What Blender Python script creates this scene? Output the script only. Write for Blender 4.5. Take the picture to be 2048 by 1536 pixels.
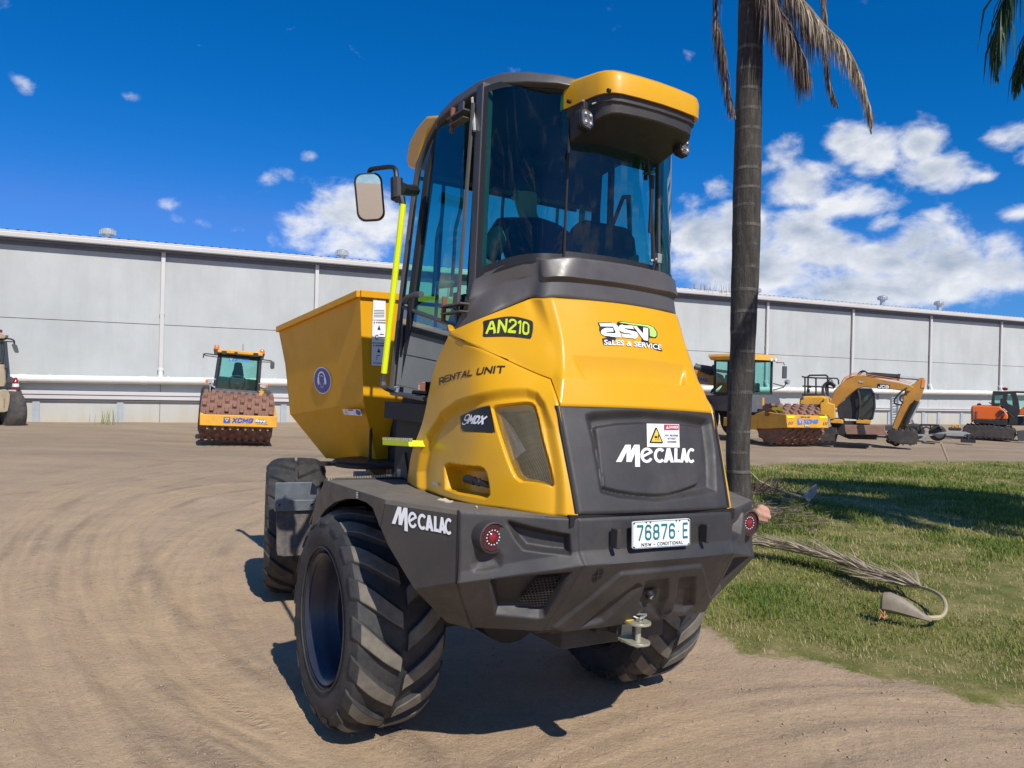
import bpy, bmesh, math, random
import numpy as np
from mathutils import Matrix, Vector
from mathutils.geometry import delaunay_2d_cdt

random.seed(7); RNG = np.random.default_rng(11)
scene = bpy.context.scene
for o in list(bpy.data.objects): bpy.data.objects.remove(o)
rad = math.radians

# ---------------------------------------------------------------- camera
cam_data = bpy.data.cameras.new('camera'); cam = bpy.data.objects.new('camera', cam_data)
scene.collection.objects.link(cam); scene.camera = cam
cam_data.sensor_width = 36; cam_data.lens = 36*1539/2048
cam_data.clip_start = .05; cam_data.clip_end = 3000
cam.matrix_world = Matrix.Translation((0, 0, 1.85)) @ Matrix.Rotation(rad(90.074), 4, 'X') @ Matrix.Rotation(rad(1.4), 4, 'Z')

# ---------------------------------------------------------------- light and colour
SUN_EL, SUN_AZ = rad(45), math.atan2(.46, -.888)        # azimuth clockwise from +Y
sun_data = bpy.data.lights.new('sun', 'SUN'); sun = bpy.data.objects.new('sun', sun_data)
scene.collection.objects.link(sun)
sun_data.energy = 5.0; sun_data.angle = rad(.5); sun_data.color = (1, .95, .87)
sdir = Vector((math.sin(SUN_AZ)*math.cos(SUN_EL), math.cos(SUN_AZ)*math.cos(SUN_EL), math.sin(SUN_EL)))
sun.rotation_euler = sdir.to_track_quat('Z', 'Y').to_euler()
scene.view_settings.view_transform = 'Standard'; scene.view_settings.look = 'None'
scene.view_settings.exposure = 0; scene.view_settings.gamma = 1; scene.view_settings.use_curve_mapping = False
scene.cycles.max_bounces = 10; scene.cycles.transparent_max_bounces = 24
scene.cycles.glossy_bounces = 4; scene.cycles.use_denoising = True

# ---------------------------------------------------------------- world: clear sky and fair-weather cumulus
world = bpy.data.worlds.new('World'); scene.world = world; world.use_nodes = True
wt = world.node_tree; wt.nodes.clear()
def wn(kind, **kw):
    n = wt.nodes.new(kind)
    for k, v in kw.items(): setattr(n, k, v)
    return n
def wl(a, b): wt.links.new(a, b)
def wmath(op, a, b=None, c=None, clamp=False):
    n = wn('ShaderNodeMath', operation=op, use_clamp=clamp)
    for i, x in enumerate((a, b, c)):
        if x is None: continue
        if isinstance(x, (int, float)): n.inputs[i].default_value = x
        else: wl(x, n.inputs[i])
    return n.outputs[0]
sky = wn('ShaderNodeTexSky', sky_type='NISHITA', sun_disc=False, sun_elevation=SUN_EL, sun_rotation=SUN_AZ,
         altitude=50, air_density=1.0, dust_density=.35, ozone_density=2.2)
SKY_R = (4.88, 285.0); SKY_GB = (.56, 1.17)
sc_ = wn('ShaderNodeSeparateColor'); wl(sky.outputs[0], sc_.inputs[0]); hs = wn('ShaderNodeCombineColor')      # deeper, phone-camera blue
wl(wmath('MINIMUM', wmath('MULTIPLY', sc_.outputs[1], SKY_GB[0]*.27), wmath('MULTIPLY', wmath('POWER', wmath('MULTIPLY', sc_.outputs[0], .1), SKY_R[0]), SKY_R[1])), hs.inputs[0]); wl(wmath('MULTIPLY', sc_.outputs[1], SKY_GB[0]), hs.inputs[1]); wl(wmath('MULTIPLY', sc_.outputs[2], SKY_GB[1]), hs.inputs[2])
tc = wn('ShaderNodeTexCoord'); sep = wn('ShaderNodeSeparateXYZ'); wl(tc.outputs['Generated'], sep.inputs[0])
X, Y, Z = sep.outputs
az = wmath('ARCTAN2', X, Y)                                   # 0 = straight ahead, radians
el = wmath('ARCSINE', Z)
comb = wn('ShaderNodeCombineXYZ'); wl(az, comb.inputs[0]); wl(wmath('MULTIPLY', el, 1.5), comb.inputs[1])
def wnoise(scale, detail, rough, dx=0, dy=0, dist=.25):
    m = wn('ShaderNodeMapping'); m.inputs['Location'].default_value = (dx, dy, 3.7); wl(comb.outputs[0], m.inputs[0])
    n = wn('ShaderNodeTexNoise'); n.inputs['Scale'].default_value = scale; n.inputs['Detail'].default_value = detail
    n.inputs['Roughness'].default_value = rough; n.inputs['Distortion'].default_value = dist
    wl(m.outputs[0], n.inputs['Vector']); return n.outputs[0]
n1 = wnoise(15, 10, .58); n1b = wnoise(15, 10, .58, .012, -.035); n2 = wnoise(40, 6, .6)
# cloud banks: (azimuth, elevation, half width, half height, weight)
BANKS = [(-0.22,0.207,0.065,0.035,1.0),(-0.17,0.195,0.053,0.037,1.0),(-0.263,0.189,0.038,0.026,0.85),(-0.207,0.171,0.085,0.027,0.95),(-0.308,0.247,0.026,0.014,0.62),(-0.428,0.201,0.017,0.011,0.6),(-0.416,0.185,0.015,0.01,0.56),(-0.382,0.185,0.023,0.009,0.5),(-0.346,0.18,0.025,0.009,0.5),(-0.262,0.274,0.015,0.008,0.5),(-0.453,0.37,0.014,0.006,0.54),(-0.424,0.373,0.01,0.004,0.5),(-0.395,0.379,0.006,0.003,0.5),(-0.57,0.305,0.011,0.01,0.55),(-0.467,0.314,0.014,0.009,0.5),(0.215,0.396,0.017,0.013,0.4),(-0.245,0.227,0.026,0.017,0.75),(0.408,0.29,0.028,0.024,1.0),(0.438,0.274,0.034,0.028,1.0),(0.48,0.28,0.03,0.025,1.0),(0.493,0.25,0.053,0.021,1.0),(0.542,0.239,0.023,0.008,0.7),(0.332,0.288,0.03,0.023,0.8),(0.312,0.267,0.031,0.019,0.75),(0.352,0.247,0.054,0.032,0.95),(0.258,0.249,0.038,0.015,0.7),(0.408,0.221,0.063,0.025,0.95),(0.446,0.196,0.033,0.017,0.85),(0.24,0.193,0.058,0.033,1.05),(0.288,0.197,0.056,0.033,1.1),(0.352,0.195,0.054,0.029,1.15),(0.381,0.17,0.071,0.032,1.1),(0.488,0.179,0.043,0.03,1.15),(0.446,0.156,0.067,0.031,1.1),(0.517,0.152,0.046,0.03,1.1),(0.3,0.149,0.125,0.033,1.15),(0.441,0.122,0.145,0.028,1.15),(0.57,0.138,0.058,0.029,1.1),(0.574,0.276,0.034,0.017,0.9),(0.592,0.256,0.028,0.017,0.8),(0.579,0.198,0.024,0.014,0.75),(0.221,0.238,0.026,0.02,0.6),(0.561,0.16,0.029,0.023,1.0),(0.652,0.163,0.065,0.043,1.1),(0.711,0.219,0.059,0.031,0.9),(-0.652,0.184,0.052,0.027,0.8)]
mask = None
for (a0, e0, wa, we, wgt) in BANKS:
    dx = wmath('DIVIDE', wmath('SUBTRACT', az, a0), wa); dy = wmath('DIVIDE', wmath('SUBTRACT', el, e0), we)
    r2 = wmath('ADD', wmath('MULTIPLY', dx, dx), wmath('MULTIPLY', dy, dy))
    f = wmath('MULTIPLY', wmath('POWER', 2.718, wmath('MULTIPLY', r2, -.8)), wgt)
    mask = f if mask is None else wmath('SMOOTH_MAX', mask, f, .15)
back = wmath('MULTIPLY', wmath('GREATER_THAN', wmath('ABSOLUTE', az), .95), .62)   # loose cloud all round behind
mask = wmath('MAXIMUM', mask, wmath('MULTIPLY', back, wmath('SUBTRACT', 1.05, el)))
def dens(n):
    v = wmath('ADD', wmath('MULTIPLY', wmath('SUBTRACT', n, .5), 1.65), wmath('MULTIPLY', wmath('SUBTRACT', n2, .5), .42))
    v = wmath('ADD', v, wmath('SUBTRACT', mask, .52))
    mr = wn('ShaderNodeMapRange', interpolation_type='SMOOTHSTEP'); wl(v, mr.inputs[0])
    mr.inputs[1].default_value = -.13; mr.inputs[2].default_value = .50
    return mr.outputs[0], v
d0, v0 = dens(n1); d1, v1 = dens(n1b)
# thick parts with more cloud above them show their grey undersides
shade = wmath('MULTIPLY', wmath('SUBTRACT', v1, .16), 1.5, clamp=True)
ccol = wn('ShaderNodeMixRGB'); ccol.inputs[1].default_value = (9.3, 9.4, 9.6, 1); ccol.inputs[2].default_value = (4.3, 5.0, 6.1, 1); wl(shade, ccol.inputs[0])
mix = wn('ShaderNodeMixRGB'); wl(wmath('MULTIPLY', d0, .93), mix.inputs[0]); wl(hs.outputs[0], mix.inputs[1]); wl(ccol.outputs[0], mix.inputs[2])
bg = wn('ShaderNodeBackground'); bg.inputs['Strength'].default_value = .1; wl(mix.outputs[0], bg.inputs[0])
wo = wn('ShaderNodeOutputWorld'); wl(bg.outputs[0], wo.inputs[0])
world.cycles.sampling_method = 'MANUAL'; world.cycles.sample_map_resolution = 1024

# ---------------------------------------------------------------- helpers
def link(o): scene.collection.objects.link(o); return o
def tag(o, label=None, cat=None, group=None, kind=None):
    for k, v in (('label', label), ('category', cat), ('group', group), ('kind', kind)):
        if v: o[k] = v
    return o
def frame(loc, heading, roll=0, pitch=0):
    """matrix with x forward, y left, z up; heading in degrees to the left of +Y, roll = right side down, pitch = nose down"""
    h, r, p = rad(heading), rad(roll), rad(pitch)
    f = Vector((-math.sin(h), math.cos(h), 0)); l = Vector((-math.cos(h), -math.sin(h), 0)); u = Vector((0, 0, 1))
    l, u = l*math.cos(r)+u*math.sin(r), u*math.cos(r)-l*math.sin(r)
    f, u = f*math.cos(p)-u*math.sin(p), u*math.cos(p)+f*math.sin(p)
    m = Matrix((f, l, u)).transposed().to_4x4(); m.translation = loc
    return m
def empty(name, mw=None, label=None, cat=None, group=None):
    o = bpy.data.objects.new(name, None); o.empty_display_size = .3; link(o)
    if mw is not None: o.matrix_world = mw
    return tag(o, label, cat, group)
def copy_tree(o, parent=None):
    c = o.copy(); link(c); c.parent = parent
    for ch in [k for k in bpy.data.objects if k.parent == o]: copy_tree(ch, c)
    return c

class MB:
    """collects faces and links them as one mesh object"""
    def __init__(s): s.v = []; s.f = []
    def add(s, vs, fs):
        n = len(s.v); s.v += [tuple(map(float, p)) for p in vs]; s.f += [tuple(i+n for i in f) for f in fs]; return s
    def poly(s, pts): return s.add(pts, [tuple(range(len(pts)))])
    def prism(s, pts, d):
        """polygon pts extruded by vector d"""
        n = len(pts); d = np.array(d, float); a = [np.array(p, float) for p in pts]; b = [p+d for p in a]
        c = np.cross(np.array(a[1])-a[0], np.array(a[2])-a[1]); tot = np.zeros(3)
        for i in range(1, n-1): tot += np.cross(a[i]-a[0], a[i+1]-a[0])
        fl = tot @ d > 0
        A = list(range(n)); B = list(range(n, 2*n))
        fs = [tuple(A[::-1] if fl else A), tuple(B if fl else B[::-1])]
        for i in range(n):
            j = (i+1) % n; q = (i, j, n+j, n+i); fs.append(q if fl else q[::-1])
        return s.add(a+b, fs)
    def box(s, c, size, M=None):
        c = np.array(c, float); h = np.array(size, float)/2
        vs = [c+h*np.array(q) for q in ((-1,-1,-1),(1,-1,-1),(1,1,-1),(-1,1,-1),(-1,-1,1),(1,-1,1),(1,1,1),(-1,1,1))]
        if M is not None: vs = [M @ Vector(v) for v in vs]
        return s.add(vs, [(0,3,2,1),(4,5,6,7),(0,1,5,4),(1,2,6,5),(2,3,7,6),(3,0,4,7)])
    def hexa(s, p):
        """eight corners: bottom four counter-clockwise seen from above, then the top four"""
        return s.add(p, [(0,3,2,1),(4,5,6,7),(0,1,5,4),(1,2,6,5),(2,3,7,6),(3,0,4,7)])
    def tube(s, pts, r, n=8, cap=True):
        P = [Vector(p) for p in pts]; R = r if isinstance(r, (list, tuple)) else [r]*len(P)
        t0 = (P[1]-P[0]).normalized(); ref = Vector((0, 0, 1)) if abs(t0.z) < .9 else Vector((1, 0, 0))
        u = t0.cross(ref).normalized(); vs = []
        for i, p in enumerate(P):
            a = (P[i]-P[i-1]).normalized() if i else t0; b = (P[i+1]-P[i]).normalized() if i < len(P)-1 else a
            t = (a+b).normalized() if (a+b).length > 1e-6 else a
            u = (u-t*u.dot(t)).normalized(); w = t.cross(u)
            k = 1/max(.5, math.sqrt(max(.01, (1+a.dot(b))/2)))
            for j in range(n):
                q = 2*math.pi*j/n; vs.append(p+(u*math.cos(q)+w*math.sin(q))*R[i]*(k if 0 < i < len(P)-1 else 1))
        fs = [(i*n+j, i*n+(j+1) % n, (i+1)*n+(j+1) % n, (i+1)*n+j) for i in range(len(P)-1) for j in range(n)]
        if cap: fs += [tuple(range(n))[::-1], tuple((len(P)-1)*n+j for j in range(n))]
        return s.add(vs, fs)
    def lathe(s, prof, c, axis, n=48, close=False):
        """profile [(offset along axis, radius)] turned about axis through c"""
        a = Vector(axis).normalized(); ref = Vector((0, 0, 1)) if abs(a.z) < .9 else Vector((1, 0, 0))
        u = a.cross(ref).normalized(); w = a.cross(u); c = Vector(c); m = len(prof); vs = []
        for j in range(n):
            q = 2*math.pi*j/n; d = u*math.cos(q)+w*math.sin(q)
            vs += [c+a*h+d*r for h, r in prof]
        fs = []
        for j in range(n):
            k = (j+1) % n
            for i in range(m-1 if not close else m): fs.append((j*m+i, j*m+(i+1) % m, k*m+(i+1) % m, k*m+i))
        return s.add(vs, fs)
    def loft(s, rings, cap=True, closed=True):
        n = len(rings[0]); vs = [p for r in rings for p in r]; fs = []
        for i in range(len(rings)-1):
            for j in range(n if closed else n-1): fs.append((i*n+j, i*n+(j+1) % n, (i+1)*n+(j+1) % n, (i+1)*n+j))
        if cap: fs += [tuple(range(n))[::-1], tuple((len(rings)-1)*n+j for j in range(n))]
        return s.add(vs, fs)
    def build(s, name, mat, parent=None, bevel=0, seg=2, smooth=True, angle=35):
        me = bpy.data.meshes.new(name); me.from_pydata(s.v, [], s.f); me.update()
        if bevel or smooth:
            bm = bmesh.new(); bm.from_mesh(me); bmesh.ops.recalc_face_normals(bm, faces=bm.faces); bm.to_mesh(me); bm.free()
        o = bpy.data.objects.new(name, me); link(o)
        for m in (mat if isinstance(mat, (list, tuple)) else [mat]): me.materials.append(m)
        if smooth:
            me.polygons.foreach_set('use_smooth', [True]*len(me.polygons)); me.set_sharp_from_angle(angle=rad(angle))
        if bevel:
            b = o.modifiers.new('bevel', 'BEVEL'); b.width = bevel; b.segments = seg; b.limit_method = 'ANGLE'; b.angle_limit = rad(30); b.harden_normals = True
        o.parent = parent
        return o

def circle(c, r, n, ax='z', ph=0):
    out = []
    for i in range(n):
        q = ph+2*math.pi*i/n; a, b = r*math.cos(q), r*math.sin(q)
        out.append((c[0]+a, c[1]+b, c[2]) if ax == 'z' else (c[0], c[1]+a, c[2]+b) if ax == 'x' else (c[0]+a, c[1], c[2]+b))
    return out
def rrect(w, h, r, n=5):
    """rounded rectangle outline in 2D, centred"""
    out = []
    for cx, cy, q0 in ((w/2-r, h/2-r, 0), (-w/2+r, h/2-r, 90), (-w/2+r, -h/2+r, 180), (w/2-r, -h/2+r, 270)):
        for i in range(n): q = rad(q0+90*i/(n-1)); out.append((cx+r*math.cos(q), cy+r*math.sin(q)))
    return out
def smooth_path(pts, k=6):
    """Catmull-Rom points through pts"""
    P = [np.array(p, float) for p in pts]; P = [2*P[0]-P[1]]+P+[2*P[-1]-P[-2]]; out = []
    for i in range(1, len(P)-2):
        for j in range(k):
            t = j/k; a, b, c, d = P[i-1], P[i], P[i+1], P[i+2]
            out.append(.5*((2*b)+(c-a)*t+(2*a-5*b+4*c-d)*t*t+(3*b-a-3*c+d)*t**3))
    out.append(P[-2]); return out
def mirror(pts): return [(p[0], -p[1], p[2]) for p in pts]

# ---- materials
def nt(name):
    m = bpy.data.materials.new(name); m.use_nodes = True; t = m.node_tree
    b = next(n for n in t.nodes if n.type == 'BSDF_PRINCIPLED'); return m, t, b
def tnoise(t, scale, detail=6, rough=.55, co='Object', stretch=None, w=0):
    tcn = t.nodes.new('ShaderNodeTexCoord'); n = t.nodes.new('ShaderNodeTexNoise')
    n.inputs['Scale'].default_value = scale; n.inputs['Detail'].default_value = detail; n.inputs['Roughness'].default_value = rough
    mp = t.nodes.new('ShaderNodeMapping'); mp.inputs['Location'].default_value = (w, w*.7, w*.3)
    if stretch: mp.inputs['Scale'].default_value = stretch
    t.links.new(tcn.outputs[co], mp.inputs[0]); t.links.new(mp.outputs[0], n.inputs['Vector']); return n.outputs[0]
def tramp(t, src, stops):
    r = t.nodes.new('ShaderNodeValToRGB'); e = r.color_ramp.elements
    while len(e) < len(stops): e.new(.5)
    for i, (p, c) in enumerate(stops): e[i].position = p; e[i].color = (c[0], c[1], c[2], 1) if not isinstance(c, (int, float)) else (c, c, c, 1)
    t.links.new(src, r.inputs[0]); return r.outputs[0]
def tmix(t, fac, a, b, mode='MIX'):
    n = t.nodes.new('ShaderNodeMixRGB'); n.blend_type = mode
    for i, x in ((0, fac), (1, a), (2, b)):
        if isinstance(x, (int, float)): n.inputs[i].default_value = x if i == 0 else (x, x, x, 1)
        elif isinstance(x, (tuple, list)): n.inputs[i].default_value = (x[0], x[1], x[2], 1)
        else: t.links.new(x, n.inputs[i])
    return n.outputs[0]
def tbump(t, b, h, strength, dist):
    n = t.nodes.new('ShaderNodeBump'); n.inputs['Strength'].default_value = strength; n.inputs['Distance'].default_value = dist
    t.links.new(h, n.inputs['Height']); t.links.new(n.outputs[0], b.inputs['Normal'])
def mat(name, col, rough=.5, metal=0, coat=0, var=.12, vscale=3, bump=0, bscale=120, dirt=0, dirtcol=(.30,.22,.14), spec=.5, rvar=.08, dscale=2.2):
    m, t, b = nt(name)
    b.inputs['Roughness'].default_value = rough; b.inputs['Metallic'].default_value = metal
    b.inputs['Coat Weight'].default_value = coat; b.inputs['Coat Roughness'].default_value = .12
    b.inputs['Specular IOR Level'].default_value = spec
    n = tnoise(t, vscale, 8, .6)
    c = tramp(t, n, [(.25, [x*(1-var) for x in col]), (.75, [min(1, x*(1+var)) for x in col])])
    if dirt:
        d = tramp(t, tnoise(t, dscale, 10, .68, w=4), [(.42, 0), (.75, 1)])
        mm = t.nodes.new('ShaderNodeMath'); mm.operation = 'MULTIPLY'; mm.inputs[1].default_value = dirt; t.links.new(d, mm.inputs[0])
        c = tmix(t, mm.outputs[0], c, dirtcol)
    t.links.new(c, b.inputs['Base Color'])
    if rvar:
        r = tramp(t, tnoise(t, vscale*4, 6, .6, w=9), [(.3, max(0, rough-rvar)), (.7, min(1, rough+rvar))]); t.links.new(r, b.inputs['Roughness'])
    if bump: tbump(t, b, tnoise(t, bscale, 3, .6), bump, .002)
    return m
def glass(name, tint, gloss=.08, rough=.0):
    """tinted pane: coloured transmission under a fresnel reflection"""
    m = bpy.data.materials.new(name); m.use_nodes = True; t = m.node_tree; t.nodes.clear()
    tr = t.nodes.new('ShaderNodeBsdfTransparent'); tr.inputs[0].default_value = (*tint, 1)
    gl = t.nodes.new('ShaderNodeBsdfGlossy'); gl.inputs['Roughness'].default_value = rough; gl.inputs[0].default_value = (.9, .95, 1, 1)
    fr = t.nodes.new('ShaderNodeLayerWeight'); fr.inputs[0].default_value = .5
    pw = t.nodes.new('ShaderNodeMath'); pw.operation = 'POWER'; pw.inputs[1].default_value = 4; t.links.new(fr.outputs['Facing'], pw.inputs[0])
    ad = t.nodes.new('ShaderNodeMath'); ad.operation = 'MULTIPLY_ADD'; ad.inputs[1].default_value = .8; ad.inputs[2].default_value = gloss; ad.use_clamp = True; t.links.new(pw.outputs[0], ad.inputs[0])
    mx = t.nodes.new('ShaderNodeMixShader'); t.links.new(ad.outputs[0], mx.inputs[0]); t.links.new(tr.outputs[0], mx.inputs[1]); t.links.new(gl.outputs[0], mx.inputs[2])
    o = t.nodes.new('ShaderNodeOutputMaterial'); t.links.new(mx.outputs[0], o.inputs[0]); return m

# ---- curved skins: a net of points, smooth along s and t
def sd_poly(P, poly):
    """signed distance (negative inside) of points P (n,2) to a polygon"""
    poly = np.asarray(poly, float); d = np.full(len(P), 1e9); inside = np.zeros(len(P), bool)
    for i in range(len(poly)):
        a, b = poly[i], poly[(i+1) % len(poly)]; e = b-a; w = P-a
        t = np.clip((w @ e)/max(e @ e, 1e-12), 0, 1); q = w-t[:, None]*e; d = np.minimum(d, (q*q).sum(1))
        c = ((a[1] > P[:, 1]) != (b[1] > P[:, 1])); den = (b[1]-a[1]) if abs(b[1]-a[1]) > 1e-12 else 1e-12
        inside ^= c & (P[:, 0] < e[0]*(P[:, 1]-a[1])/den+a[0])
    d = np.sqrt(d); return np.where(inside, -d, d)

def tubes(name, specs, m_, parent, n=5):
    """separate hoses or rails: [(points, radius)]"""
    return [MB().tube(p, r, n).build(name, m_, parent) for p, r in specs]

def hweights(k, x, smooth, sharp=()):
    """interpolation weights (n, len(k)) of values at knots k for positions x; the curve may kink at the knots listed in sharp"""
    if sharp:
        k = np.asarray(k, float); x = np.clip(np.asarray(x, float), k[0], k[-1]); W = np.zeros((len(x), len(k))); br = [0]+list(sharp)+[len(k)-1]
        for a, b in zip(br[:-1], br[1:]):
            q = (x >= k[a]) & ((x <= k[b]) if b == len(k)-1 else (x < k[b]))
            if q.any(): W[np.ix_(q, np.arange(a, b+1))] = hweights(k[a:b+1], x[q], smooth)
        return W
    k = np.asarray(k, float); x = np.clip(np.asarray(x, float), k[0], k[-1]); m = len(k); n = len(x)
    W = np.zeros((n, m)); i = np.clip(np.searchsorted(k, x, side='right')-1, 0, m-2); h = k[i+1]-k[i]; u = (x-k[i])/h; r = np.arange(n)
    if not smooth or m < 3:
        W[r, i] = 1-u; W[r, i+1] = u; return W
    T = np.zeros((m, m))                                 # tangents as linear combinations of the values
    for j in range(m):
        if j == 0: T[0, 0] = -1/(k[1]-k[0]); T[0, 1] = 1/(k[1]-k[0])
        elif j == m-1: T[j, j-1] = -1/(k[j]-k[j-1]); T[j, j] = 1/(k[j]-k[j-1])
        else:
            a, b = k[j]-k[j-1], k[j+1]-k[j]; wa, wb = b/(a+b), a/(a+b)
            T[j, j-1] -= wa/a; T[j, j] += wa/a; T[j, j] -= wb/b; T[j, j+1] += wb/b
    h00 = 2*u**3-3*u**2+1; h10 = u**3-2*u**2+u; h01 = -2*u**3+3*u**2; h11 = u**3-u**2
    W[r, i] += h00; W[r, i+1] += h01; W += (h10*h)[:, None]*T[i]+(h11*h)[:, None]*T[i+1]
    return W
class Skin:
    def __init__(s, net, smooth_s=True, smooth_t=True, sharp_s=(), sharp_t=()):
        s.hs, s.ht = sharp_s, sharp_t
        s.net = np.array(net, float); nt_, ns_ = s.net.shape[:2]
        mid = s.net[nt_//2]; L = np.r_[0, np.cumsum(np.linalg.norm(np.diff(mid, axis=0), axis=1))]; s.ks = L/L[-1]; s.Ls = L[-1]
        midt = s.net[:, ns_//2]; L = np.r_[0, np.cumsum(np.linalg.norm(np.diff(midt, axis=0), axis=1))]; s.kt = L/L[-1]; s.Lt = L[-1]
        s.ss, s.st = smooth_s, smooth_t
    def P(s, a, b):
        A = hweights(s.ks, a, s.ss, s.hs); B = hweights(s.kt, b, s.st, s.ht); return np.einsum('ni,nj,ijk->nk', B, A, s.net)
    def N(s, a, b):
        a = np.asarray(a, float); b = np.asarray(b, float); e = .004
        a0, a1 = np.clip(a-e, 0, 1), np.clip(a+e, 0, 1); b0, b1 = np.clip(b-e, 0, 1), np.clip(b+e, 0, 1)
        n = np.cross(s.P(a1, b)-s.P(a0, b), s.P(a, b1)-s.P(a, b0)); return n/np.maximum(np.linalg.norm(n, axis=1, keepdims=True), 1e-9)

SK = {}
# dumper bodywork, machine frame (x forward from the rear axle, y left, z up), left half
SK['side'] = Skin([
  [(-0.111,0.705,1.315), (-0.516,0.777,1.315), (-0.913,0.769,1.315), (-1.11,0.685,1.315), (-1.294,0.569,1.318), (-1.372,.449,1.318)],
  [(-0.208,0.73,1.488), (-0.576,0.755,1.496), (-0.96,0.74,1.486), (-1.18,0.648,1.487), (-1.276,0.547,1.491), (-1.33,.456,1.44)],
  [(-0.335,0.73,1.675), (-0.626,0.74,1.672), (-0.964,0.715,1.68), (-1.13,0.629,1.681), (-1.205,0.551,1.676), (-1.258,.466,1.655)],
  [(-0.454,0.735,1.944), (-0.68,0.72,1.902), (-0.929,0.68,1.859), (-1.06,0.596,1.836), (-1.131,0.533,1.822), (-1.205,.474,1.81)],
  [(-0.603,0.735,2.112), (-0.797,0.7,2.051), (-0.924,0.619,2), (-1.014,0.548,1.955), (-1.078,0.497,1.925), (-1.122,0.462,1.907)]])
SK['grille'] = Skin([
  [(-1.372,.445,1.33), (-1.39,.22,1.33), (-1.396,0,1.33), (-1.39,-.22,1.33), (-1.372,-.445,1.33)],
  [(-1.296,.458,1.56), (-1.318,.225,1.562), (-1.326,0,1.563), (-1.318,-.225,1.562), (-1.296,-.458,1.56)],
  [(-1.216,.469,1.786), (-1.242,.235,1.79), (-1.251,0,1.792), (-1.242,-.235,1.79), (-1.216,-.469,1.786)]])
_hl = [
  [(-0.603,0.735,2.112), (-0.797,0.7,2.051), (-0.924,0.619,2), (-1.014,0.548,1.955), (-1.078,0.497,1.925), (-1.123,0.46,1.907), (-1.216,.469,1.787), (-1.242,.235,1.791)],
  [(-0.602,0.735,2.114), (-0.802,0.7,2.058), (-0.922,0.613,2.01), (-1.014,0.541,1.969), (-1.081,0.489,1.94), (-1.127,0.452,1.919), (-1.176,.434,1.908), (-1.205,.22,1.913)],
  [(-0.608,0.735,2.117), (-0.801,0.695,2.071), (-0.921,0.6,2.034), (-1.015,0.527,2), (-1.079,0.476,1.973), (-1.122,0.44,1.952), (-1.157,.418,1.942), (-1.180,.21,1.948)],
  [(-0.613,0.735,2.119), (-0.791,0.674,2.126), (-0.899,0.558,2.142), (-0.98,0.49,2.121), (-1.032,0.45,2.103), (-1.067,0.422,2.088), (-1.098,.392,2.085), (-1.120,.20,2.09)],
  [(-0.618,0.735,2.121), (-0.771,0.653,2.186), (-0.838,0.542,2.246), (-0.874,0.481,2.279), (-0.896,0.442,2.296), (-.965,.432,2.290), (-.995,.395,2.297), (-1.03,.20,2.302)]]
_hc = [(-1.251,0,1.793), (-1.215,0,1.915), (-1.188,0,1.951), (-1.129,0,2.095), (-1.04,0,2.305)]
SK['hood'] = Skin([r+[c]+mirror(r)[::-1] for r, c in zip(_hl, _hc)], True, True, (5, 6, 10, 11), (1,))
_bl = [
  [(-0.564,0.7,2.124), (-0.768,0.652,2.191), (-0.837,0.542,2.251), (-0.871,0.48,2.284), (-0.896,0.442,2.3), (-.962,.425,2.289), (-.985,.38,2.297), (-1.02,.20,2.302)],
  [(-0.685,0.676,2.278), (-0.72,0.592,2.334), (-0.798,0.512,2.375), (-0.852,0.466,2.392), (-0.906,0.429,2.405), (-.95,.415,2.375), (-.977,.37,2.382), (-1.01,.20,2.386)],
  [(-0.68,0.674,2.286), (-0.719,0.592,2.341), (-0.797,0.512,2.382), (-0.855,0.468,2.399), (-0.908,0.428,2.415), (-.968,.424,2.392), (-1.0,.38,2.398), (-1.033,.20,2.402)],
  [(-0.655,0.642,2.394), (-0.714,0.594,2.418), (-0.791,0.535,2.454), (-0.847,0.485,2.473), (-0.903,0.435,2.484), (-.953,.416,2.478), (-.985,.345,2.492), (-1.02,.20,2.497)],
  [(-0.656,0.638,2.409), (-0.714,0.594,2.425), (-0.793,0.537,2.46), (-0.842,0.488,2.483), (-0.9,0.439,2.494), (-.93,.40,2.487), (-.955,.33,2.503), (-.99,.20,2.508)]]
_bc = [(-1.03,0,2.304), (-1.02,0,2.388), (-1.043,0,2.404), (-1.03,0,2.499), (-1.0,0,2.511)]
SK['cab_base'] = Skin([r+[c]+mirror(r)[::-1] for r, c in zip(_bl, _bc)], True, False)
_g0 = [(-0.665,0.636,2.388), (-0.712,0.592,2.406), (-0.792,0.535,2.441), (-0.854,0.48,2.463), (-0.916,0.42,2.475), (-.945,.305,2.490)]
_g1 = [(-0.631,0.629,3.357), (-0.677,0.587,3.375), (-0.743,0.525,3.385), (-0.785,0.455,3.396), (-0.83,0.375,3.397), (-.905,.285,3.36)]
SK['corner_glass'] = Skin([_g0, _g1])
# rear bumper
_A = [(-1.12,0.893,1.321), (-1.135,0.89,1.139), (-1.14,0.892,1.065), (-1.15,0.9,1.019), (-1.09,0.837,0.912), (-1.01,0.745,0.774)]
_B = [(-1.376,.452,1.312), (-1.385,.450,1.215), (-1.389,.449,1.175), (-1.421,.442,1.12), (-1.32,.462,.96), (-1.20,.485,.785)]
_M = [tuple(.5*(a+b)+d for a, b, d in zip(p, q, (.0, .0, .0))) for p, q in zip(_A, _B)]
_Q = [tuple(.25*a+.75*b+d for a, b, d in zip(p, q, (-.004, .004, .0))) for p, q in zip(_A, _B)]
_O = [tuple(.75*a+.25*b+d for a, b, d in zip(p, q, (.0, .0, .0))) for p, q in zip(_A, _B)]
SK['bumper_corner'] = Skin([[a, o, m, q, b] for a, o, m, q, b in zip(_A, _O, _M, _Q, _B)][::-1], True, False)
_C = [(p[0]-d, 0, p[2]+.004) for p, d in zip(_B, (.024, .024, .024, .026, .03, .034))]
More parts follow.
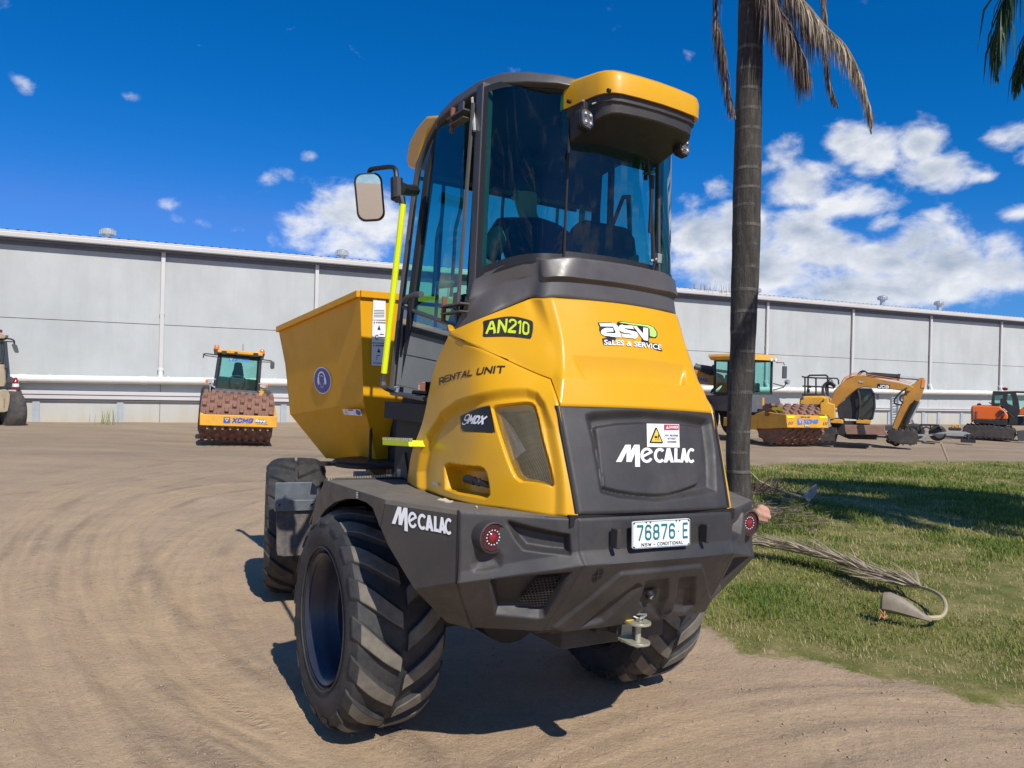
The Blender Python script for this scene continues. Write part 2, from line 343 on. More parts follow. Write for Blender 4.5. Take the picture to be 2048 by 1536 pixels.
_H = [(p[0]-d, p[1]/2, p[2]+.003) for p, d in zip(_B, (.018, .018, .018, .02, .022, .026))]
SK['bumper_center'] = Skin([[b, h, c, mirror([h])[0], mirror([b])[0]] for b, h, c in zip(_B, _H, _C)][::-1], True, False)

# ---------------------------------------------------------------- materials
M_yel = mat('yellow_paint', (.66,.335,.003), .40, coat=.18, var=.04, vscale=2, dirt=.14, dirtcol=(.46,.31,.09), rvar=.08, spec=.35, dscale=3.2)
M_skip = mat('skip_paint', (.70,.34,.006), .5, var=.05, vscale=1.5, dirt=.2, dirtcol=(.40,.20,.03), rvar=.08, spec=.2)
M_grey = mat('grey_plastic', (.031,.029,.029), .50, var=.14, vscale=5, bump=.55, bscale=420, dirt=.28, dirtcol=(.17,.145,.115), rvar=.08)
M_fend = mat('fender_paint', (.036,.034,.034), .42, var=.08, vscale=3, dirt=.25, dirtcol=(.16,.14,.115), rvar=.1)
M_fendtop = mat('fender_tread', (.12,.108,.092), .75, var=.2, vscale=9, bump=.3, bscale=160, dirt=.5, dirtcol=(.24,.20,.15))
M_dark = mat('black_plastic', (.018,.018,.020), .45, var=.1)
M_blk = mat('black_metal', (.012,.012,.013), .55, var=.1, dirt=.2, dirtcol=(.08,.06,.045))
M_frame = mat('chassis_grey', (.035,.032,.03), .6, var=.2, dirt=.5, dirtcol=(.14,.11,.08))
M_cabg = mat('cab_grey_paint', (.075,.070,.067), .40, var=.06, vscale=4, dirt=.2, dirtcol=(.2,.17,.14))
M_rub = mat('tyre_rubber', (.026,.027,.029), .72, var=.2, vscale=7, bump=.3, bscale=90, dirt=.55, dirtcol=(.105,.092,.075), dscale=7)
M_lug = mat('tyre_tread_dusty', (.165,.145,.112), .85, var=.35, vscale=14, bump=.5, bscale=140, dirt=.3, dirtcol=(.06,.056,.05), dscale=18)
M_rim = mat('wheel_rim_blue_grey', (.022,.027,.045), .4, var=.1, dirt=.3, dirtcol=(.07,.07,.07))
M_white = mat('white_vinyl', (.78,.79,.80), .45, var=.03, rvar=0)
M_black = mat('black_vinyl', (.016,.015,.014), .45, var=.03, rvar=0)
M_lime = mat('lime_vinyl', (.52,.62,.02), .45, var=.03, rvar=0)
M_green = mat('light_green_vinyl', (.42,.72,.16), .45, var=.05, rvar=0)
M_red = mat('red_vinyl', (.55,.03,.05), .45, var=.03, rvar=0)
M_blue = mat('blue_vinyl', (.03,.04,.30), .45, var=.03, rvar=0)
M_teal = mat('teal_ink', (.005,.16,.19), .5, var=.03, rvar=0)
M_signy = mat('sign_yellow', (.82,.52,.03), .45, var=.03, rvar=0)
M_orange_v = mat('orange_vinyl', (.72,.26,.10), .5, var=.05, rvar=0)
M_fluo = mat('fluoro_yellow_tape', (.80,.90,.0), .45, var=.05, rvar=0)
M_steel = mat('galvanised_steel', (.42,.42,.40), .45, metal=.6, var=.15, vscale=12, dirt=.3, dirtcol=(.25,.2,.12))
M_zinc = mat('zinc_passivated', (.42,.40,.30), .42, metal=.45, var=.2, vscale=25, dirt=.3, dirtcol=(.30,.25,.14))
M_chrome = mat('chrome', (.8,.8,.8), .08, metal=1, var=.02, rvar=0)
M_mirror = mat('mirror_glass', (.82,.84,.86), .015, metal=1, var=.0, rvar=0)
M_rust = mat('rusty_hinge', (.20,.075,.045), .8, var=.3, vscale=20)
M_redlens = mat('red_lens', (.055,.008,.014), .18, coat=.6, var=.25, vscale=60)
M_redmid = mat('red_lens_centre', (.25,.010,.014), .2, coat=.6, var=.2)
M_clear = mat('clear_reflector', (.70,.72,.74), .15, coat=.5, var=.1)
M_amber = mat('amber_lens', (.72,.17,.02), .25, coat=.4, var=.1)
M_glass = glass('tinted_glass', (.30,.74,.64), .05)
M_glassside = glass('tinted_side_glass', (.34,.76,.66), .05)
M_glassdk = glass('lower_door_glass', (.20,.30,.29), .16)
M_glassbg = glass('machine_glass', (.55,.85,.80), .06)
M_int = mat('cab_interior_black', (.010,.011,.014), .7, var=.1, rvar=0)
M_seal = mat('rubber_seal', (.010,.010,.011), .6, var=.1)
M_screen = mat('perforated_screen', (.05,.045,.035), .6)
def perforate(m, scale):
    """rows of small round holes: dark gaps in the sheet"""
    t = m.node_tree; b = next(n for n in t.nodes if n.type == 'BSDF_PRINCIPLED')
    tcn = t.nodes.new('ShaderNodeTexCoord'); mp = t.nodes.new('ShaderNodeMapping'); mp.inputs['Rotation'].default_value = (0, 0, 0)
    mp.inputs['Scale'].default_value = (scale, .001, scale*.9); t.links.new(tcn.outputs['Object'], mp.inputs[0])
    v = t.nodes.new('ShaderNodeTexVoronoi'); v.inputs['Randomness'].default_value = .0; v.inputs['Scale'].default_value = 1
    t.links.new(mp.outputs[0], v.inputs['Vector'])
    f = tramp(t, v.outputs['Distance'], [(.36, 0), (.42, 1)])
    tr = t.nodes.new('ShaderNodeBsdfTransparent'); mx = t.nodes.new('ShaderNodeMixShader')
    t.links.new(f, mx.inputs[0]); t.links.new(tr.outputs[0], mx.inputs[1]); t.links.new(b.outputs[0], mx.inputs[2])
    o = next(n for n in t.nodes if n.type == 'OUTPUT_MATERIAL'); t.links.new(mx.outputs[0], o.inputs[0])
M_screen = mat('perforated_screen_sheet', (.115,.098,.055), .6, var=.25, vscale=9, dirt=.3, dirtcol=(.2,.15,.08)); perforate(M_screen, 210)
# background machines
M_myel = mat('machine_yellow', (.74,.37,.035), .48, var=.1, vscale=2.5, dirt=.35, dirtcol=(.30,.17,.06))
M_mor = mat('machine_old_yellow', (.50,.235,.035), .55, var=.2, vscale=2, dirt=.5, dirtcol=(.24,.12,.05))
M_orange = mat('machine_orange', (.78,.14,.018), .45, var=.06, vscale=2, dirt=.2, dirtcol=(.4,.16,.06))
M_rustdrum = mat('rusty_drum', (.21,.105,.072), .85, var=.3, vscale=6, dirt=.5, dirtcol=(.27,.17,.12), bump=.4, bscale=30)
M_rustblade = mat('rusty_blade', (.27,.15,.105), .75, var=.25, vscale=4, dirt=.4, dirtcol=(.34,.24,.18))
M_tan = mat('dusty_tan_paint', (.36,.295,.19), .7, var=.2, vscale=4, dirt=.4, dirtcol=(.32,.25,.17))
M_bgblk = mat('machine_black', (.022,.023,.026), .6, var=.2, dirt=.35, dirtcol=(.09,.075,.06))
M_bggrey = mat('machine_grey', (.07,.075,.085), .55, var=.15, dirt=.3, dirtcol=(.16,.14,.12))
M_track = mat('track_rubber', (.035,.033,.032), .8, var=.3, vscale=8, dirt=.6, dirtcol=(.17,.135,.10))
M_xblue = mat('light_blue_vinyl', (.05,.22,.62), .5, var=.06)
M_dblue = mat('royal_blue_vinyl', (.02,.09,.42), .5, var=.06)
M_palegrey = mat('pale_alloy', (.46,.48,.48), .45, metal=.4, var=.15)

# ---------------------------------------------------------------- ground
GRASS = [(1.7,6.3),(2,5.6),(2.57,5.28),(3.01,5.09),(3.3,4.84),(4.1,4.23),(7.22,5.88),(25.09,24.45),(15.46,23.16),(11.18,22.07),(8.43,20.95),(6.85,20.29),(5.33,19.53),(3.27,18),(2.31,15.44),(1.92,9.42)]
TRACKS = [  # centre lines of tyre tracks, (points, half width, depth)
  ([(-0.73,3.68),(-1.16,4.01),(-1.5,4.23),(-1.88,4.56),(-2.2,4.89),(-2.63,5.41),(-3.17,6.17),(-3.85,7.3),(-4.53,8.63),(-4.82,9.42),(-5.08,10.5),(-5.17,11.95),(-4.91,13.05),(-4.29,14.06),(-3.23,15.57)], .34, .030),
  ([(-1.44,3.29),(-2.02,3.96),(-2.67,4.74),(-3.46,5.78),(-4.29,7.07),(-5.2,8.84),(-5.88,10.94),(-6.17,13.21),(-5.85,15.27),(-4.7,17.23)], .30, .014),
  ([(-0.3,3.26),(-0.92,3.85),(-1.46,4.43),(-2.03,5.13),(-2.57,5.98),(-3.09,7.19),(-3.51,8.76),(-3.64,10.42),(-3.51,11.8)], .26, .016),
  ([(-1.87,3.27),(-2.71,4.22),(-3.85,5.63),(-5.15,7.58),(-6.48,10.41),(-7.21,13.56),(-6.74,17.29),(-4.88,19.73)], .34, .016),
  ([(-7.85,11.87),(-8.15,14.94),(-7.16,17.77),(-5.05,20.44)], .35, .014), ([(-7.73,10.65),(-7.71,12.91),(-7.29,15.59),(-5.56,18.58)], .2, .012),
  ([(0.38,3.29),(1.17,4.07),(2.32,4.52),(3.67,4.74)], .3, .010), ([(0.1,3.44),(0.78,4.11),(1.93,4.71),(3.34,4.72)], .22, .012)]
def dense(pts, k=10): return np.array(smooth_path([(p[0], p[1], 0) for p in pts], k))[:, :2]
TRK = [(dense(p), w, d) for p, w, d in TRACKS]
def path_dist(P, path):
    d = np.full(len(P), 1e9); side = np.zeros(len(P)); along = np.zeros(len(P)); L = 0
    for i in range(len(path)-1):
        a, b = path[i], path[i+1]; e = b-a; le = np.linalg.norm(e)
        if le < 1e-6: continue
        w = P-a; t = np.clip((w @ e)/(le*le), 0, 1); q = w-t[:, None]*e; dd = np.sqrt((q*q).sum(1)); m = dd < d
        d[m] = dd[m]; side[m] = np.sign(e[0]*w[m, 1]-e[1]*w[m, 0])*dd[m]; along[m] = L+t[m]*le; L += le
    return d, side, along
def vnoise(P, s, seed=0):
    """smooth value noise"""
    g = np.random.default_rng(seed).random((64, 64)); q = P*s; i = np.floor(q).astype(int); f = q-i; f = f*f*(3-2*f); a = i % 64; b = (i+1) % 64
    return (g[a[:, 0], a[:, 1]]*(1-f[:, 0])*(1-f[:, 1])+g[b[:, 0], a[:, 1]]*f[:, 0]*(1-f[:, 1])+g[a[:, 0], b[:, 1]]*(1-f[:, 0])*f[:, 1]+g[b[:, 0], b[:, 1]]*f[:, 0]*f[:, 1])-.5
_fi = np.array(frame((0, 0, 0), 30.757).to_3x3().transposed())
def lean(P):
    ym = (P[:, 0]+.0532)*_fi[1, 0]+(P[:, 1]-4.669)*_fi[1, 1]
    return .0309*np.clip(ym-1.05, -2.3, 0)-.002
SA = [None, None, None, None]
def ground_h(P, detail=True):
    h = lean(P)+.05*vnoise(P, .35, 1)*np.clip((np.hypot(P[:, 0]+.3, P[:, 1]-5)-2.2)/3, 0, 1)
    if not detail: return h, None, None
    trk = np.zeros(len(P)); edge = np.zeros(len(P)); SA[0] = np.zeros(len(P)); SA[1] = np.zeros(len(P)); SA[2] = np.zeros(len(P)); best = np.zeros(len(P)); SA[3] = np.zeros(len(P))
    for kt, (path, w, dep) in enumerate(TRK):
        d, s, al = path_dist(P, path); j = s+.02*vnoise(np.c_[al, al*0], .8, 5)
        inn = 1/(1+np.exp((d-w)/.03)); mk = inn > best; SA[2][mk] = inn[mk]*(1 if kt in (0, 3) else -1)*min(1, dep/.016); best = np.maximum(best, inn)
        h += inn*(-dep*.35)+dep*.45*np.exp(-((d-w-.07)/.055)**2)*(.5+1.2*np.clip(vnoise(P, 2.1, 8)+.25, 0, 1))
        trk = np.maximum(trk, inn*(.6+.5*vnoise(np.c_[al, s*3], .8, 3))*min(1, dep/.02)); edge = np.maximum(edge, min(1, dep/.02)*np.exp(-((d-w-.07)/.08)**2)*np.clip(vnoise(P, 1.7, 9)*1.6+.55, .15, 1)); near_t = np.exp(-(d/.7)**2); upd = near_t > SA[3]; SA[3] = np.maximum(SA[3], near_t); SA[0][upd] = j[upd]; SA[1][upd] = al[upd]
    h += .022*vnoise(P, 2.2, 2)+.012*vnoise(P, 6.5, 3)*(1-.7*trk)+.009*vnoise(P, 15, 4)*(.5+edge*1.8)*(1-.6*trk)
    return h, trk, edge
def axis(lo, hi, step, far, growth=1.16):
    a = list(np.arange(lo, hi+1e-6, step)); s = step
    while a[-1] < far[1]: s *= growth; a.append(a[-1]+s)
    s = step
    while a[0] > far[0]: s *= growth; a.insert(0, a[0]-s)
    return np.array(a)
gx = axis(-6.5, 6.5, .042, (-1500, 1500)); gy = axis(1.9, 13.5, .042, (-400, 1500))
GX, GY = np.meshgrid(gx, gy); P2 = np.c_[GX.ravel(), GY.ravel()]
near = (np.abs(P2[:, 0]) < 22) & (P2[:, 1] > 0) & (P2[:, 1] < 30)
hh = np.zeros(len(P2)); tr_ = np.zeros(len(P2)); ed_ = np.zeros(len(P2))
a, b, c = ground_h(P2[near]); hh[near] = a; tr_[near] = b; ed_[near] = c; sa_ = [np.zeros(len(P2)) for _ in range(4)]
for q_, r_ in zip(sa_, SA): q_[near] = r_
gsd = sd_poly(P2, GRASS); gmask = np.clip(.5-(gsd+.45*vnoise(P2, 1.4, 21)+.3*vnoise(P2, 4, 22))/.5, 0, 1); gmask[~near & (gsd > 0)] = 0
me = bpy.data.meshes.new('ground'); nx, ny = len(gx), len(gy)
idx = (np.arange(ny-1)[:, None]*nx+np.arange(nx-1)[None, :]).ravel()
quads = np.stack([idx, idx+1, idx+nx+1, idx+nx], 1)
me.vertices.add(len(P2)); me.vertices.foreach_set('co', np.c_[P2, hh].astype(np.float32).ravel())
me.loops.add(quads.size); me.loops.foreach_set('vertex_index', quads.astype(np.int32).ravel())
me.polygons.add(len(quads)); me.polygons.foreach_set('loop_start', (np.arange(len(quads))*4).astype(np.int32)); me.polygons.foreach_set('use_smooth', [True]*len(quads))
me.update(); me.validate()
for nm, arr in (('track', tr_), ('edge', ed_), ('turf', gmask), ('across', sa_[0]), ('along', sa_[1]), ('tread', sa_[2]), ('nearby', sa_[3])):
    at_ = me.attributes.new(nm, 'FLOAT', 'POINT'); at_.data.foreach_set('value', arr.astype(np.float32))
ground = bpy.data.objects.new('ground', me); link(ground); tag(ground, kind='structure')
m, t, b = nt('dry_dirt'); me.materials.append(m); b.inputs['Roughness'].default_value = .95; b.inputs['Specular IOR Level'].default_value = .15
def tattr(nm): n = t.nodes.new('ShaderNodeAttribute'); n.attribute_name = nm; return n.outputs['Fac']
big = tnoise(t, .33, 6, .6); med = tnoise(t, 2.6, 9, .68, w=3); fine = tnoise(t, 34, 8, .75, w=6); streak = tnoise(t, 1.1, 7, .6, stretch=(.22, 1.6, 1), w=8)
c0 = tramp(t, big, [(.35, (0.477,0.345,0.224)), (.68, (0.575,0.416,0.262))])
c1 = tmix(t, tramp(t, med, [(.38, 0), (.70, .75)]), c0, (0.414,0.301,0.209))
c1 = tmix(t, tramp(t, streak, [(.45, 0), (.75, .5)]), c1, (0.609,0.443,0.270))
c2 = tmix(t, tramp(t, tattr('track'), [(.1, 0), (.8, .62)]), c1, (0.598,0.431,0.247))
clod = tnoise(t, 9, 9, .72, w=21)
edn = t.nodes.new('ShaderNodeMath'); edn.operation = 'MULTIPLY_ADD'; t.links.new(clod, edn.inputs[0]); edn.inputs[1].default_value = .65; eds = t.nodes.new('ShaderNodeMath'); eds.operation = 'MULTIPLY'; eds.inputs[1].default_value = .5; t.links.new(tattr('edge'), eds.inputs[0]); t.links.new(eds.outputs[0], edn.inputs[2])
c3 = tmix(t, tramp(t, edn.outputs[0], [(.42, 0), (.78, .5)]), c2, (0.310,0.230,0.167))  # darker clods along the tracks, with the ridges' shadow painted in too
cxs = t.nodes.new('ShaderNodeCombineXYZ'); 
def tsc(x, k): n = t.nodes.new('ShaderNodeMath'); n.operation = 'MULTIPLY'; t.links.new(x, n.inputs[0]); n.inputs[1].default_value = k; return n.outputs[0]
t.links.new(tsc(tattr('across'), 11), cxs.inputs[0]); t.links.new(tsc(tattr('along'), .55), cxs.inputs[1])
nst = t.nodes.new('ShaderNodeTexNoise'); nst.inputs['Scale'].default_value = 1; nst.inputs['Detail'].default_value = 7; nst.inputs['Roughness'].default_value = .62; t.links.new(cxs.outputs[0], nst.inputs['Vector'])
mst = t.nodes.new('ShaderNodeMath'); mst.operation = 'MULTIPLY'; t.links.new(tattr('nearby'), mst.inputs[1]); t.links.new(tramp(t, nst.outputs[0], [(.50, 0), (.70, .40)]), mst.inputs[0])
c3 = tmix(t, mst.outputs[0], c3, (0.328,0.230,0.135))
mst2 = t.nodes.new('ShaderNodeMath'); mst2.operation = 'MULTIPLY'; t.links.new(tattr('nearby'), mst2.inputs[1]); t.links.new(tramp(t, nst.outputs[0], [(.30, .40), (.50, 0)]), mst2.inputs[0])
c3 = tmix(t, mst2.outputs[0], c3, (0.690,0.493,0.270))
grit = tnoise(t, 150, 4, .7, w=41)
c3 = tmix(t, tramp(t, grit, [(.36, .45), (.50, 0)]), c3, (0.276,0.196,0.120)); c3 = tmix(t, tramp(t, grit, [(.58, 0), (.72, .5)]), c3, (0.720,0.560,0.350))
c4 = tmix(t, tramp(t, fine, [(.30, .42), (.52, 0)]), c3, (0.265,0.190,0.138))
c4 = tmix(t, tramp(t, fine, [(.62, 0), (.78, .35)]), c4, (0.690,0.529,0.368))
soil = tramp(t, tnoise(t, 3.2, 8, .7, w=12), [(.32, (0.115,0.140,0.028)), (.50, (0.207,0.196,0.060)), (.70, (0.356,0.286,0.130))])
tcg = t.nodes.new('ShaderNodeTexCoord'); sg = t.nodes.new('ShaderNodeSeparateXYZ'); t.links.new(tcg.outputs['Object'], sg.inputs[0])
mrg = t.nodes.new('ShaderNodeMapRange'); mrg.inputs[1].default_value = 7; mrg.inputs[2].default_value = 19; mrg.inputs[4].default_value = .75; t.links.new(sg.outputs[1], mrg.inputs[0])
yard = tramp(t, tnoise(t, .55, 9, .7, stretch=(.5, 1.6, 1), w=31), [(.35, (.205,.16,.115)), (.55, (.31,.24,.165)), (.72, (.40,.31,.205))])
c4 = tmix(t, mrg.outputs[0], c4, yard)
tfn = t.nodes.new('ShaderNodeMath'); tfn.operation = 'MULTIPLY_ADD'; t.links.new(clod, tfn.inputs[0]); tfn.inputs[1].default_value = .75; t.links.new(tsc(tattr('turf'), .5), tfn.inputs[2])
c5 = tmix(t, tramp(t, tfn.outputs[0], [(.52, 0), (.66, 1)]), c4, soil); t.links.new(c5, b.inputs['Base Color'])
def tm(op, a, b_=0, c_=0):
    n = t.nodes.new('ShaderNodeMath'); n.operation = op
    for i, x in enumerate((a, b_, c_)):
        if isinstance(x, (int, float)): n.inputs[i].default_value = x
        else: t.links.new(x, n.inputs[i])
    return n.outputs[0]
ribs = tm('MULTIPLY', tm('SINE', tm('MULTIPLY', tattr('across'), 2*math.pi/.118)), tm('MAXIMUM', tattr('tread'), 0))
bars = tm('MULTIPLY', tm('SINE', tm('MULTIPLY', tm('MULTIPLY_ADD', tm('ABSOLUTE', tattr('across')), .7, tattr('along')), 2*math.pi/.15)), tm('MAXIMUM', tm('MULTIPLY', tattr('tread'), -1), 0))
wear = tramp(t, tnoise(t, 1.4, 5, .6, w=15), [(.46, 0), (.70, 1)])
marks = tm('MULTIPLY', tm('ADD', ribs, tm('MULTIPLY', bars, .7)), wear)
clod = tnoise(t, 9, 9, .72, w=21)
hgt = tm('ADD', tm('MULTIPLY_ADD', grit, .22, tm('MULTIPLY', nst.outputs[0], tm('MULTIPLY', tattr('nearby'), .5))), tm('ADD', tm('MULTIPLY_ADD', fine, .6, tm('MULTIPLY', med, .9)), tm('ADD', tm('MULTIPLY', marks, .20), tm('MULTIPLY', clod, tm('MULTIPLY_ADD', tattr('edge'), 1.6, .35)))))
tbump(t, b, hgt, .8, .04)
c6 = tmix(t, tm('MULTIPLY', tm('MAXIMUM', tm('MULTIPLY', marks, -1), 0), .22), c5, (.30,.22,.155)); t.links.new(c6, b.inputs['Base Color'])

# loose stones
def scatter_mesh(name, pos, size, base_v, base_f, mat_, rot=None, kind='stuff', flat=1.0):
    nv = len(base_v); n = len(pos); bv = np.array(base_v, float)
    q = RNG.random(n)*6.283 if rot is None else rot; cq, sq = np.cos(q), np.sin(q); sc = size[:, None]*(.7+.6*RNG.random((n, 3))); sc[:, 2] *= flat
    V = bv[None]*sc[:, None, :]*(1+.25*(RNG.random((n, nv, 1))-.5)); x = V[..., 0]*cq[:, None]-V[..., 1]*sq[:, None]; y = V[..., 0]*sq[:, None]+V[..., 1]*cq[:, None]
    V = np.stack([x, y, V[..., 2]], 2)+pos[:, None, :]; F = np.array(base_f)[None]+(np.arange(n)*nv)[:, None, None]
    me = bpy.data.meshes.new(name); me.vertices.add(n*nv); me.vertices.foreach_set('co', V.astype(np.float32).ravel()); k = F.shape[2]; F = F.reshape(-1, k)
    me.loops.add(F.size); me.loops.foreach_set('vertex_index', F.astype(np.int32).ravel()); me.polygons.add(len(F)); me.polygons.foreach_set('loop_start', (np.arange(len(F))*k).astype(np.int32)); me.update()
    o = bpy.data.objects.new(name, me); link(o); me.materials.append(mat_); return tag(o, kind=kind)
octv = [(1,0,0),(-1,0,0),(0,1,0),(0,-1,0),(0,0,1),(0,0,-1)]; octf = [(0,2,4),(2,1,4),(1,3,4),(3,0,4),(2,0,5),(1,2,5),(3,1,5),(0,3,5)]
n = 34000; q = RNG.random(n)**.75; yy = 2.0+q*q*16; xx = (RNG.random(n)-.5)*2*(yy*.78+.4); P = np.c_[xx, yy]
_, _, ee = ground_h(P); keep = (RNG.random(n) < .22+.8*ee) & (sd_poly(P, GRASS) > .15); P = P[keep]; hg, _, _ = ground_h(P)
sz = .003+.010*RNG.random(len(P))**4
M_stone = mat('gravel_stone', (.33,.25,.18), .9, var=.4, vscale=1.3, rvar=0)
gravel = scatter_mesh('gravel', np.c_[P, hg+sz*.25], sz, octv, octf, M_stone, flat=.6)
tag(gravel, 'small loose stones scattered over the dry dirt', 'gravel')

# grass
def blades(name, n, lo, hi, cols, seed):
    r = np.random.default_rng(seed); xs0, ys0 = np.min(GRASS, 0)-.7, np.max(GRASS, 0)+.5; xs0[0] = max(xs0[0], 1.0)
    m_ = int(n*6); P = np.c_[xs0[0]+(min(ys0[0], 17)-xs0[0])*r.random(m_), xs0[1]+(ys0[1]-xs0[1])*r.random(m_)]
    dist = np.hypot(P[:, 0], P[:, 1]); sd = sd_poly(P, GRASS)+.45*vnoise(P, 1.4, 21)+.3*vnoise(P, 4, 22)
    cl = vnoise(P, 2.3, 31)+.8*vnoise(P, .8, 32)
    p = np.clip(.12-sd/.7, 0, 1)*np.clip((7.0/dist)**1.7, 0, 1)*np.clip(.72+1.1*cl, .12, 1); k = r.random(m_) < p; P, dist, cl, sd = P[k][:n], dist[k][:n], cl[k][:n], sd[k][:n]; n = len(P)
    hgt = (lo+(hi-lo)*r.random(n)**1.6)*(.75+.7*np.clip(cl+.3, 0, 1))*np.clip(.55-sd*.5, .5, 1)*np.clip(dist/9, .9, 1.35); wd = (.0016+.0016*r.random(n))*np.clip(dist/6, 1, 3.2)
    a = r.random(n)*6.283; ln = (.25+.85*r.random(n))*hgt; base = np.c_[P, ground_h(P, False)[0]-.006]
    side = np.c_[-np.sin(a), np.cos(a), 0*a]; dr = np.c_[np.cos(a), np.sin(a), 0*a]; up = np.array([0, 0, 1.])
    mid = base+dr*(ln*.35)[:, None]+up*(hgt*.62)[:, None]; tip = base+dr*ln[:, None]+up*hgt[:, None]
    V = np.stack([base-side*wd[:, None], base+side*wd[:, None], mid+side*(wd*.8)[:, None], mid-side*(wd*.8)[:, None], tip], 1)
    me = bpy.data.meshes.new(name); me.vertices.add(n*5); me.vertices.foreach_set('co', V.astype(np.float32).ravel())
    o5 = np.arange(n)[:, None]*5; F = np.concatenate([o5+np.array([0, 1, 2, 3]), o5+np.array([3, 2, 4])], 1).ravel()
    me.loops.add(n*7); me.loops.foreach_set('vertex_index', F.astype(np.int32)); me.polygons.add(n*2)
    ls = np.stack([np.arange(n)*7, np.arange(n)*7+4], 1).ravel(); me.polygons.foreach_set('loop_start', ls.astype(np.int32)); me.update()
    at_ = me.attributes.new('tone', 'FLOAT', 'POINT'); at_.data.foreach_set('value', np.repeat(np.clip(.52+.55*cl+.6*(r.random(n)-.5)-.45*np.clip(sd/.9+.9, 0, 1), 0, 1), 5).astype(np.float32))
    o = bpy.data.objects.new(name, me); link(o)
    m, t, b = nt(name+'_blade'); me.materials.append(m); b.inputs['Roughness'].default_value = .6; b.inputs['Specular IOR Level'].default_value = .25
    an = t.nodes.new('ShaderNodeAttribute'); an.attribute_name = 'tone'
    col = tramp(t, an.outputs['Fac'], cols); t.links.new(col, b.inputs['Base Color'])
    tl = t.nodes.new('ShaderNodeBsdfTranslucent'); t.links.new(col, tl.inputs[0]); mx = t.nodes.new('ShaderNodeMixShader'); mx.inputs[0].default_value = .3
    t.links.new(b.outputs[0], mx.inputs[1]); t.links.new(tl.outputs[0], mx.inputs[2]); t.links.new(mx.outputs[0], next(x for x in t.nodes if x.type == 'OUTPUT_MATERIAL').inputs[0])
    return o
grass = blades('grass', 260000, .018, .070, [(.10, (.52,.43,.23)), (.30, (.40,.35,.14)), (.48, (.27,.285,.070)), (.68, (.175,.235,.042)), (.92, (.12,.205,.030))], 5)
tag(grass, 'short patchy green grass on the verge right of the dirt', 'grass', kind='stuff')

# ---------------------------------------------------------------- warehouse behind the yard (x into the building, y left, z up)
WM = frame((-18.43, 29.5, 0), 23.3)
wh = empty('warehouse', WM, 'long pale grey concrete warehouse with a white drain pipe along its wall', 'warehouse')
def concrete(name, c, stain):
    m, t, b = nt(name); b.inputs['Roughness'].default_value = .85; b.inputs['Specular IOR Level'].default_value = .2
    n = tnoise(t, .45, 9, .62, stretch=(1, 1, .8)); v = tnoise(t, 1.6, 7, .65, stretch=(1, 1.2, .12), w=5)
    col = tramp(t, n, [(.3, [x*.86 for x in c]), (.7, [min(1, x*1.05) for x in c])])
    col = tmix(t, tramp(t, v, [(.48, 0), (.8, .55)]), col, [x*.80 for x in c])
    if stain:
        tcn = t.nodes.new('ShaderNodeTexCoord'); s = t.nodes.new('ShaderNodeSeparateXYZ'); t.links.new(tcn.outputs['Object'], s.inputs[0])
        mr = t.nodes.new('ShaderNodeMapRange'); t.links.new(s.outputs[2], mr.inputs[0]); mr.inputs[1].default_value = 1.0; mr.inputs[2].default_value = -.1
        mu = t.nodes.new('ShaderNodeMath'); mu.operation = 'MULTIPLY'; t.links.new(mr.outputs[0], mu.inputs[0]); t.links.new(tramp(t, v, [(.25, .25), (.7, 1)]), mu.inputs[1])
        col = tmix(t, mu.outputs[0], col, (.47,.40,.28))
    t.links.new(col, b.inputs['Base Color']); tbump(t, b, tnoise(t, 9, 6, .6), .12, .01); return m
M_conc = concrete('precast_concrete', (.475,.492,.478), True); M_pvc = mat('white_pvc', (.72,.71,.66), .45, var=.05, dirt=.25, dirtcol=(.5,.46,.38))
M_gut = mat('cream_gutter', (.56,.545,.525), .5, var=.05, vscale=.6, dirt=.3, dirtcol=(.5,.45,.42), dscale=.7); M_soff = mat('soffit_shade_blue', (.13,.145,.19), .6)
M_post = mat('blue_grey_post', (.36,.41,.45), .6, dirt=.3); M_joint = mat('panel_joint', (.10,.10,.10), .9); M_ledge = mat('ledge_metal', (.54,.52,.50), .5, var=.06, vscale=.7)
M_vent = mat('vent_alloy', (.50,.51,.51), .35, metal=.5, var=.1); M_roof = mat('zinc_roof', (.60,.62,.64), .4, metal=.5, var=.12)
YL, YR = 22.0, -92.0                                                # ends along the wall
ZG = 6.93                                                           # underside of the gutter
pipes_y = [(-0.1,-4.51,4.949),(-0.1,-10.629,5.354),(-0.1,-29.18,5.25),(-0.1,-35.663,5.595),(-0.1,-42.171,5.643),(-0.1,-48.818,5.663),(-0.1,-55.504,5.985)]
py_ = [p[1] for p in pipes_y]
step = py_[0]-py_[1]
cols_y = sorted([py_[0]+step*k for k in (1, 2)]+py_+[py_[1]-step, py_[1]-2*step]+[py_[-1]-step*k for k in range(1, 7)], reverse=True)
mb = MB(); zj = (0,-4.42,3.946)[2]; zt = 6.75
edges = [YL]+[y for y in cols_y if YR < y < YL]+[YR]
for y0, y1 in zip(edges[:-1], edges[1:]):                           # precast panels with open joints
    for z0, z1 in ((-.6, zj-.012), (zj+.012, zt)): mb.box((.1, (y0+y1)/2, (z0+z1)/2), (.2, abs(y0-y1)-.02, z1-z0))
mb.build('wall', M_conc, wh, smooth=False)
mb = MB(); mb.box((.14, (YL+YR)/2, 3.2), (.16, YL-YR-.1, 7)); mb.build('joint_backing', M_joint, wh, smooth=False)
mb = MB(); mb.box((9.3, YL-.1, 3.2), (18, .2, 7)); mb.box((9.3, YR+.1, 3.2), (18, .2, 7)); mb.box((18.2, (YL+YR)/2, 3.2), (.2, YL-YR, 7)); mb.build('end_wall', M_conc, wh, smooth=False)
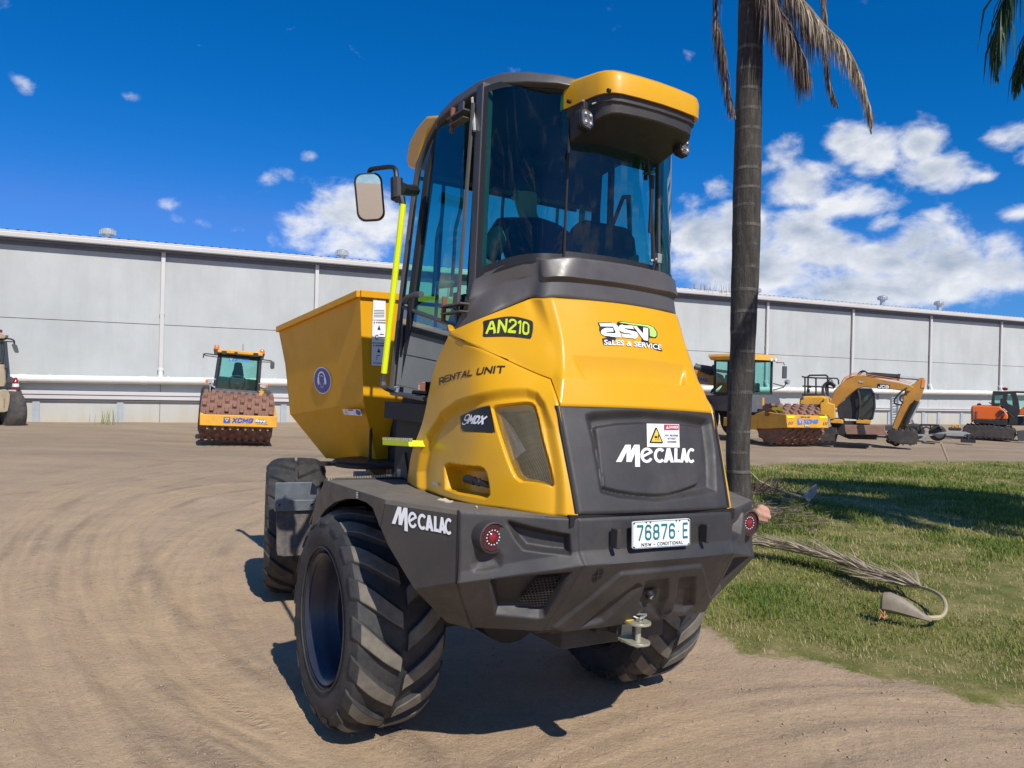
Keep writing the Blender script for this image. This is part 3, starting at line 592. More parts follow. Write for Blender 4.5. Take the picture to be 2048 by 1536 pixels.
# gutter with a rolled front, soffit board behind it coloured dark as the gutter's shade band
prof = [(-.30, ZG+.03), (-.42, ZG), (-.46, ZG+.04), (-.47, ZG+.17), (-.45, ZG+.20), (-.46, ZG+.25), (-.43, ZG+.28), (-.40, ZG+.25), (-.30, ZG+.24)]
mb = MB(); mb.prism([(x, YL, z) for x, z in prof], (0, YR-YL, 0)); mb.build('gutter', M_gut, wh, smooth=False)
mb = MB(); mb.box((-.06, (YL+YR)/2, ZG-.03), (.5, YL-YR, .05)); mb.box((-.02, (YL+YR)/2, ZG-.135), (.036, YL-YR, .17)); mb.build('soffit', M_soff, wh, smooth=False)
# corrugated roof sheet, its wavy edge showing over the gutter
ys = np.arange(YL, YR, -.085); nr = len(ys); zc = .030*np.sin(np.arange(nr)*math.pi*.5)
mb = MB(); mb.add([(-.36, y, ZG+.30+c) for y, c in zip(ys, zc)]+[(9, y, ZG+1.05+c) for y, c in zip(ys, zc)], [(i, i+1, nr+i+1, nr+i) for i in range(nr-1)])
mb.add([(9, YL, ZG+1.05), (9, YR, ZG+1.05), (18.3, YR, ZG+.3), (18.3, YL, ZG+.3)], [(0, 1, 2, 3)]); mb.build('roof', M_roof, wh, smooth=False)
mb = MB(); mb.box((-.34, (YL+YR)/2, ZG+.245), (.05, YL-YR, .06)); mb.build('roof_edge', M_gut, wh, smooth=False)
zl0 = (-0.26,0.163,1.645)[2]; zl1 = (-0.26,-54.514,2.097)[2]; yl0 = (-0.26,0.163,1.645)[1]; yl1 = (-0.26,-54.514,2.097)[1]
zp = lambda y: zl0+(zl1-zl0)*(y-yl0)/(yl1-yl0)
for y in cols_y:                                                    # downpipes into the collector
    if not YR < y < YL: continue
    o = MB().box((-.10, y, (ZG+zp(y)+.5)/2), (.10, .16, ZG-zp(y)-.5)).build('downpipe', M_gut, wh, bevel=.02)
    MB().tube([(-.10, y, zp(y)+.52), (-.10, y, zp(y)+.40), (-.22, y, zp(y)+.22), (-.27, y, zp(y)+.05)], [.085, .085, .085, .085], 10).lathe([(-.06, .12), (.06, .12)], (-.1, y, zp(y)+.46), (0, 0, 1), 12).build('pipe_elbow', M_pvc, o)
    MB().box((-.10, y, 4.4), (.115, .19, .045)).build('pipe_bracket', M_gut, o)
mb = MB(); mb.tube([(-.27, YL, zp(YL)), (-.27, YR, zp(YR))], .155, 14, True)
yy = YL-1.0
while yy > YR:
    mb.tube([(-.27, yy+.12, zp(yy)), (-.27, yy-.12, zp(yy))], .172, 14); mb.box((-.14, yy-.9, zp(yy)+.06), (.3, .06, .24)); yy -= 4.15
mb.build('collector_pipe', M_pvc, wh)
# ledges: a deep one on the left half, a lower one on the right half
la, lb = (-0.2,-0.659,1.205)[2], (-0.2,-0.666,0.878)[2]
ymid = (0,-19.456,1.111)[1]
def ledge(y0, y1, z1, z0, d):
    mb = MB(); mb.box((-d/2, (y0+y1)/2, z1-(z1-z0)*.22), (d, y0-y1, (z1-z0)*.44)); mb.box((-d/2+.02, (y0+y1)/2, z0+(z1-z0)*.28), (d-.04, y0-y1, (z1-z0)*.5)); mb.box((-.03, (y0+y1)/2, z0-.05), (.06, y0-y1, .06))
    mb.build('ledge', M_ledge, wh, bevel=.012)
ledge(YL, ymid, la, lb, .22)
ra, rb = (-0.2,-49.207,1.063)[2], (-0.2,-49.214,0.857)[2]
ledge(ymid-.5, YR, ra, rb, .2)
for p in [(-0.03,-0.187,0.444),(-0.03,-3.069,0.372),(-0.03,-6.123,0.397),(-0.03,-9.366,0.316)]: MB().box((-.03, p[1], (lb-.1)/2-.2), (.06, .24, lb+.3)).build('post', M_post, wh, smooth=False)
for p in [(-0.03,-38.51,0.23),(-0.03,-40.588,0.24),(-0.03,-43.193,0.251),(-0.03,-45.406,0.261),(-0.03,-48.37,0.274),(-0.03,-49.771,0.28),(-0.03,-51.909,0.29),(-0.03,-56.16,0.309)]: MB().box((-.03, p[1], (rb-.1)/2-.2), (.06, .26, rb+.3)).build('post', M_post, wh, smooth=False)
for p in [(1.2,-2.378,7.245),(1.2,-11.94,7.236),(1.2,-35.919,7.234),(1.2,-46.036,7.466),(1.2,-51.166,7.461),(1.2,-24.315,7.163),(1.2,-68.427,7.797)]:
    c = (1.2, p[1], p[2]+.16); v = MB().lathe([(-.75, .15), (.16, .15), (.17, .19), (.21, .29), (.33, .31), (.43, .24), (.47, .11), (.48, 0)], c, (0, 0, 1), 20).build('roof_vent', M_vent, wh)
    f = MB()
    for k in range(16):
        q = k*math.pi/8; f.box((c[0]+.295*math.cos(q), c[1]+.295*math.sin(q), c[2]+.28), (.03, .03, .16))
    f.build('vent_fin', M_vent, v)
# dry weeds on the roof edge and at the foot of the wall
def weed(name, p, n, h, spread, colr, label, group=None, s=0):
    r = random.Random(s); mb = MB()
    for _ in range(n):
        a = r.random()*6.28; l = h*(.5+.6*r.random()); d = Vector((math.cos(a), math.sin(a), 0)); b0 = Vector(p)+Vector((r.gauss(0, spread), r.gauss(0, spread), 0)); w = .016
        t = d*l*.25*r.random(); mb.add([b0-d*w, b0+d*w, b0+t+Vector((0, 0, l))], [(0, 1, 2)])
    o = mb.build(name, mat(name+'_stalk', colr, .8, var=.3, rvar=0), None, smooth=False); return tag(o, label, 'weeds', group)
wmx = WM @ Vector((-0.38,-31.586,7.039)); 
for k, u in enumerate([(-0.38,-30.502,7.018),(-0.38,-31.025,7.027),(-0.38,-31.553,7.037),(-0.38,-32.086,7.047),(-0.38,-32.49,7.047)]):
    weed('dry_weed', WM @ Vector((u[0], u[1], ZG+.25)), 9, .55, .16, (.34,.29,.16), 'dry weeds sprouting from the warehouse gutter beside the palm trunk', 'weeds in the gutter', k)
weed('wall_weed', (-15.32,29.11,0), 26, .75, .22, (.22,.27,.09), 'thin green weeds at the foot of the warehouse wall left of the roller', None, 9)

# ================================================================ the dumper
DM = frame((-0.0532, 4.669, -0.0365), 30.757, 1.768)
dumper = empty('dumper', DM, 'big yellow cabbed site dumper seen from behind, charcoal bumper, skip in front', 'dumper')

def sstep(x): x = np.clip(x, 0, 1); return x*x*(3-2*x)
def skin_obj(name, sk, ns, nt_, feats, mat_, parent, mirrored=False, skirt=.03, edge=.006):
    def ax_(n): a = np.linspace(0, 1, n); return np.r_[0, a[0]+.0, a[1:-1], 1, 1]
    A, B = ax_(ns), ax_(nt_); na, nb = len(A), len(B)
    SA, TB = np.meshgrid(A, B); sa, tb = SA.ravel(), TB.ravel()
    P = sk.P(sa, tb); N = sk.N(sa, tb); Q = np.c_[sa*sk.Ls, tb*sk.Lt]; off = np.zeros(len(P))
    for ft in feats:
        if callable(ft): off += ft(sa, tb); continue
        poly, depth, width = ft
        pl = np.asarray(poly, float)*np.array([sk.Ls, sk.Lt]); off += depth*sstep(.5-sd_poly(Q, pl)/width)
    ia, ib = np.meshgrid(np.arange(na), np.arange(nb)); ia, ib = ia.ravel(), ib.ravel()
    rim = (ia == 0) | (ia == na-1) | (ib == 0) | (ib == nb-1)
    near = np.minimum(np.minimum(sa, 1-sa)*sk.Ls, np.minimum(tb, 1-tb)*sk.Lt)
    off -= edge*(1-np.clip(near/(edge*2.2), 0, 1))**2
    off = np.where(rim, off-skirt, off); P = P+N*off[:, None]
    if mirrored: P = P*np.array([1, -1, 1])
    i = (np.arange(nb-1)[:, None]*na+np.arange(na-1)[None]).ravel(); F = np.stack([i, i+1, i+na+1, i+na], 1)
    if mirrored: F = F[:, ::-1]
    me = bpy.data.meshes.new(name); me.from_pydata(P.tolist(), [], F.tolist()); me.update()
    me.polygons.foreach_set('use_smooth', [True]*len(me.polygons)); me.set_sharp_from_angle(angle=rad(50))
    o = bpy.data.objects.new(name, me); link(o); me.materials.append(mat_); o.parent = parent; return o
def skin_patch(name, sk, poly, off, mat_, parent, step=.02, mirrored=False, thick=0):
    """a piece of sheet that follows the skin inside an outline given in (s, t)"""
    pl = np.asarray(poly, float)*np.array([sk.Ls, sk.Lt]); pts = []
    for i in range(len(pl)):
        a, b = pl[i], pl[(i+1) % len(pl)]; n = max(1, int(np.linalg.norm(b-a)/step)); pts += [a+(b-a)*k/n for k in range(n)]
    nb = len(pts); gx_, gy_ = np.meshgrid(np.arange(pl[:, 0].min(), pl[:, 0].max(), step), np.arange(pl[:, 1].min(), pl[:, 1].max(), step)); G = np.c_[gx_.ravel(), gy_.ravel()]
    G = G[sd_poly(G, pl) < -step*.5]; allp = [Vector(p) for p in pts]+[Vector(p) for p in G]
    vo, _, fo, *_ = delaunay_2d_cdt(allp, [], [list(range(nb))], 1, 1e-6)
    V = np.array([tuple(v) for v in vo]); s_, t_ = V[:, 0]/sk.Ls, V[:, 1]/sk.Lt; P = sk.P(s_, t_)+sk.N(s_, t_)*off
    if mirrored: P = P*np.array([1, -1, 1])
    me = bpy.data.meshes.new(name); me.from_pydata(P.tolist(), [], [tuple(f) for f in fo]); me.update(); me.polygons.foreach_set('use_smooth', [True]*len(me.polygons))
    o = bpy.data.objects.new(name, me); link(o); me.materials.append(mat_); o.parent = parent
    if thick: m_ = o.modifiers.new('thick', 'SOLIDIFY'); m_.thickness = thick; m_.offset = 0
    return o

# ---- lettering: text outlines as meshes, mapped onto a four-cornered area
_tc = {}
def text_geo(body, bold=0, shear=0, spacing=1.0):
    key = (body, bold, shear, spacing)
    if key not in _tc:
        cu = bpy.data.curves.new('lettering', 'FONT'); cu.body = body; cu.offset = bold; cu.shear = shear; cu.space_character = spacing; cu.resolution_u = 4; cu.fill_mode = 'FRONT'
        ob = bpy.data.objects.new('lettering', cu); link(ob); bpy.context.view_layer.update()
        me = bpy.data.meshes.new_from_object(ob.evaluated_get(bpy.context.evaluated_depsgraph_get()))
        V = np.array([v.co[:2] for v in me.vertices]); F = [tuple(p.vertices) for p in me.polygons]
        bpy.data.objects.remove(ob); bpy.data.curves.remove(cu); bpy.data.meshes.remove(me); _tc[key] = (V, F)
    return _tc[key]
def unit(V, ref=None):
    r = V if ref is None else ref; lo, hi = r.min(0), r.max(0); return (V-lo)/(hi-lo)
def bil(c, uv):
    c = np.array(c, float); u, v = uv[:, :1], uv[:, 1:2]           # corners: lower left, lower right, upper right, upper left
    return c[0]*(1-u)*(1-v)+c[1]*u*(1-v)+c[2]*u*v+c[3]*(1-u)*v
def flat_obj(name, P, F, mat_, parent):
    me = bpy.data.meshes.new(name); me.from_pydata([tuple(p) for p in P], [], F); me.update(); o = bpy.data.objects.new(name, me); link(o); me.materials.append(mat_); o.parent = parent; return o
def on_skin(name, uv, F, sk, corners, off, mat_, parent):
    st = bil(corners, uv); P = sk.P(st[:, 0], st[:, 1])+sk.N(st[:, 0], st[:, 1])*off; return flat_obj(name, P, F, mat_, parent)
def on_quad(name, uv, F, corners, off, mat_, parent):
    c = np.array(corners, float); n = np.cross(c[1]-c[0], c[3]-c[0]); n /= np.linalg.norm(n); return flat_obj(name, bil(c, uv)+n*off, F, mat_, parent)
def merge(*gs):
    V, F, n = [], [], 0
    for v, f in gs: V.append(v); F += [tuple(i+n for i in q) for q in f]; n += len(v)
    return np.concatenate(V), F
def poly_geo(pts):
    vo, _, fo, *_ = delaunay_2d_cdt([Vector(p) for p in pts], [], [list(range(len(pts)))], 1, 1e-7); return np.array([tuple(v) for v in vo]), [tuple(f) for f in fo]
def text_uv(body, x0, y0, x1, y1, **k):
    V, F = text_geo(body, **k); u = unit(V); return u*np.array([x1-x0, y1-y0])+np.array([x0, y0]), F
def maker_logo():
    """the white word on the panels: a tall slanted M, a round e, small capitals"""
    h = lambda p: [((x-578)/842, (838-y)/241) for x, y in p]
    M_ = poly_geo(h([(578,785),(669,597),(724,597),(722,668),(758,597),(812,597),(818,838),(768,838),(766,690),(731,785),(680,785),(682,672),(632,785)]))
    ring = lambda cx, cy, rx, ry, a0, a1, wx, wy, n=18: poly_geo(h([(cx+rx*math.cos(a0+(a1-a0)*i/n), cy-ry*math.sin(a0+(a1-a0)*i/n)) for i in range(n+1)]+[(cx+(rx-wx)*math.cos(a1-(a1-a0)*i/n), cy-(ry-wy)*math.sin(a1-(a1-a0)*i/n)) for i in range(n+1)]))
    e1 = ring(888, 712, 68, 84, .38, 5.75, 30, 30); e2 = poly_geo(h([(852,738),(846,712),(936,662),(952,684)]))
    c1 = ring(1028, 714, 66, 82, .75, 5.5, 32, 32); c2 = ring(1398, 716, 56, 82, .85, 5.45, 27, 30)
    def A_(x0, x1): m_ = (x0+x1)/2; w = (x1-x0); return merge(poly_geo(h([(x0,792),(m_-w*.22,636),(m_+w*.12,636),(m_+w*.04,700),(x0+w*.34,792)])), poly_geo(h([(m_+w*.12,636),(x1,792),(x1-w*.33,792),(m_-.02*w,690)])), poly_geo(h([(x0+w*.30,768),(x0+w*.38,732),(x1-w*.28,732),(x1-w*.2,768)])))
    L_ = poly_geo(h([(1192,636),(1228,636),(1228,758),(1262,758),(1262,790),(1192,790)]))
    return merge(M_, e1, e2, c1, A_(1072, 1188), L_, A_(1262, 1358), c2)
def dealer_logo(P):
    """the dealer's badge: dark backing, white slanted letters, light green tail; P(name, uv, F, layer, material)"""
    h = lambda p: [((x-180)/1670, (820-y)/770) for x, y in p]
    arc = lambda cx, cy, rx, ry, a0, a1, n=10: [(cx+rx*math.cos(rad(a0+(a1-a0)*i/n)), cy-ry*math.sin(rad(a0+(a1-a0)*i/n))) for i in range(n+1)]
    P('backing', *merge(poly_geo(h([(188,72),(470,82),(560,112),(620,150),(640,80),(720,62),(1470,150),(1600,210),(1690,330),(1690,430),(1640,480),(1460,470),(1450,600),(1760,630),(1845,805),(320,640),(285,490),(400,470),(260,360),(220,260),(228,180)]))), 0, M_black)
    a_ = merge(poly_geo(h([(215,100),(470,108)]+arc(500,240,150,130,80,0)+[(735,488),(600,478),(560,385),(595,350),(530,200),(245,180)])), poly_geo(h(arc(400,330,150,105,110,270)+[(600,478),(575,375),(380,352),(372,325),(545,330),(525,240),(400,225)])))
    s_ = merge(poly_geo(h(arc(770,235,118,82,95,265)+[(1010,420),(1100,520),(760,485),(735,405),(1000,420),(1020,400),(860,370)])), poly_geo(h([(700,170),(1000,190),(1030,272),(790,250),(775,265),(1030,330)]+arc(1030,430,120,98,80,-85)+[(1010,425),(1020,400),(800,368),(690,320),(650,230)])))
    v_ = merge(poly_geo(h([(1020,195),(1105,200),(1285,385),(1285,225),(1415,238),(1420,565),(1305,552)])))
    P('letters', *merge(a_, s_, v_), 1, M_white)
    P('tail', *poly_geo(h([(665,105),(740,85),(1440,165),(1560,215),(1650,330),(1655,420),(1600,465),(1470,440),(1455,250),(1390,205),(830,130)])), 1, M_green)
    V, F = text_geo('SaLES & SERVICE', bold=.016); u = unit(V); x = 325+u[:, 0]*1470; y = 655-u[:, 1]*130+(u[:, 0])*125
    P('strapline', np.c_[(x-180)/1670, (820-y)/770], F, 1, M_white)

_G = {'A': [[(0,0),(.26,1),(.36,1),(.62,0)],[(.12,.30),(.50,.30)]], 'B': [[(0,0),(0,1),(.45,1),(.58,.88),(.58,.66),(.45,.53),(0,.53)],[(.45,.53),(.6,.4),(.6,.14),(.45,0),(0,0)]], 'C': [[(.6,.82),(.6,.86),(.46,1),(.14,1),(0,.86),(0,.14),(.14,0),(.46,0),(.6,.14),(.6,.18)]],
 'D': [[(0,0),(0,1),(.4,1),(.6,.8),(.6,.2),(.4,0),(0,0)]], 'E': [[(.56,1),(0,1),(0,0),(.56,0)],[(0,.52),(.5,.52)]], 'G': [[(.6,.84),(.46,1),(.14,1),(0,.86),(0,.14),(.14,0),(.46,0),(.6,.14),(.6,.46),(.34,.46)]], 'I': [[(0,0),(0,1)]], 'J': [[(.5,1),(.5,.14),(.36,0),(.12,0),(0,.14),(0,.26)]],
 'L': [[(0,1),(0,0),(.54,0)]], 'M': [[(0,0),(0,1),(.36,.3),(.72,1),(.72,0)]], 'N': [[(0,0),(0,1),(.6,0),(.6,1)]], 'O': [[(.14,0),(.46,0),(.6,.14),(.6,.86),(.46,1),(.14,1),(0,.86),(0,.14),(.14,0)]], 'R': [[(0,0),(0,1),(.46,1),(.6,.87),(.6,.6),(.46,.47),(0,.47)],[(.34,.47),(.6,0)]],
 'S': [[(.58,.86),(.44,1),(.14,1),(0,.86),(0,.66),(.14,.53),(.46,.5),(.6,.37),(.6,.14),(.46,0),(.14,0),(0,.14)]], 'T': [[(0,1),(.6,1)],[(.3,1),(.3,0)]], 'U': [[(0,1),(0,.14),(.14,0),(.46,0),(.6,.14),(.6,1)]], 'V': [[(0,1),(.3,0),(.6,1)]], 'W': [[(0,1),(.2,0),(.4,.8),(.6,0),(.8,1)]], 'X': [[(0,0),(.6,1)],[(0,1),(.6,0)]],
 'K': [[(0,0),(0,1)],[(.58,1),(.06,.46),(.6,0)]], 'Y': [[(0,1),(.3,.5),(.6,1)],[(.3,.5),(.3,0)]], 'F': [[(.56,1),(0,1),(0,0)],[(0,.5),(.5,.5)]], 'H': [[(0,0),(0,1)],[(.6,0),(.6,1)],[(0,.5),(.6,.5)]], 'P': [[(0,0),(0,1),(.46,1),(.6,.87),(.6,.57),(.46,.44),(0,.44)]], '-': [[(0,.5),(.4,.5)]], '.': [[(0,0),(.02,.02)]],
 '0': [[(.14,0),(.42,0),(.56,.16),(.56,.84),(.42,1),(.14,1),(0,.84),(0,.16),(.14,0)]], '1': [[(0,.82),(.2,1),(.2,0)]], '2': [[(0,.82),(.02,.88),(.14,1),(.42,1),(.56,.87),(.56,.62),(0,.08),(0,0),(.58,0)]], '5': [[(.54,1),(.04,1),(.02,.56),(.42,.58),(.56,.44),(.56,.14),(.42,0),(.14,0),(0,.12)]],
 '6': [[(.54,.86),(.42,1),(.14,1),(0,.84),(0,.16),(.14,0),(.42,0),(.56,.14),(.56,.42),(.42,.56),(.14,.56),(0,.42)]], '7': [[(0,1),(.56,1),(.56,.9),(.2,0)]], '8': [[(.14,.53),(.02,.64),(.02,.88),(.14,1),(.42,1),(.54,.88),(.54,.64),(.42,.53),(.14,.53),(0,.42),(0,.14),(.14,0),(.42,0),(.56,.14),(.56,.42),(.42,.53)]],
 '9': [[(.02,.14),(.14,0),(.42,0),(.56,.16),(.56,.84),(.42,1),(.14,1),(0,.86),(0,.58),(.14,.44),(.42,.44),(.56,.58)]], ' ': []}
def poly_union(polys):
    """several overlapping outlines as one flat set of triangles"""
    vs, fs = [], []
    for p in polys:
        a = sum(p[i][0]*p[(i+1) % len(p)][1]-p[(i+1) % len(p)][0]*p[i][1] for i in range(len(p)))
        if a < 0: p = p[::-1]
        fs.append(list(range(len(vs), len(vs)+len(p)))); vs += [Vector((q[0], q[1])) for q in p]
    V, _, F, _, _, fo = delaunay_2d_cdt(vs, [], fs, 0, 1e-6)
    return np.array([tuple(v) for v in V]), [tuple(f) for f, q in zip(F, fo) if q]
def strokes(body, th=.2, gap=.16, sx=1.0, slant=0):
    """squared block letters drawn with a flat pen"""
    polys, x = [], 0; r = th/2
    for ch in body:
        w = max([p[0] for st in _G[ch] for p in st], default=.35)*sx
        for st in _G[ch]:
            P = [np.array((x+r+p[0]*sx, r+p[1]*(1-th))) for p in st]; n = len(P); cl = np.allclose(P[0], P[-1])
            for i in range(n-1):
                d = (P[i+1]-P[i])/max(1e-9, np.linalg.norm(P[i+1]-P[i])); m = np.array((-d[1], d[0]))*r
                e0 = d*r*(.98 if i == 0 and not cl and abs(d[0]*d[1]) < .05 else 0); polys.append([tuple(P[i]-m-e0*0), tuple(P[i+1]-m), tuple(P[i+1]+m), tuple(P[i]+m-e0*0)])
                if 0 < i or cl: polys.append([tuple(P[i]+r*np.array((math.cos(q), math.sin(q)))) for q in [k*math.pi/4+math.pi/8 for k in range(8)]])
            for q in ((P[0], P[1]), (P[-1], P[-2])):
                if cl: break
                d = (q[0]-q[1])/np.linalg.norm(q[0]-q[1]); m = np.array((-d[1], d[0]))*r; polys.append([tuple(q[0]-m-d*.001), tuple(q[0]-m+d*r), tuple(q[0]+m+d*r), tuple(q[0]+m-d*.001)])
        x += w+th+gap*(1 if ch != ' ' else 0)
    V, F = poly_union(polys); V = V+np.c_[V[:, 1]*slant, V[:, 1]*0]; return V, F
def stroke_uv(body, x0, y0, x1, y1, **k):
    V, F = strokes(body, **k); return unit(V)*np.array([x1-x0, y1-y0])+np.array([x0, y0]), F

# ---- side panels
arch = [(0.277,-0.178),(0.136,0.131),(0.122,0.279),(0.121,0.447),(0.203,0.582),(0.347,0.652),(0.518,0.706),(0.705,0.783),(0.842,0.831),(0.892,0.822),(0.92,0.761),(0.946,0.593),(0.948,0.409),(0.943,0.209),(0.944,-0.069),(0.789,-0.118)]
badge = [(0.364,0.605),(0.612,0.691),(0.621,0.674),(0.657,0.519),(0.425,0.518),(0.399,0.533)]
screen = [(0.638,0.678),(0.654,0.693),(0.836,0.766),(0.864,0.767),(0.877,0.75),(0.889,0.658),(0.916,0.227),(0.911,0.207),(0.811,0.211),(0.785,0.238),(0.761,0.286),(0.734,0.358),(0.691,0.505)]
pocket = [(0.329,0.218),(0.348,0.237),(0.604,0.269),(0.624,0.259),(0.64,0.235),(0.702,0.083),(0.697,0.069),(0.403,0.077)]
S = SK['side']
M_grille_shade = mat('grille_painted_shade', (.03,.026,.016), .8)
feats = [(arch, -.036, .045), (badge, -.008, .012), (screen, -.08, .02), (pocket, -.09, .022)]
for side, mir in (('left', False), ('right', True)):
    sp = skin_obj('side_panel', S, 240, 180, feats, M_yel, dumper, mir)
    skin_patch('badge_plate', S, badge, -.034, M_black, sp, mirrored=mir)
    skin_patch('side_grille', S, screen, -.052, M_screen, sp, .03, mir)
    h0, h1 = (0.509,0.176), (0.66,0.158)
    P = S.P(*np.array([h0, h1]).T)+S.N(*np.array([h0, h1]).T)*-.06
    if mir: P = P*np.array([1, -1, 1])
    v = P[1]-P[0]; mb = MB(); mb.tube([P[0], P[0]+v*.4], .020, 10); mb.tube([P[0]+v*.3, P[1]+v*.2], .015, 8); mb.lathe([(-.004, 0), (-.004, .02), (.012, .018), (.012, 0)], P[0]+v*.6, (0, -1 if mir else 1, 0), 10); mb.build('panel_handle', M_dark, sp)
    skin_patch('grille_shade_sheet', S, screen, -.102, M_grille_shade, sp, .03, mir)  # dark sheet painted as the shade inside the grille opening
    # what sits behind the perforated screen: a grey cowl
    mb = MB(); q = [(0.64,0.676),(0.732,0.586),(0.8,0.44),(0.737,0.364),(0.706,0.409)]; st = np.array(q); pp = S.P(st[:, 0], st[:, 1])+S.N(st[:, 0], st[:, 1])*-.09
    if mir: pp = pp*np.array([1, -1, 1])
    mb.poly(pp).build('cowl', M_steel, sp, smooth=False)
uv, F = merge(stroke_uv('MDX', .24, .10, 1, 1, th=.26, gap=.05, slant=.35), stroke_uv('9', .0, .0, .30, 1, th=.10, slant=.35))
on_skin('badge_lettering', uv, F, S, [(0.399,0.556),(0.598,0.556),(0.612,0.627),(0.408,0.621)], -.0315, M_white, dumper)
uv, F = merge(stroke_uv('RENTAL', 0, 0, .58, 1, th=.19, gap=.12, sx=1.25), stroke_uv('UNIT', .645, 0, 1, 1, th=.19, gap=.12, sx=1.25))
on_skin('side_lettering', uv, F, S, [(0.128,0.734),(0.693,0.911),(0.681,0.959),(0.105,0.767)], .003, M_black, dumper)
uv, F = text_uv('|||||||', .08, .2, .92, .8)
on_skin('small_plate', np.array([(0,0),(1,0),(1,1),(0,1)]), [(0,1,2,3)], S, [(0.28,0.069),(0.339,0.072),(0.329,0.092),(0.27,0.089)], -.026, M_palegrey, dumper)

# ---- hood
Hd = SK['hood']
d_t, d_b, d_l = (0.402,0.466), (0.395,0.268), (0.326,0.476)
d_l2 = (0.355,0.267)
def dent_f(s_, t_):
    k = np.clip((d_t[1]-t_)/(d_t[1]-d_b[1]), 0, 1); lim = d_l[0]+(d_l2[0]-d_l[0])*k; e = np.minimum(s_, 1-s_)
    return -.034*np.clip((d_t[1]-t_)/(d_t[1]-d_b[1]), 0, 1)*sstep((e-lim)/.012)*(1-sstep((d_b[1]-t_)/.045+.15))
slotA = [(0.033,-0.013),(0.064,0.167),(0.068,-0.016),(0.037,-0.361)]; slotB = [(0.165,0.018),(0.185,0.069),(0.188,-0.025),(0.169,-0.091)]
hood = skin_obj('hood', Hd, 240, 130, [dent_f], M_yel, dumper)
for sl in (slotA, slotB): skin_patch('vent_slot', Hd, sl, .002, M_frame, hood)
skin_patch('number_plate_decal', Hd, [(0.103,0.816),(0.106,0.836),(0.229,0.736),(0.233,0.719),(0.223,0.529),(0.219,0.513),(0.114,0.435),(0.11,0.451)], .003, M_black, hood)
uv, F = stroke_uv('AN210', 0.02, 0.04, .98, .96, th=.17, gap=.10, sx=.95)
on_skin('number_lettering', uv, F, Hd, [(0.113,0.462),(0.218,0.533),(0.222,0.707),(0.109,0.777)], .0055, M_lime, hood)
cor = [(0.398,0.551),(0.59,0.529),(0.617,0.817),(0.412,0.79)]
def dl(name, uv, F, layer, m_): on_skin('dealer_'+name, uv, F, Hd, cor, .003+.0025*layer, m_, hood)
cor = [(0.396,0.505),(0.593,0.562),(0.622,0.875),(0.412,0.79)]
dealer_logo(dl)

# ---- rear grille panel
Gr = SK['grille']
rec = [(0.152,0.895),(0.187,0.914),(0.333,0.943),(0.501,0.959),(0.717,0.946),(0.939,0.906),(0.95,0.877),(0.942,0.557),(0.908,0.197),(0.801,0.17),(0.472,0.124),(0.249,0.166),(0.159,0.206),(0.159,0.327),(0.159,0.668)]
shield = [(0.179,0.795),(0.196,0.813),(0.322,0.847),(0.491,0.867),(0.708,0.865),(0.892,0.849),(0.905,0.83),(0.866,0.556),(0.805,0.265),(0.789,0.248),(0.667,0.194),(0.567,0.163),(0.475,0.157),(0.36,0.171),(0.252,0.199),(0.175,0.23),(0.164,0.247),(0.17,0.462)]
gp = skin_obj('rear_panel', Gr, 190, 110, [(rec, -.034, .045), (shield, .024, .018)], M_grey, dumper)
uv, F = maker_logo()
on_skin('maker_lettering', uv, F, Gr, [(0.259,0.429),(0.775,0.427),(0.801,0.651),(0.282,0.638)], -.008, M_white, gp)
sgn = [(0.47,0.621),(0.693,0.619),(0.715,0.859),(0.493,0.852)]
on_skin('danger_sign', np.array([(0,0),(1,0),(1,1),(0,1)]), [(0,1,2,3)], Gr, sgn, -.006, M_white, gp)
on_skin('sign_red_band', np.array([(.525,.74),(.98,.74),(.98,.97),(.525,.97)]), [(0,1,2,3)], Gr, sgn, -.0045, M_red, gp)
on_skin('sign_heading', *stroke_uv('DANGER', .67, .80, .95, .91, th=.2), Gr, sgn, -.003, M_white, gp)
on_skin('sign_heading_mark', np.array([(.57,.79),(.65,.79),(.61,.92)]), [(0,1,2)], Gr, sgn, -.003, M_white, gp)
on_skin('sign_text', *merge(stroke_uv('MAY REVERSE', .55, .46, .96, .55, th=.16), stroke_uv('WITHOUT', .62, .33, .89, .42, th=.16), stroke_uv('WARNING.', .61, .19, .91, .28, th=.16)), Gr, sgn, -.0045, M_black, gp)
on_skin('sign_divider', np.array([(.518,.02),(.523,.02),(.523,.98),(.518,.98)]), [(0,1,2,3)], Gr, sgn, -.0045, M_black, gp)
on_skin('sign_triangle', np.array([(.065,.19),(.09,.165),(.45,.165),(.475,.19),(.29,.83),(.25,.83)]), [(0,1,2,3,4,5)], Gr, sgn, -.0045, M_black, gp)
on_skin('sign_triangle_fill', np.array([(.115,.215),(.425,.215),(.27,.755)]), [(0,1,2)], Gr, sgn, -.003, M_signy, gp)
on_skin('sign_pictogram', *merge(poly_geo([(.20,.29),(.37,.29),(.37,.305),(.20,.305)]), poly_geo([(.21,.37),(.29,.37),(.29,.46),(.21,.46)]), poly_geo([(.305,.34),(.325,.34),(.35,.50),(.335,.55),(.315,.50)])), Gr, sgn, -.0015, M_black, gp)
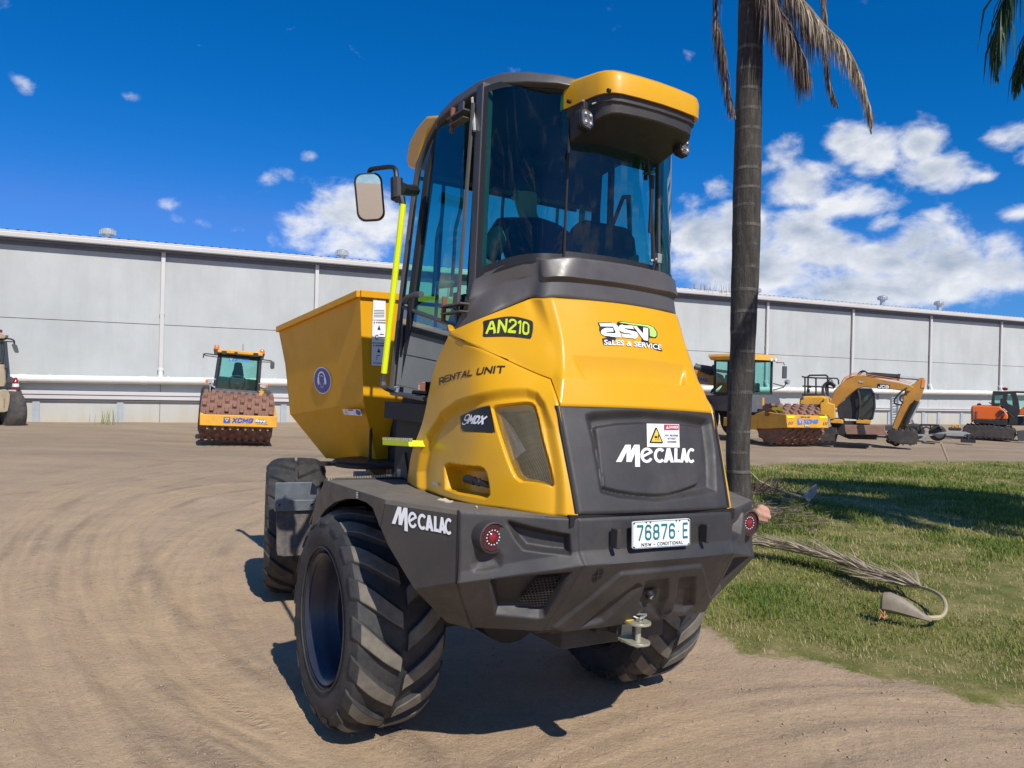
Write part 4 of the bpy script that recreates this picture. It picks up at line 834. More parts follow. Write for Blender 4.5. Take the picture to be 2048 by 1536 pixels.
# rubber strip down each side of the panel, gap below
for y in (1, -1):
    mb = MB(); mb.tube([(p[0]+.026, p[1]*y, p[2]) for p in ((-1.385,.452,1.33), (-1.31,.466,1.555), (-1.23,.478,1.785))], .011, 6); mb.build('panel_seal', M_seal, gp)
mb = MB(); mb.box((-1.33, 0, 1.30), (.08, .98, .05)); mb.build('lower_gap', M_seal, dumper)
mb = MB(); mb.loft([[(.25,-.6,1.0), (.25,.6,1.0), (.25,.6,2.0), (.25,-.6,2.0)], [(-1.1,-.42,1.0), (-1.1,.42,1.0), (-1.0,.40,1.95), (-1.0,-.40,1.95)]]); mb.build('engine', M_blk, dumper)

# ---- rear bumper: two corner modules and the middle
Bc, Bm = SK['bumper_corner'], SK['bumper_center']
R5 = (880, 1000, .18234); R6 = (1140, 1000, .21481)
wedge = [(0.42,0.937),(0.906,0.831),(0.914,0.677),(0.547,0.765),(0.487,0.833)]
undr = [(0.134,0.706),(0.176,0.771),(0.267,0.775),(0.337,0.712),(0.331,0.675),(0.203,0.669),(0.151,0.678)]
lowrec = [(0.28,0.546),(0.905,0.52),(0.895,0.484),(0.89,0.152),(0.842,0.144),(0.341,0.182)]
for mir in (False, True):
    bc = skin_obj('bumper_corner', Bc, 120, 110, [(wedge, -.050, .03), (undr, -.02, .05), (lowrec, -.055, .030)], M_grey, dumper, mir, skirt=.05)
    k = -1 if mir else 1
    c = (((-1.208,0.725,1.199))[0], (-1.29,0.773,1.217)[1]*k, (-1.29,0.773,1.217)[2])
    lamp = MB().lathe([(.16, .085), (.02, .070), (-.012, .067), (-.014, .061), (.0, .059)], c, (1, 0, 0), 36).build('tail_light', M_grey, dumper)
    MB().lathe([(.0, .0), (.0, .030), (.0, .040), (-.002, .057), (.02, .059)], (c[0]-.004, c[1], c[2]), (1, 0, 0), 32).build('lens', M_redlens, lamp)
    MB().lathe([(-.006, 0), (-.005, .014), (.0, .021)], (c[0]-.006, c[1], c[2]), (1, 0, 0), 20).build('lens_centre', M_redmid, lamp)
    led = MB()
    for j in range(14):
        q = j*math.pi/7; led.lathe([(-.003, 0), (0, .0038)], (c[0]-.0075, c[1]+.031*math.cos(q), c[2]+.031*math.sin(q)), (1, 0, 0), 6)
    led.build('led_ring', M_clear, lamp)
    MB().prism([(c[0]-.004, c[1]-.055*k, c[2]-.06), (c[0]-.004, c[1]-.13*k, c[2]-.025), (c[0]-.004, c[1]-.075*k, c[2]+.03)], (.12, 0, 0)).build('lamp_bracket', M_grey, lamp, bevel=.008)
    # honeycomb outlet in the lower recess
    hexp = [(0.588,0.236),(0.57,0.294),(0.664,0.462),(0.877,0.459),(0.906,0.421),(0.877,0.188),(0.751,0.196)]
    pl = np.array(hexp)*np.array([Bc.Ls, Bc.Lt]); a_ = .0105; V, F = [], []
    for iy in range(-2, 60):
        for ix in range(-2, 60):
            x = pl[:, 0].min()+ix*a_*1.732+(iy % 2)*a_*.866; y = pl[:, 1].min()+iy*a_*1.5
            if sd_poly(np.array([[x, y]]), pl)[0] > -.003: continue
            n0 = len(V); V += [(x+a_*math.sin(j*math.pi/3), y+a_*math.cos(j*math.pi/3)) for j in range(6)]+[(x+a_*.80*math.sin(j*math.pi/3), y+a_*.80*math.cos(j*math.pi/3)) for j in range(6)]
            F += [(n0+j, n0+(j+1) % 6, n0+6+(j+1) % 6, n0+6+j) for j in range(6)]
    V = np.array(V); st = V/np.array([Bc.Ls, Bc.Lt]); P = Bc.P(st[:, 0], st[:, 1])+Bc.N(st[:, 0], st[:, 1])*-.040
    P0 = Bc.P(st[:, 0], st[:, 1])+Bc.N(st[:, 0], st[:, 1])*-.0505
    if mir: P, P0 = P*np.array([1, -1, 1]), P0*np.array([1, -1, 1])
    hg = flat_obj('honeycomb_grille', P, F, M_grey, bc)
    m_ = hg.modifiers.new('thick', 'SOLIDIFY'); m_.thickness = .006
    skin_patch('outlet_shade', Bc, hexp, -.0515, M_seal, bc, .02, mir)  # dark patch standing in for shade behind the holes
tz = [(0.035,0.047),(0.08,0.186),(0.227,0.565),(0.239,0.576),(0.741,0.579),(0.765,0.57),(0.825,0.475),(0.969,0.195),(1.006,0.167),(1.043,-0.057),(0.536,-0.096),(0.228,-0.114)]
ribA = [(0.364,0.454),(0.394,0.422),(0.289,0.081),(0.191,0.049),(0.251,0.257)]
slot1 = [(0.419,0.467),(0.548,0.469),(0.618,0.254),(0.626,0.056),(0.554,0.147),(0.455,0.24)]
slot2 = [(0.642,0.465),(0.74,0.46),(0.858,0.125),(0.819,0.071),(0.728,0.107)]
bpl = [(0.274,0.99),(0.801,0.991),(0.796,0.731),(0.209,0.742),(0.186,0.76),(0.252,0.779)]
bmid = skin_obj('bumper_centre', Bm, 190, 110, [(tz, .016, .018), (ribA, -.022, .03), (slot1, -.022, .03), (slot2, -.026, .03)], M_grey, dumper, skirt=.05)
holes = [(0.088,0.526),(0.084,0.573),(0.095,0.613),(0.116,0.621),(0.131,0.588),(0.136,0.535),(0.12,0.501),(0.101,0.498)]
skin_patch('tow_point_cover', Bm, holes, .002, M_seal, bmid, .015)
for q in ([(0.078,0.558),(0.135,0.575),(0.138,0.566),(0.081,0.549)], [(0.09,0.616),(0.095,0.617),(0.125,0.499),(0.12,0.498)]): skin_patch('cover_rib', Bm, q, .005, M_grey, bmid, .02)
# reversing camera, exhaust outlet, each over a dark patch painted as recess shade
cm = (0.495,0.314); p = Bm.P([cm[0]], [cm[1]])[0]; nrm = Bm.N([cm[0]], [cm[1]])[0]
skin_patch('camera_recess_shade', Bm, [(0.44,0.284),(0.456,0.357),(0.507,0.37),(0.534,0.354),(0.547,0.293),(0.521,0.244),(0.467,0.244)], .004, M_seal, bmid, .015)
cmo = MB().lathe([(0, .022), (.022, .020), (.026, .014), (.020, .010)], p, nrm, 16).build('reversing_camera', M_dark, dumper); MB().lathe([(.02, 0), (.022, .010)], p, nrm, 12).build('camera_lens', M_clear, cmo)
ex = (0.667,0.12); p = Bm.P([ex[0]], [ex[1]])[0]
MB().lathe([(.20, .036), (-.012, .036), (-.012, .031), (.20, .031)], p, (1, -.05, .02), 20).build('exhaust_outlet', M_blk, dumper)
skin_patch('exhaust_recess_shade', Bm, [(0.62,0.12),(0.636,0.202),(0.685,0.209),(0.709,0.161),(0.713,0.06),(0.65,0.051)], .004, M_seal, bmid, .015)
# number plate with its raised border, screws and two bolt brackets
nq = [(-1.448,0.21,1.182), (-1.448,-0.129,1.18), (-1.44,-0.129,1.302), (-1.44,0.21,1.3)]
mb = MB(); rr = [((x+.5), (y+.5)) for x, y in rrect(1, 1, .06, 4)]; c4 = bil(nq, np.array(rr)); npl = mb.prism([tuple(p) for p in c4], (.006, 0, 0)).build('number_plate', M_white, dumper, smooth=False)
q4 = [np.array(p)+np.array([-.0012, 0, 0]) for p in nq]
o1 = [(.5+x*.985, .5+y*.96) for x, y in rrect(1, 1, .05, 4)]; o2 = [(.5+x*.972, .5+y*.925) for x, y in rrect(1, 1, .05, 4)]
nn = len(o1); on_quad('plate_border', np.array(o1+o2), [(i, (i+1) % nn, nn+(i+1) % nn, nn+i) for i in range(nn)], q4, .0004, M_teal, npl)
on_quad('plate_number', *merge(stroke_uv('76876', .075, .27, .73, .86, th=.155, gap=.20, sx=1.0), stroke_uv('E', .865, .27, .955, .86, th=.15), poly_geo([(.775,.55),(.79,.58),(.805,.55),(.79,.52)])), q4, .0004, M_teal, npl)
on_quad('plate_caption', *merge(stroke_uv('NSW', .15, .07, .32, .20, th=.15, gap=.2), stroke_uv('-', .355, .12, .385, .145, th=.3), stroke_uv('CONDITIONAL', .42, .07, .87, .20, th=.15, gap=.22)), q4, .0004, M_black, npl)
for u, v in ((.03,.93),(.97,.93),(.03,.06),(.97,.06),(.23,.94),(.30,.94),(.75,.94),(.81,.94)):
    p = bil(q4, np.array([[u, v]]))[0]; MB().lathe([(-.003, 0), (-.002, .0035), (.001, .004)], p, (1, 0, 0), 8).build('plate_screw', M_frame, npl)
for u, v in ((1233,1077),(1411.5,1066.5)):
    p = np.array((-1.44,0.293,1.231)) if u < 1300 else np.array((-1.44,-0.232,1.229))
    mb = MB(); mb.box((p[0]+.005, p[1], p[2]), (.05, .022, .085)); mb.build('bumper_hook', M_grey, dumper, bevel=.006)
# ---- fenders: outer panel, angled panel with the maker's word, lower chamfer, tread plate on top
fn = (.195, -.36, 0); f0 = (-.76, 1.085, 1.2)
def fender(k):
    fl = (lambda pts: [(p[0], p[1]*k, p[2]) for p in pts])
    top = [(.06, 1.09, 1.305), (-0.766,1.085,1.321)]
    outer = [(.06,1.09,1.305), (0.045,1.09,1.294), (-0.766,1.085,1.321), (-0.717,1.085,1.186), (-0.617,1.088,1.262), (-0.533,1.09,1.276), (-0.392,1.09,1.273), (-0.229,1.09,1.25), (-0.057,1.09,1.207), (0.09,1.09,1.145), (0.276,1.09,1.032), (.34,1.09,1.0), (.26,1.09,1.2)]
    outer = [(.10,1.09,1.305)]+outer[2:]
    ang = [(-0.766,1.085,1.321), (-1.115,0.893,1.32), (-1.123,0.888,1.016), (-0.927,0.994,0.948), (-0.785,1.072,1.12), (-0.724,1.085,1.187)]
    cham = [ang[3], ang[2], (-1.012,0.743,0.77), (-0.86,0.793,0.764)]
    fd = MB(); d = (0, -.03*k, 0)
    fd.prism(fl(outer), d); fd.prism(fl(ang), (.012, -.024*k, 0)); fd.prism(fl(cham), (.01, -.02*k, .02))
    inner = [(.25, .64, 1.305), (-.15, .66, 1.31), (-.5, .76, 1.312), (-.8, .78, 1.314), (-1.08, .66, 1.316), (-1.3, .47, 1.316)]
    fo = fd.build('fender', M_fend, dumper, bevel=.004)
    tp = [outer[0], ang[0], ang[1], (-1.36, .47, 1.312)]+inner[::-1]
    tp = fl([(p[0], p[1], p[2]+.001) for p in tp])
    V, F = poly_geo([(p[0], p[1]) for p in tp]); zs = {(round(p[0], 4), round(p[1], 4)): p[2] for p in tp}
    P = [(v[0], v[1], zs.get((round(float(v[0]), 4), round(float(v[1]), 4)), 1.31)) for v in V]
    to = flat_obj('fender_top', P, F, M_fendtop, fo); m_ = to.modifiers.new('thick', 'SOLIDIFY'); m_.thickness = .02; m_.offset = -1
    # front flange, inner arch and the toothed step edge
    mb = MB(); mb.prism(fl([(.10,1.09,1.305), (.36,1.09,1.02), (.36,.6,1.02), (.10,.6,1.305)]), (.012, 0, .012)); mb.build('fender_front', M_fend, fo, smooth=False)
    mb = MB(); mb.prism(fl([(-1.0, .62, .78), (-.9, .98, .98), (-.58, 1.06, 1.20), (-.58, .56, 1.20), (-1.0, .5, .8)]), (.012, 0, .01)); mb.build('arch_liner', M_blk, fo, smooth=False)
    mb = MB(); n = 26
    for i in range(n):
        t = i/(n-1); mb.box((.105+.12*t, (1.075-.42*t)*k, 1.312), (.012, .009, .016))
    mb.build('grip_edge', M_zinc, fo, smooth=False)
    return fo, ang
fo, ang = fender(1); fender(-1)
uv, F = maker_logo()
on_quad('maker_lettering', uv, F, [(-0.807,1.063,1.198), (-1.09,0.911,1.195), (-1.085,0.913,1.299), (-0.801,1.067,1.3)], .002, M_white, fo)
seam = MB(); seam.tube([np.array(ang[1])+(-.002, 0, .002), np.array(ang[2])+(-.004, 0, 0), np.array((-1.014, .745, .776))], .0045, 6); seam.build('bumper_seam', M_seal, dumper)
on_quad('tyre_pressure_mark', *stroke_uv('8', .2, .1, .8, .9, th=.14), [(-0.396,1.094,1.273), (-0.446,1.094,1.28), (-0.44,1.094,1.318), (-0.39,1.094,1.312)], .001, M_white, fo)
# bird lime and a scrap of leaf on the tread plate
for pxp in ([(-0.814,0.85,1.318),(-0.783,0.821,1.318),(-0.798,0.815,1.318),(-0.774,0.79,1.318),(-0.855,0.807,1.318),(-0.863,0.792,1.318),(-0.893,0.822,1.318),(-0.871,0.837,1.318)], [(-1.039,0.771,1.318),(-1.022,0.755,1.318),(-1.057,0.769,1.318),(-1.072,0.782,1.318)]):
    o = MB().prism(pxp, (0, 0, .006)).build('leaf_scrap', mat('dry_leaf_pale', (.62,.52,.40), .9), None, smooth=False); o.data.transform(DM); tag(o, 'pale scrap of dry leaf lying on the dumper fender below the handle pocket' if len(pxp) > 5 else 'tiny pale crumb on the dumper fender under its side grille', 'leaf scrap')

# ---- chassis under the bodywork, axle and tow hitch
mb = MB(); mb.box((-.35, 0, .82), (1.5, .62, .34)); mb.box((.75, 0, .85), (.9, .42, .36)); mb.build('rear_frame', M_frame, dumper, bevel=.01)
mb = MB(); mb.tube([(0, -.62, .58), (0, .62, .58)], [.12, .12], 14); mb.lathe([(-.2, .10), (-.14, .22), (.14, .22), (.2, .10)], (0, 0, .58), (1, 0, 0), 20); mb.build('rear_axle', M_frame, dumper)
mb = MB(); mb.box((-1.08, 0, .80), (.16, 1.0, .07)); mb.box((-1.06, .30, .765), (.10, .16, .06)); mb.box((-1.0, .0, .75), (.3, .3, .05)); mb.build('rear_crossmember', M_frame, dumper, bevel=.006)
for y in (.42, .33, .12, -.14, -.36): MB().lathe([(-.012, 0), (-.012, .014), (.0, .014)], (-1.165, y, .80), (1, 0, 0), 6).build('frame_bolt', M_steel, dumper, smooth=False)
hitch = MB().hexa([(-1.0,-.055,.70),(-1.0,.055,.70),(-1.36,.055,.715),(-1.36,-.055,.715),(-1.0,-.055,.765),(-1.0,.055,.765),(-1.36,.055,.76),(-1.36,-.055,.76)]).build('tow_hitch', M_frame, dumper, bevel=.004); hitch.location = (.15, .022, .012)
pl = MB(); pl.box((-1.362, 0.0, .742), (.012, .06, .125)); pl.build('hitch_plate', M_zinc, hitch, bevel=.003)
def ear(z): return [(-1.366, .055, z), (-1.366, -.055, z)]+[(-1.445-.058*math.cos(q), -.058*math.sin(q)*1.0, z) for q in [rad(a) for a in range(75, -76, -15)]]
for z in (.785, .695): MB().prism(ear(z), (0, 0, .013)).build('hitch_jaw', M_zinc, hitch, bevel=.003)
MB().tube([(-1.445, 0, .678), (-1.445, 0, .812)], .014, 12).build('hitch_pin', M_zinc, hitch)
MB().tube(smooth_path([(-1.445, 0, .808), (-1.42, .02, .822), (-1.46, -.03, .828), (-1.47, .01, .818), (-1.43, -.03, .812)], 4), .0045, 6).build('hitch_clip', M_steel, hitch)
MB().box((-1.40, .03, .7995), (.05, .05, .002)).build('hitch_label', M_signy, hitch, smooth=False)

# ---- wheels
def wheel(name, parent, y, R=.585, W=.50, out=1, lug_dir=1, dusty=True):
    """tyre with chevron lugs and a deep rim; local origin at the hub, axle along y, outer side towards out"""
    w = empty(name); w.parent = parent
    h = W/2; prof = [(-h*.80, .335), (-h*.93, .36), (-h*1.0, .43), (-h*.985, .49), (-h*.90, .532), (-h*.72, .549), (-h*.3, .556), (0, .558), (h*.3, .556), (h*.72, .549), (h*.90, .532), (h*.985, .49), (h*1.0, .43), (h*.93, .36), (h*.80, .335)]
    ty = MB().lathe(prof, (0, 0, 0), (0, 1, 0), 96).build('tyre', M_rub, w)
    rg = MB()
    for yy in (h*.965, -h*.965): rg.lathe([(0, .366), (.006*np.sign(yy), .37), (.006*np.sign(yy), .376), (0, .38)], (0, yy, 0), (0, 1, 0), 72)
    rg.build('bead_rib', M_rub, w)
    lugs = MB(); N = 17
    for sd in (1, -1):
        for i in range(N):
            ph = 2*math.pi*(i+(.5 if sd < 0 else 0))/N; rings = []
            for t in np.linspace(0, 1, 9):
                yy = sd*(-.012+t*(h*1.0+.012)); a = ph+lug_dir*(.01+.36*t**1.25) ; fall = max(0, (t-.80)/.20)
                fl2 = max(0, (t-.45)/.55); rt = .588-.006*t-.050*fl2**2.2-.02*fall**2; rb = .545-.05*max(0, (t-.72)/.28)**1.4
                wt = (.040+.014*t)/.585; ws = wt*1.35; sk_ = .55*wt
                pt = lambda r, aa, y_: (r*math.cos(aa), y_, r*math.sin(aa))
                yt = min(abs(yy), h*1.0)*sd; yb = yt
                rings.append([pt(rb, a-ws, yb), pt(rt, a-wt, yt), pt(rt, a+wt, yt), pt(rb, a+ws, yb)])
            lugs.loft(rings if sd > 0 else [r[::-1] for r in rings])
    lo = lugs.build('tread', M_rub, w, bevel=.006, seg=1)
    lo.data.materials.append(M_lug); lo['kind'] = 'stuff'
    for p in lo.data.polygons:
        c = p.center; r = math.hypot(c.x, c.z); n = p.normal
        if (n.x*c.x+n.z*c.z)/max(r, 1e-6) > .80 and dusty: p.material_index = 1
    o = out; rp = [(h*.86*o, .322), (h*.93*o, .340), (h*.90*o, .344), (h*.82*o, .318), (h*.62*o, .300), (h*.52*o, .288), (h*.30*o, .284), (h*.24*o, .272), (-h*.05*o, .268), (-h*.12*o, .255), (-h*.15*o, .16), (-h*.02*o, .14), (h*.0*o, 0)]
    rim = MB().lathe(rp, (0, 0, 0), (0, 1, 0), 64).build('rim', M_rim, w)
    MB().lathe([(-h*.86*o, .32), (-h*.93*o, .34), (-h*.6*o, .3), (-h*.2*o, .28), (-h*.15*o, .0)], (0, 0, 0), (0, 1, 0), 48).build('rim_back', M_rim, w)
    hb = MB(); hb.lathe([(h*.04*o, .115), (h*.16*o, .10), (h*.20*o, .06), (h*.20*o, 0)], (0, 0, 0), (0, 1, 0), 24)
    hb.build('hub', M_frame, w)
    for i in range(10):
        q = 2*math.pi*i/10; MB().lathe([(-h*.13*o, .013), (h*.02*o, .013), (h*.02*o, 0)], (.19*math.cos(q), 0, .19*math.sin(q)), (0, 1, 0), 6).build('wheel_nut', M_steel, w, smooth=False)
    return w
wl_ = wheel('wheel', dumper, .84, out=1, lug_dir=-1); wl_.location = (0, .865, .583)
wr_ = wheel('wheel', dumper, -.84, out=-1, lug_dir=-1); wr_.location = (0, -.94, .583)
# ---- front chassis, articulated a little to the right
FCM = DM.inverted() @ frame((-1.07, 7.06, -.01), 17)
def in_fc(o): o.matrix_local = FCM; return o
fw1 = wheel('wheel', dumper, .84, out=1, lug_dir=-1, dusty=False); fw1.matrix_local = FCM @ Matrix.Translation((0, .86, .583)) @ Matrix.Rotation(.6, 4, 'Y')  # front lug tops stay dark, standing for the machine's shade on them
fw2 = wheel('wheel', dumper, -.84, out=-1, lug_dir=-1, dusty=False); fw2.matrix_local = FCM @ Matrix.Translation((0, -.86, .583))
mb = MB(); mb.box((-.1, 0, .80), (1.9, .56, .30)); mb.box((-.9, 0, .95), (.3, .34, .5)); mb.tube([(0, -.6, .58), (0, .6, .58)], .12, 12); mb.lathe([(0, .34), (.06, .34), (.10, .28), (.10, .0)], (-.35, 0, .95), (0, 0, 1), 28); mb.box((-.35, 0, 1.06), (.7, .5, .06)); in_fc(mb.build('front_frame', M_frame, dumper, bevel=.01))
mb = MB(); mb.lathe([(0, .30), (.03, .32), (.045, .30), (.045, 0)], (-.95, .30, 1.20), (0, 0, 1), 24); mb.box((-.98, .62, 1.22), (.07, .2, .03)); in_fc(mb.build('pivot_plate', M_blk, dumper))
mb = MB(); mb.tube([(-.92, .08, 1.0), (-.92, .08, 1.7)], .10, 14); mb.tube([(-1.0, .33, 1.2), (-1.0, .33, 1.55)], .012, 8); in_fc(mb.build('tipping_ram', M_blk, dumper))
# mudguard flap hung behind the front left tyre
gq = [(-1.83,6.02,1.04), (-1.47,6.16,1.03), (-1.46,6.16,0.81), (-1.83,6.02,0.82)]
iw = DM.inverted(); fl_ = lambda q: [tuple(iw @ Vector(p)) for p in q]
M_flap = mat('mud_spattered_rubber', (.060,.062,.064), .7, var=.25, vscale=9, dirt=.75, dirtcol=(.24,.17,.10), dscale=11)
M_gal = mat('mudguard_steel', (.15,.17,.19), .42, metal=.35, var=.25, vscale=10, dirt=.35, dirtcol=(.10,.09,.08))
flap = MB().prism(fl_([(-1.82,6.03,0.83), (-1.51,6.15,0.82), (-1.49,6.1,0.47), (-1.75,6,0.47), (-1.79,5.99,0.48), (-1.8,5.99,0.52)]), (.012, 0, 0)).build('mud_flap', M_flap, dumper, bevel=.003)
MB().prism(fl_([(-1.83,6.02,1.04), (-1.57,6.11,1.04), (-1.53,6.12,1), (-1.53,6.12,0.89), (-1.83,6.02,0.89)]), (.012, 0, 0)).build('mudguard', M_gal, flap, bevel=.003)
MB().prism(fl_([(-1.83,6,0.91), (-1.47,6.13,0.9), (-1.48,6.13,0.82), (-1.83,6,0.82)]), (-.012, 0, 0)).build('mudguard_bracket', M_gal, flap, bevel=.003)
for p in fl_([(-1.79,5.99,0.87), (-1.56,6.08,0.87)]): MB().lathe([(-.012, 0), (-.010, .010), (0, .012)], p, (1, .0, 0), 10).build('bracket_bolt', M_chrome, flap)

# ---- cab: moulded base, curved corner panes, door, pillars, roof
cabm = dumper
cb = SK['cab_base']
skin_obj('cab_base', cb, 200, 50, [], M_cabg, cabm, skirt=.03)
cg = SK['corner_glass']
def strip(a, b, name, m_, parent, w=.03, d=.02):
    return MB().tube([a, b], w/2, 6).build(name, m_, parent)
for mir in (False, True):
    k = -1 if mir else 1
    full = [(0.0,0.0),(1,0),(1,1),(0,1)]
    pn = skin_patch('corner_glass', cg, full, 0, M_glass, cabm, .04, mir)
    skin_patch('glass_border', cg, [(0,0),(1,0),(1,.035),(0,.06)], .002, M_black, pn, .03, mir); skin_patch('glass_border', cg, [(0,.06),(.07,.055),(.07,.97),(0,.97)], .002, M_black, pn, .04, mir); skin_patch('glass_border', cg, [(0,.965),(1,.965),(1,1),(0,1)], .002, M_black, pn, .03, mir)
    e0, e1 = cg.P([1, 1], [0, 1]); e0, e1 = e0*(1, k, 1), e1*(1, k, 1)
    MB().tube([e0+(-.004, 0, 0), e1+(-.004, 0, 0)], .007, 6).build('glass_seal', M_cabg if mir else M_seal, cabm)
    b0, b1 = cg.P([0, 0], [0, 1]); b0, b1 = b0*(1, k, 1), b1*(1, k, 1)
    lo = np.array((-0.598,0.657,2.157))*(1, k, 1)
    mb = MB(); up = [lo+(-.03, 0, 0), b0+(.03, 0, 0), b1+(.03, 0, .03)]
    mb.loft([[p+(.045, -.0*k, 0), p+(.045, -.06*k, 0), p+(-.035, -.06*k, 0), p+(-.035, .004*k, 0)] for p in up]); mb.build('pillar', M_cabg, cabm, bevel=.008)
    mb = MB(); mb.tube([lo+(.045, .012*k, .03), b1+(.075, .012*k, -.06)], .011, 6); mb.build('pillar_trim', M_cabg, cabm)
rg = [(-.945,.305,2.506), (-.945,-.305,2.506), (-.905,-.285,3.36), (-.905,.285,3.36)]
V, F = poly_geo([(0,0),(.5,0),(1,0),(1,1),(.5,1),(0,1)])
bow = lambda uv, off=0: np.array([tuple(p) for p in bil(rg, uv)])-np.c_[(.05*(1-(2*uv[:, 0]-1)**2))+off, uv[:, 0]*0, uv[:, 0]*0]
gu, gv = np.meshgrid(np.linspace(0, 1, 15), np.linspace(0, 1, 3)); uv = np.c_[gu.ravel(), gv.ravel()]
gf = [(j*15+i, j*15+i+1, (j+1)*15+i+1, (j+1)*15+i) for j in range(2) for i in range(14)]
rw = flat_obj('rear_window', bow(uv), gf, M_glass, cabm)
uvb = np.c_[uv[:, 0], uv[:, 1]*.035]; flat_obj('window_border', bow(uvb, .002), gf, M_black, rw)
MB().tube([bow(np.array([[u, -.005]]))[0] for u in np.linspace(0, 1, 9)], .009, 6).build('window_sill_seal', M_seal, rw)
# wiper, latch and lift strut of the rear window
wp = bow(np.array([[.88,.05],[.86,.30],[.83,.55],[.80,.66]]), .02); wi = MB().tube(list(wp), [.012,.010,.008,.006], 6).build('wiper', M_blk, rw)
MB().box(tuple(bow(np.array([[.845,.40]]), .022)[0]), (.010, .020, .30)).build('wiper_blade', M_blk, wi)
lt = bow(np.array([[.93,.075]]), .03)[0]; MB().box(tuple(lt), (.03, .028, .05)).tube([lt+(0, .05, -.02), lt], .010, 6).build('window_latch', M_steel, rw, bevel=.004)
MB().tube([lt+(0, .02, 0), lt+(.0, .03, -.06), lt+(-.005, .05, -.12)], .007, 6).build('latch_lever', M_blk, rw)
# side doors: one pane above, a smoked pane below, dark frame around
dgl_up = [(0.195,0.648,2.318),(0.184,0.64,2.472),(0.195,0.627,2.713),(0.198,0.612,2.984),(0.154,0.602,3.155),(0.049,0.596,3.269),(-0.081,0.592,3.344),(-0.252,0.591,3.368),(-0.358,0.591,3.371),(-0.468,0.624,2.77),(-0.57,0.656,2.183),(-0.547,0.657,2.159)]
dgl_lo = [(0.196,0.676,1.814),(0.212,0.664,2.042),(0.207,0.649,2.304),(-0.538,0.658,2.15),(-0.471,0.661,2.091),(-0.376,0.667,1.989),(-0.291,0.673,1.877),(-0.235,0.677,1.793)]
def cy(k): return lambda pts, dy=0: [(p[0], (p[1]+dy)*k, p[2]) for p in pts]
A_out = [(0.239,0.677,1.802),(0.24,0.661,2.088),(0.237,0.645,2.387),(0.226,0.627,2.717),(0.218,0.612,2.973),(0.193,0.602,3.165),(0.087,0.595,3.282),(-0.037,0.591,3.363),(-0.201,0.589,3.403)]
for k in (1, -1):
    f_ = cy(k); dr = empty('door'); dr.parent = cabm
    V, F = poly_geo([(p[0], p[2]) for p in dgl_up]); pl_ = lambda V: [(v[0], (.655-(v[1]-2.2)*.055)*k, v[1]) for v in V]
    flat_obj('door_glass', pl_(V), F, M_glassside, dr)
    V, F = poly_geo([(p[0], p[2]) for p in dgl_lo]); flat_obj('lower_door_glass', pl_(V), F, M_glassdk, dr)
    mb = MB(); mb.tube(f_(A_out), .021, 6); mb.tube(f_([(0.239,0.677,1.802),(0.004,0.677,1.793),(-0.244,0.678,1.782)]), .016, 6); mb.tube(f_([(-0.244,0.678,1.782),(-0.315,0.672,1.883),(-0.398,0.666,1.999),(-0.487,0.66,2.101),(-0.558,0.657,2.164)], -.02), .014, 6)
    mb.tube(f_([(0.209,0.649,2.313),(-0.543,0.658,2.154)], -.004), .013, 6); mb.build('door_frame', M_cabg if k > 0 else M_int, dr)
    mb = MB(); mb.tube(f_([(0.18,0.664,2.036),(-0.328,0.667,1.984)], .002), .003, 4); mb.build('pane_joint', M_seal, dr)
    hd = MB(); hp_ = f_([(0.108,0.693,2.336),(0.047,0.692,2.354),(-0.058,0.691,2.359),(-0.149,0.692,2.351)]); hd.tube(hp_, [.010, .014, .016, .018], 8); hd.tube([hp_[0], (hp_[0][0], hp_[0][1]-.05*k, hp_[0][2]-.01)], .013, 8); hd.build('door_handle', M_bggrey, dr)
    for hz, pxs in ((0, [(-0.513,0.63,3.226),(-0.371,0.63,3.267)]), (1, [(-0.664,0.665,2.226),(-0.46,0.665,2.256)])):
        a_, b_ = np.array(pxs[0])*(1, k, 1), np.array(pxs[1])*(1, k, 1); h_ = MB()
        h_.box(((a_+b_)/2+(0, .03*k, .018)), (abs(a_[0]-b_[0])+.05, .055, .010)); h_.box((a_+b_)/2+(-.01, .03*k, -.02), (abs(a_[0]-b_[0])+.02, .05, .008)); h_.box((a_*.6+b_*.4)+(0, .028*k, .05), (.055, .012, .07))
        ho = h_.build('door_hinge', M_cabg, dr, bevel=.003); MB().tube([b_+(0, .035*k, -.075), b_+(0, .035*k, .055)], .013, 8).build('hinge_pin', M_rust, dr)
    mb = MB(); mb.tube([np.array((-0.584,0.64,3.148))*(1,k,1), np.array((-0.512,0.625,3.342))*(1,k,1)], .009, 6); mb.build('gas_strut_bracket', M_palegrey, dr)
for pts, m_ in (([(0.171,0.692,1.81),(0.106,0.693,1.808),(0.111,0.691,1.841),(0.172,0.691,1.843)], M_white), ([(-0.167,0.692,1.825),(-0.263,0.692,1.823),(-0.257,0.689,1.874),(-0.164,0.689,1.876)], M_orange_v)):
    on_quad('door_sticker', np.array([(0,0),(1,0),(1,1),(0,1)]), [(0,1,2,3)], pts, .0, m_, cabm)
    if m_ is M_white: on_quad('sticker_print', *merge(poly_geo([(.1,.1),(.45,.1),(.45,.85),(.1,.7)]), poly_geo([(.6,.75),(.92,.75),(.92,.92),(.6,.92)])), pts, .001, M_blue, cabm)
    else: on_quad('sticker_print', *merge(poly_geo([(.06,.06),(.30,.06),(.30,.58),(.06,.58)]), poly_geo([(.6,.84),(.94,.84),(.94,.93),(.6,.93)])), pts, .001, M_white, cabm)
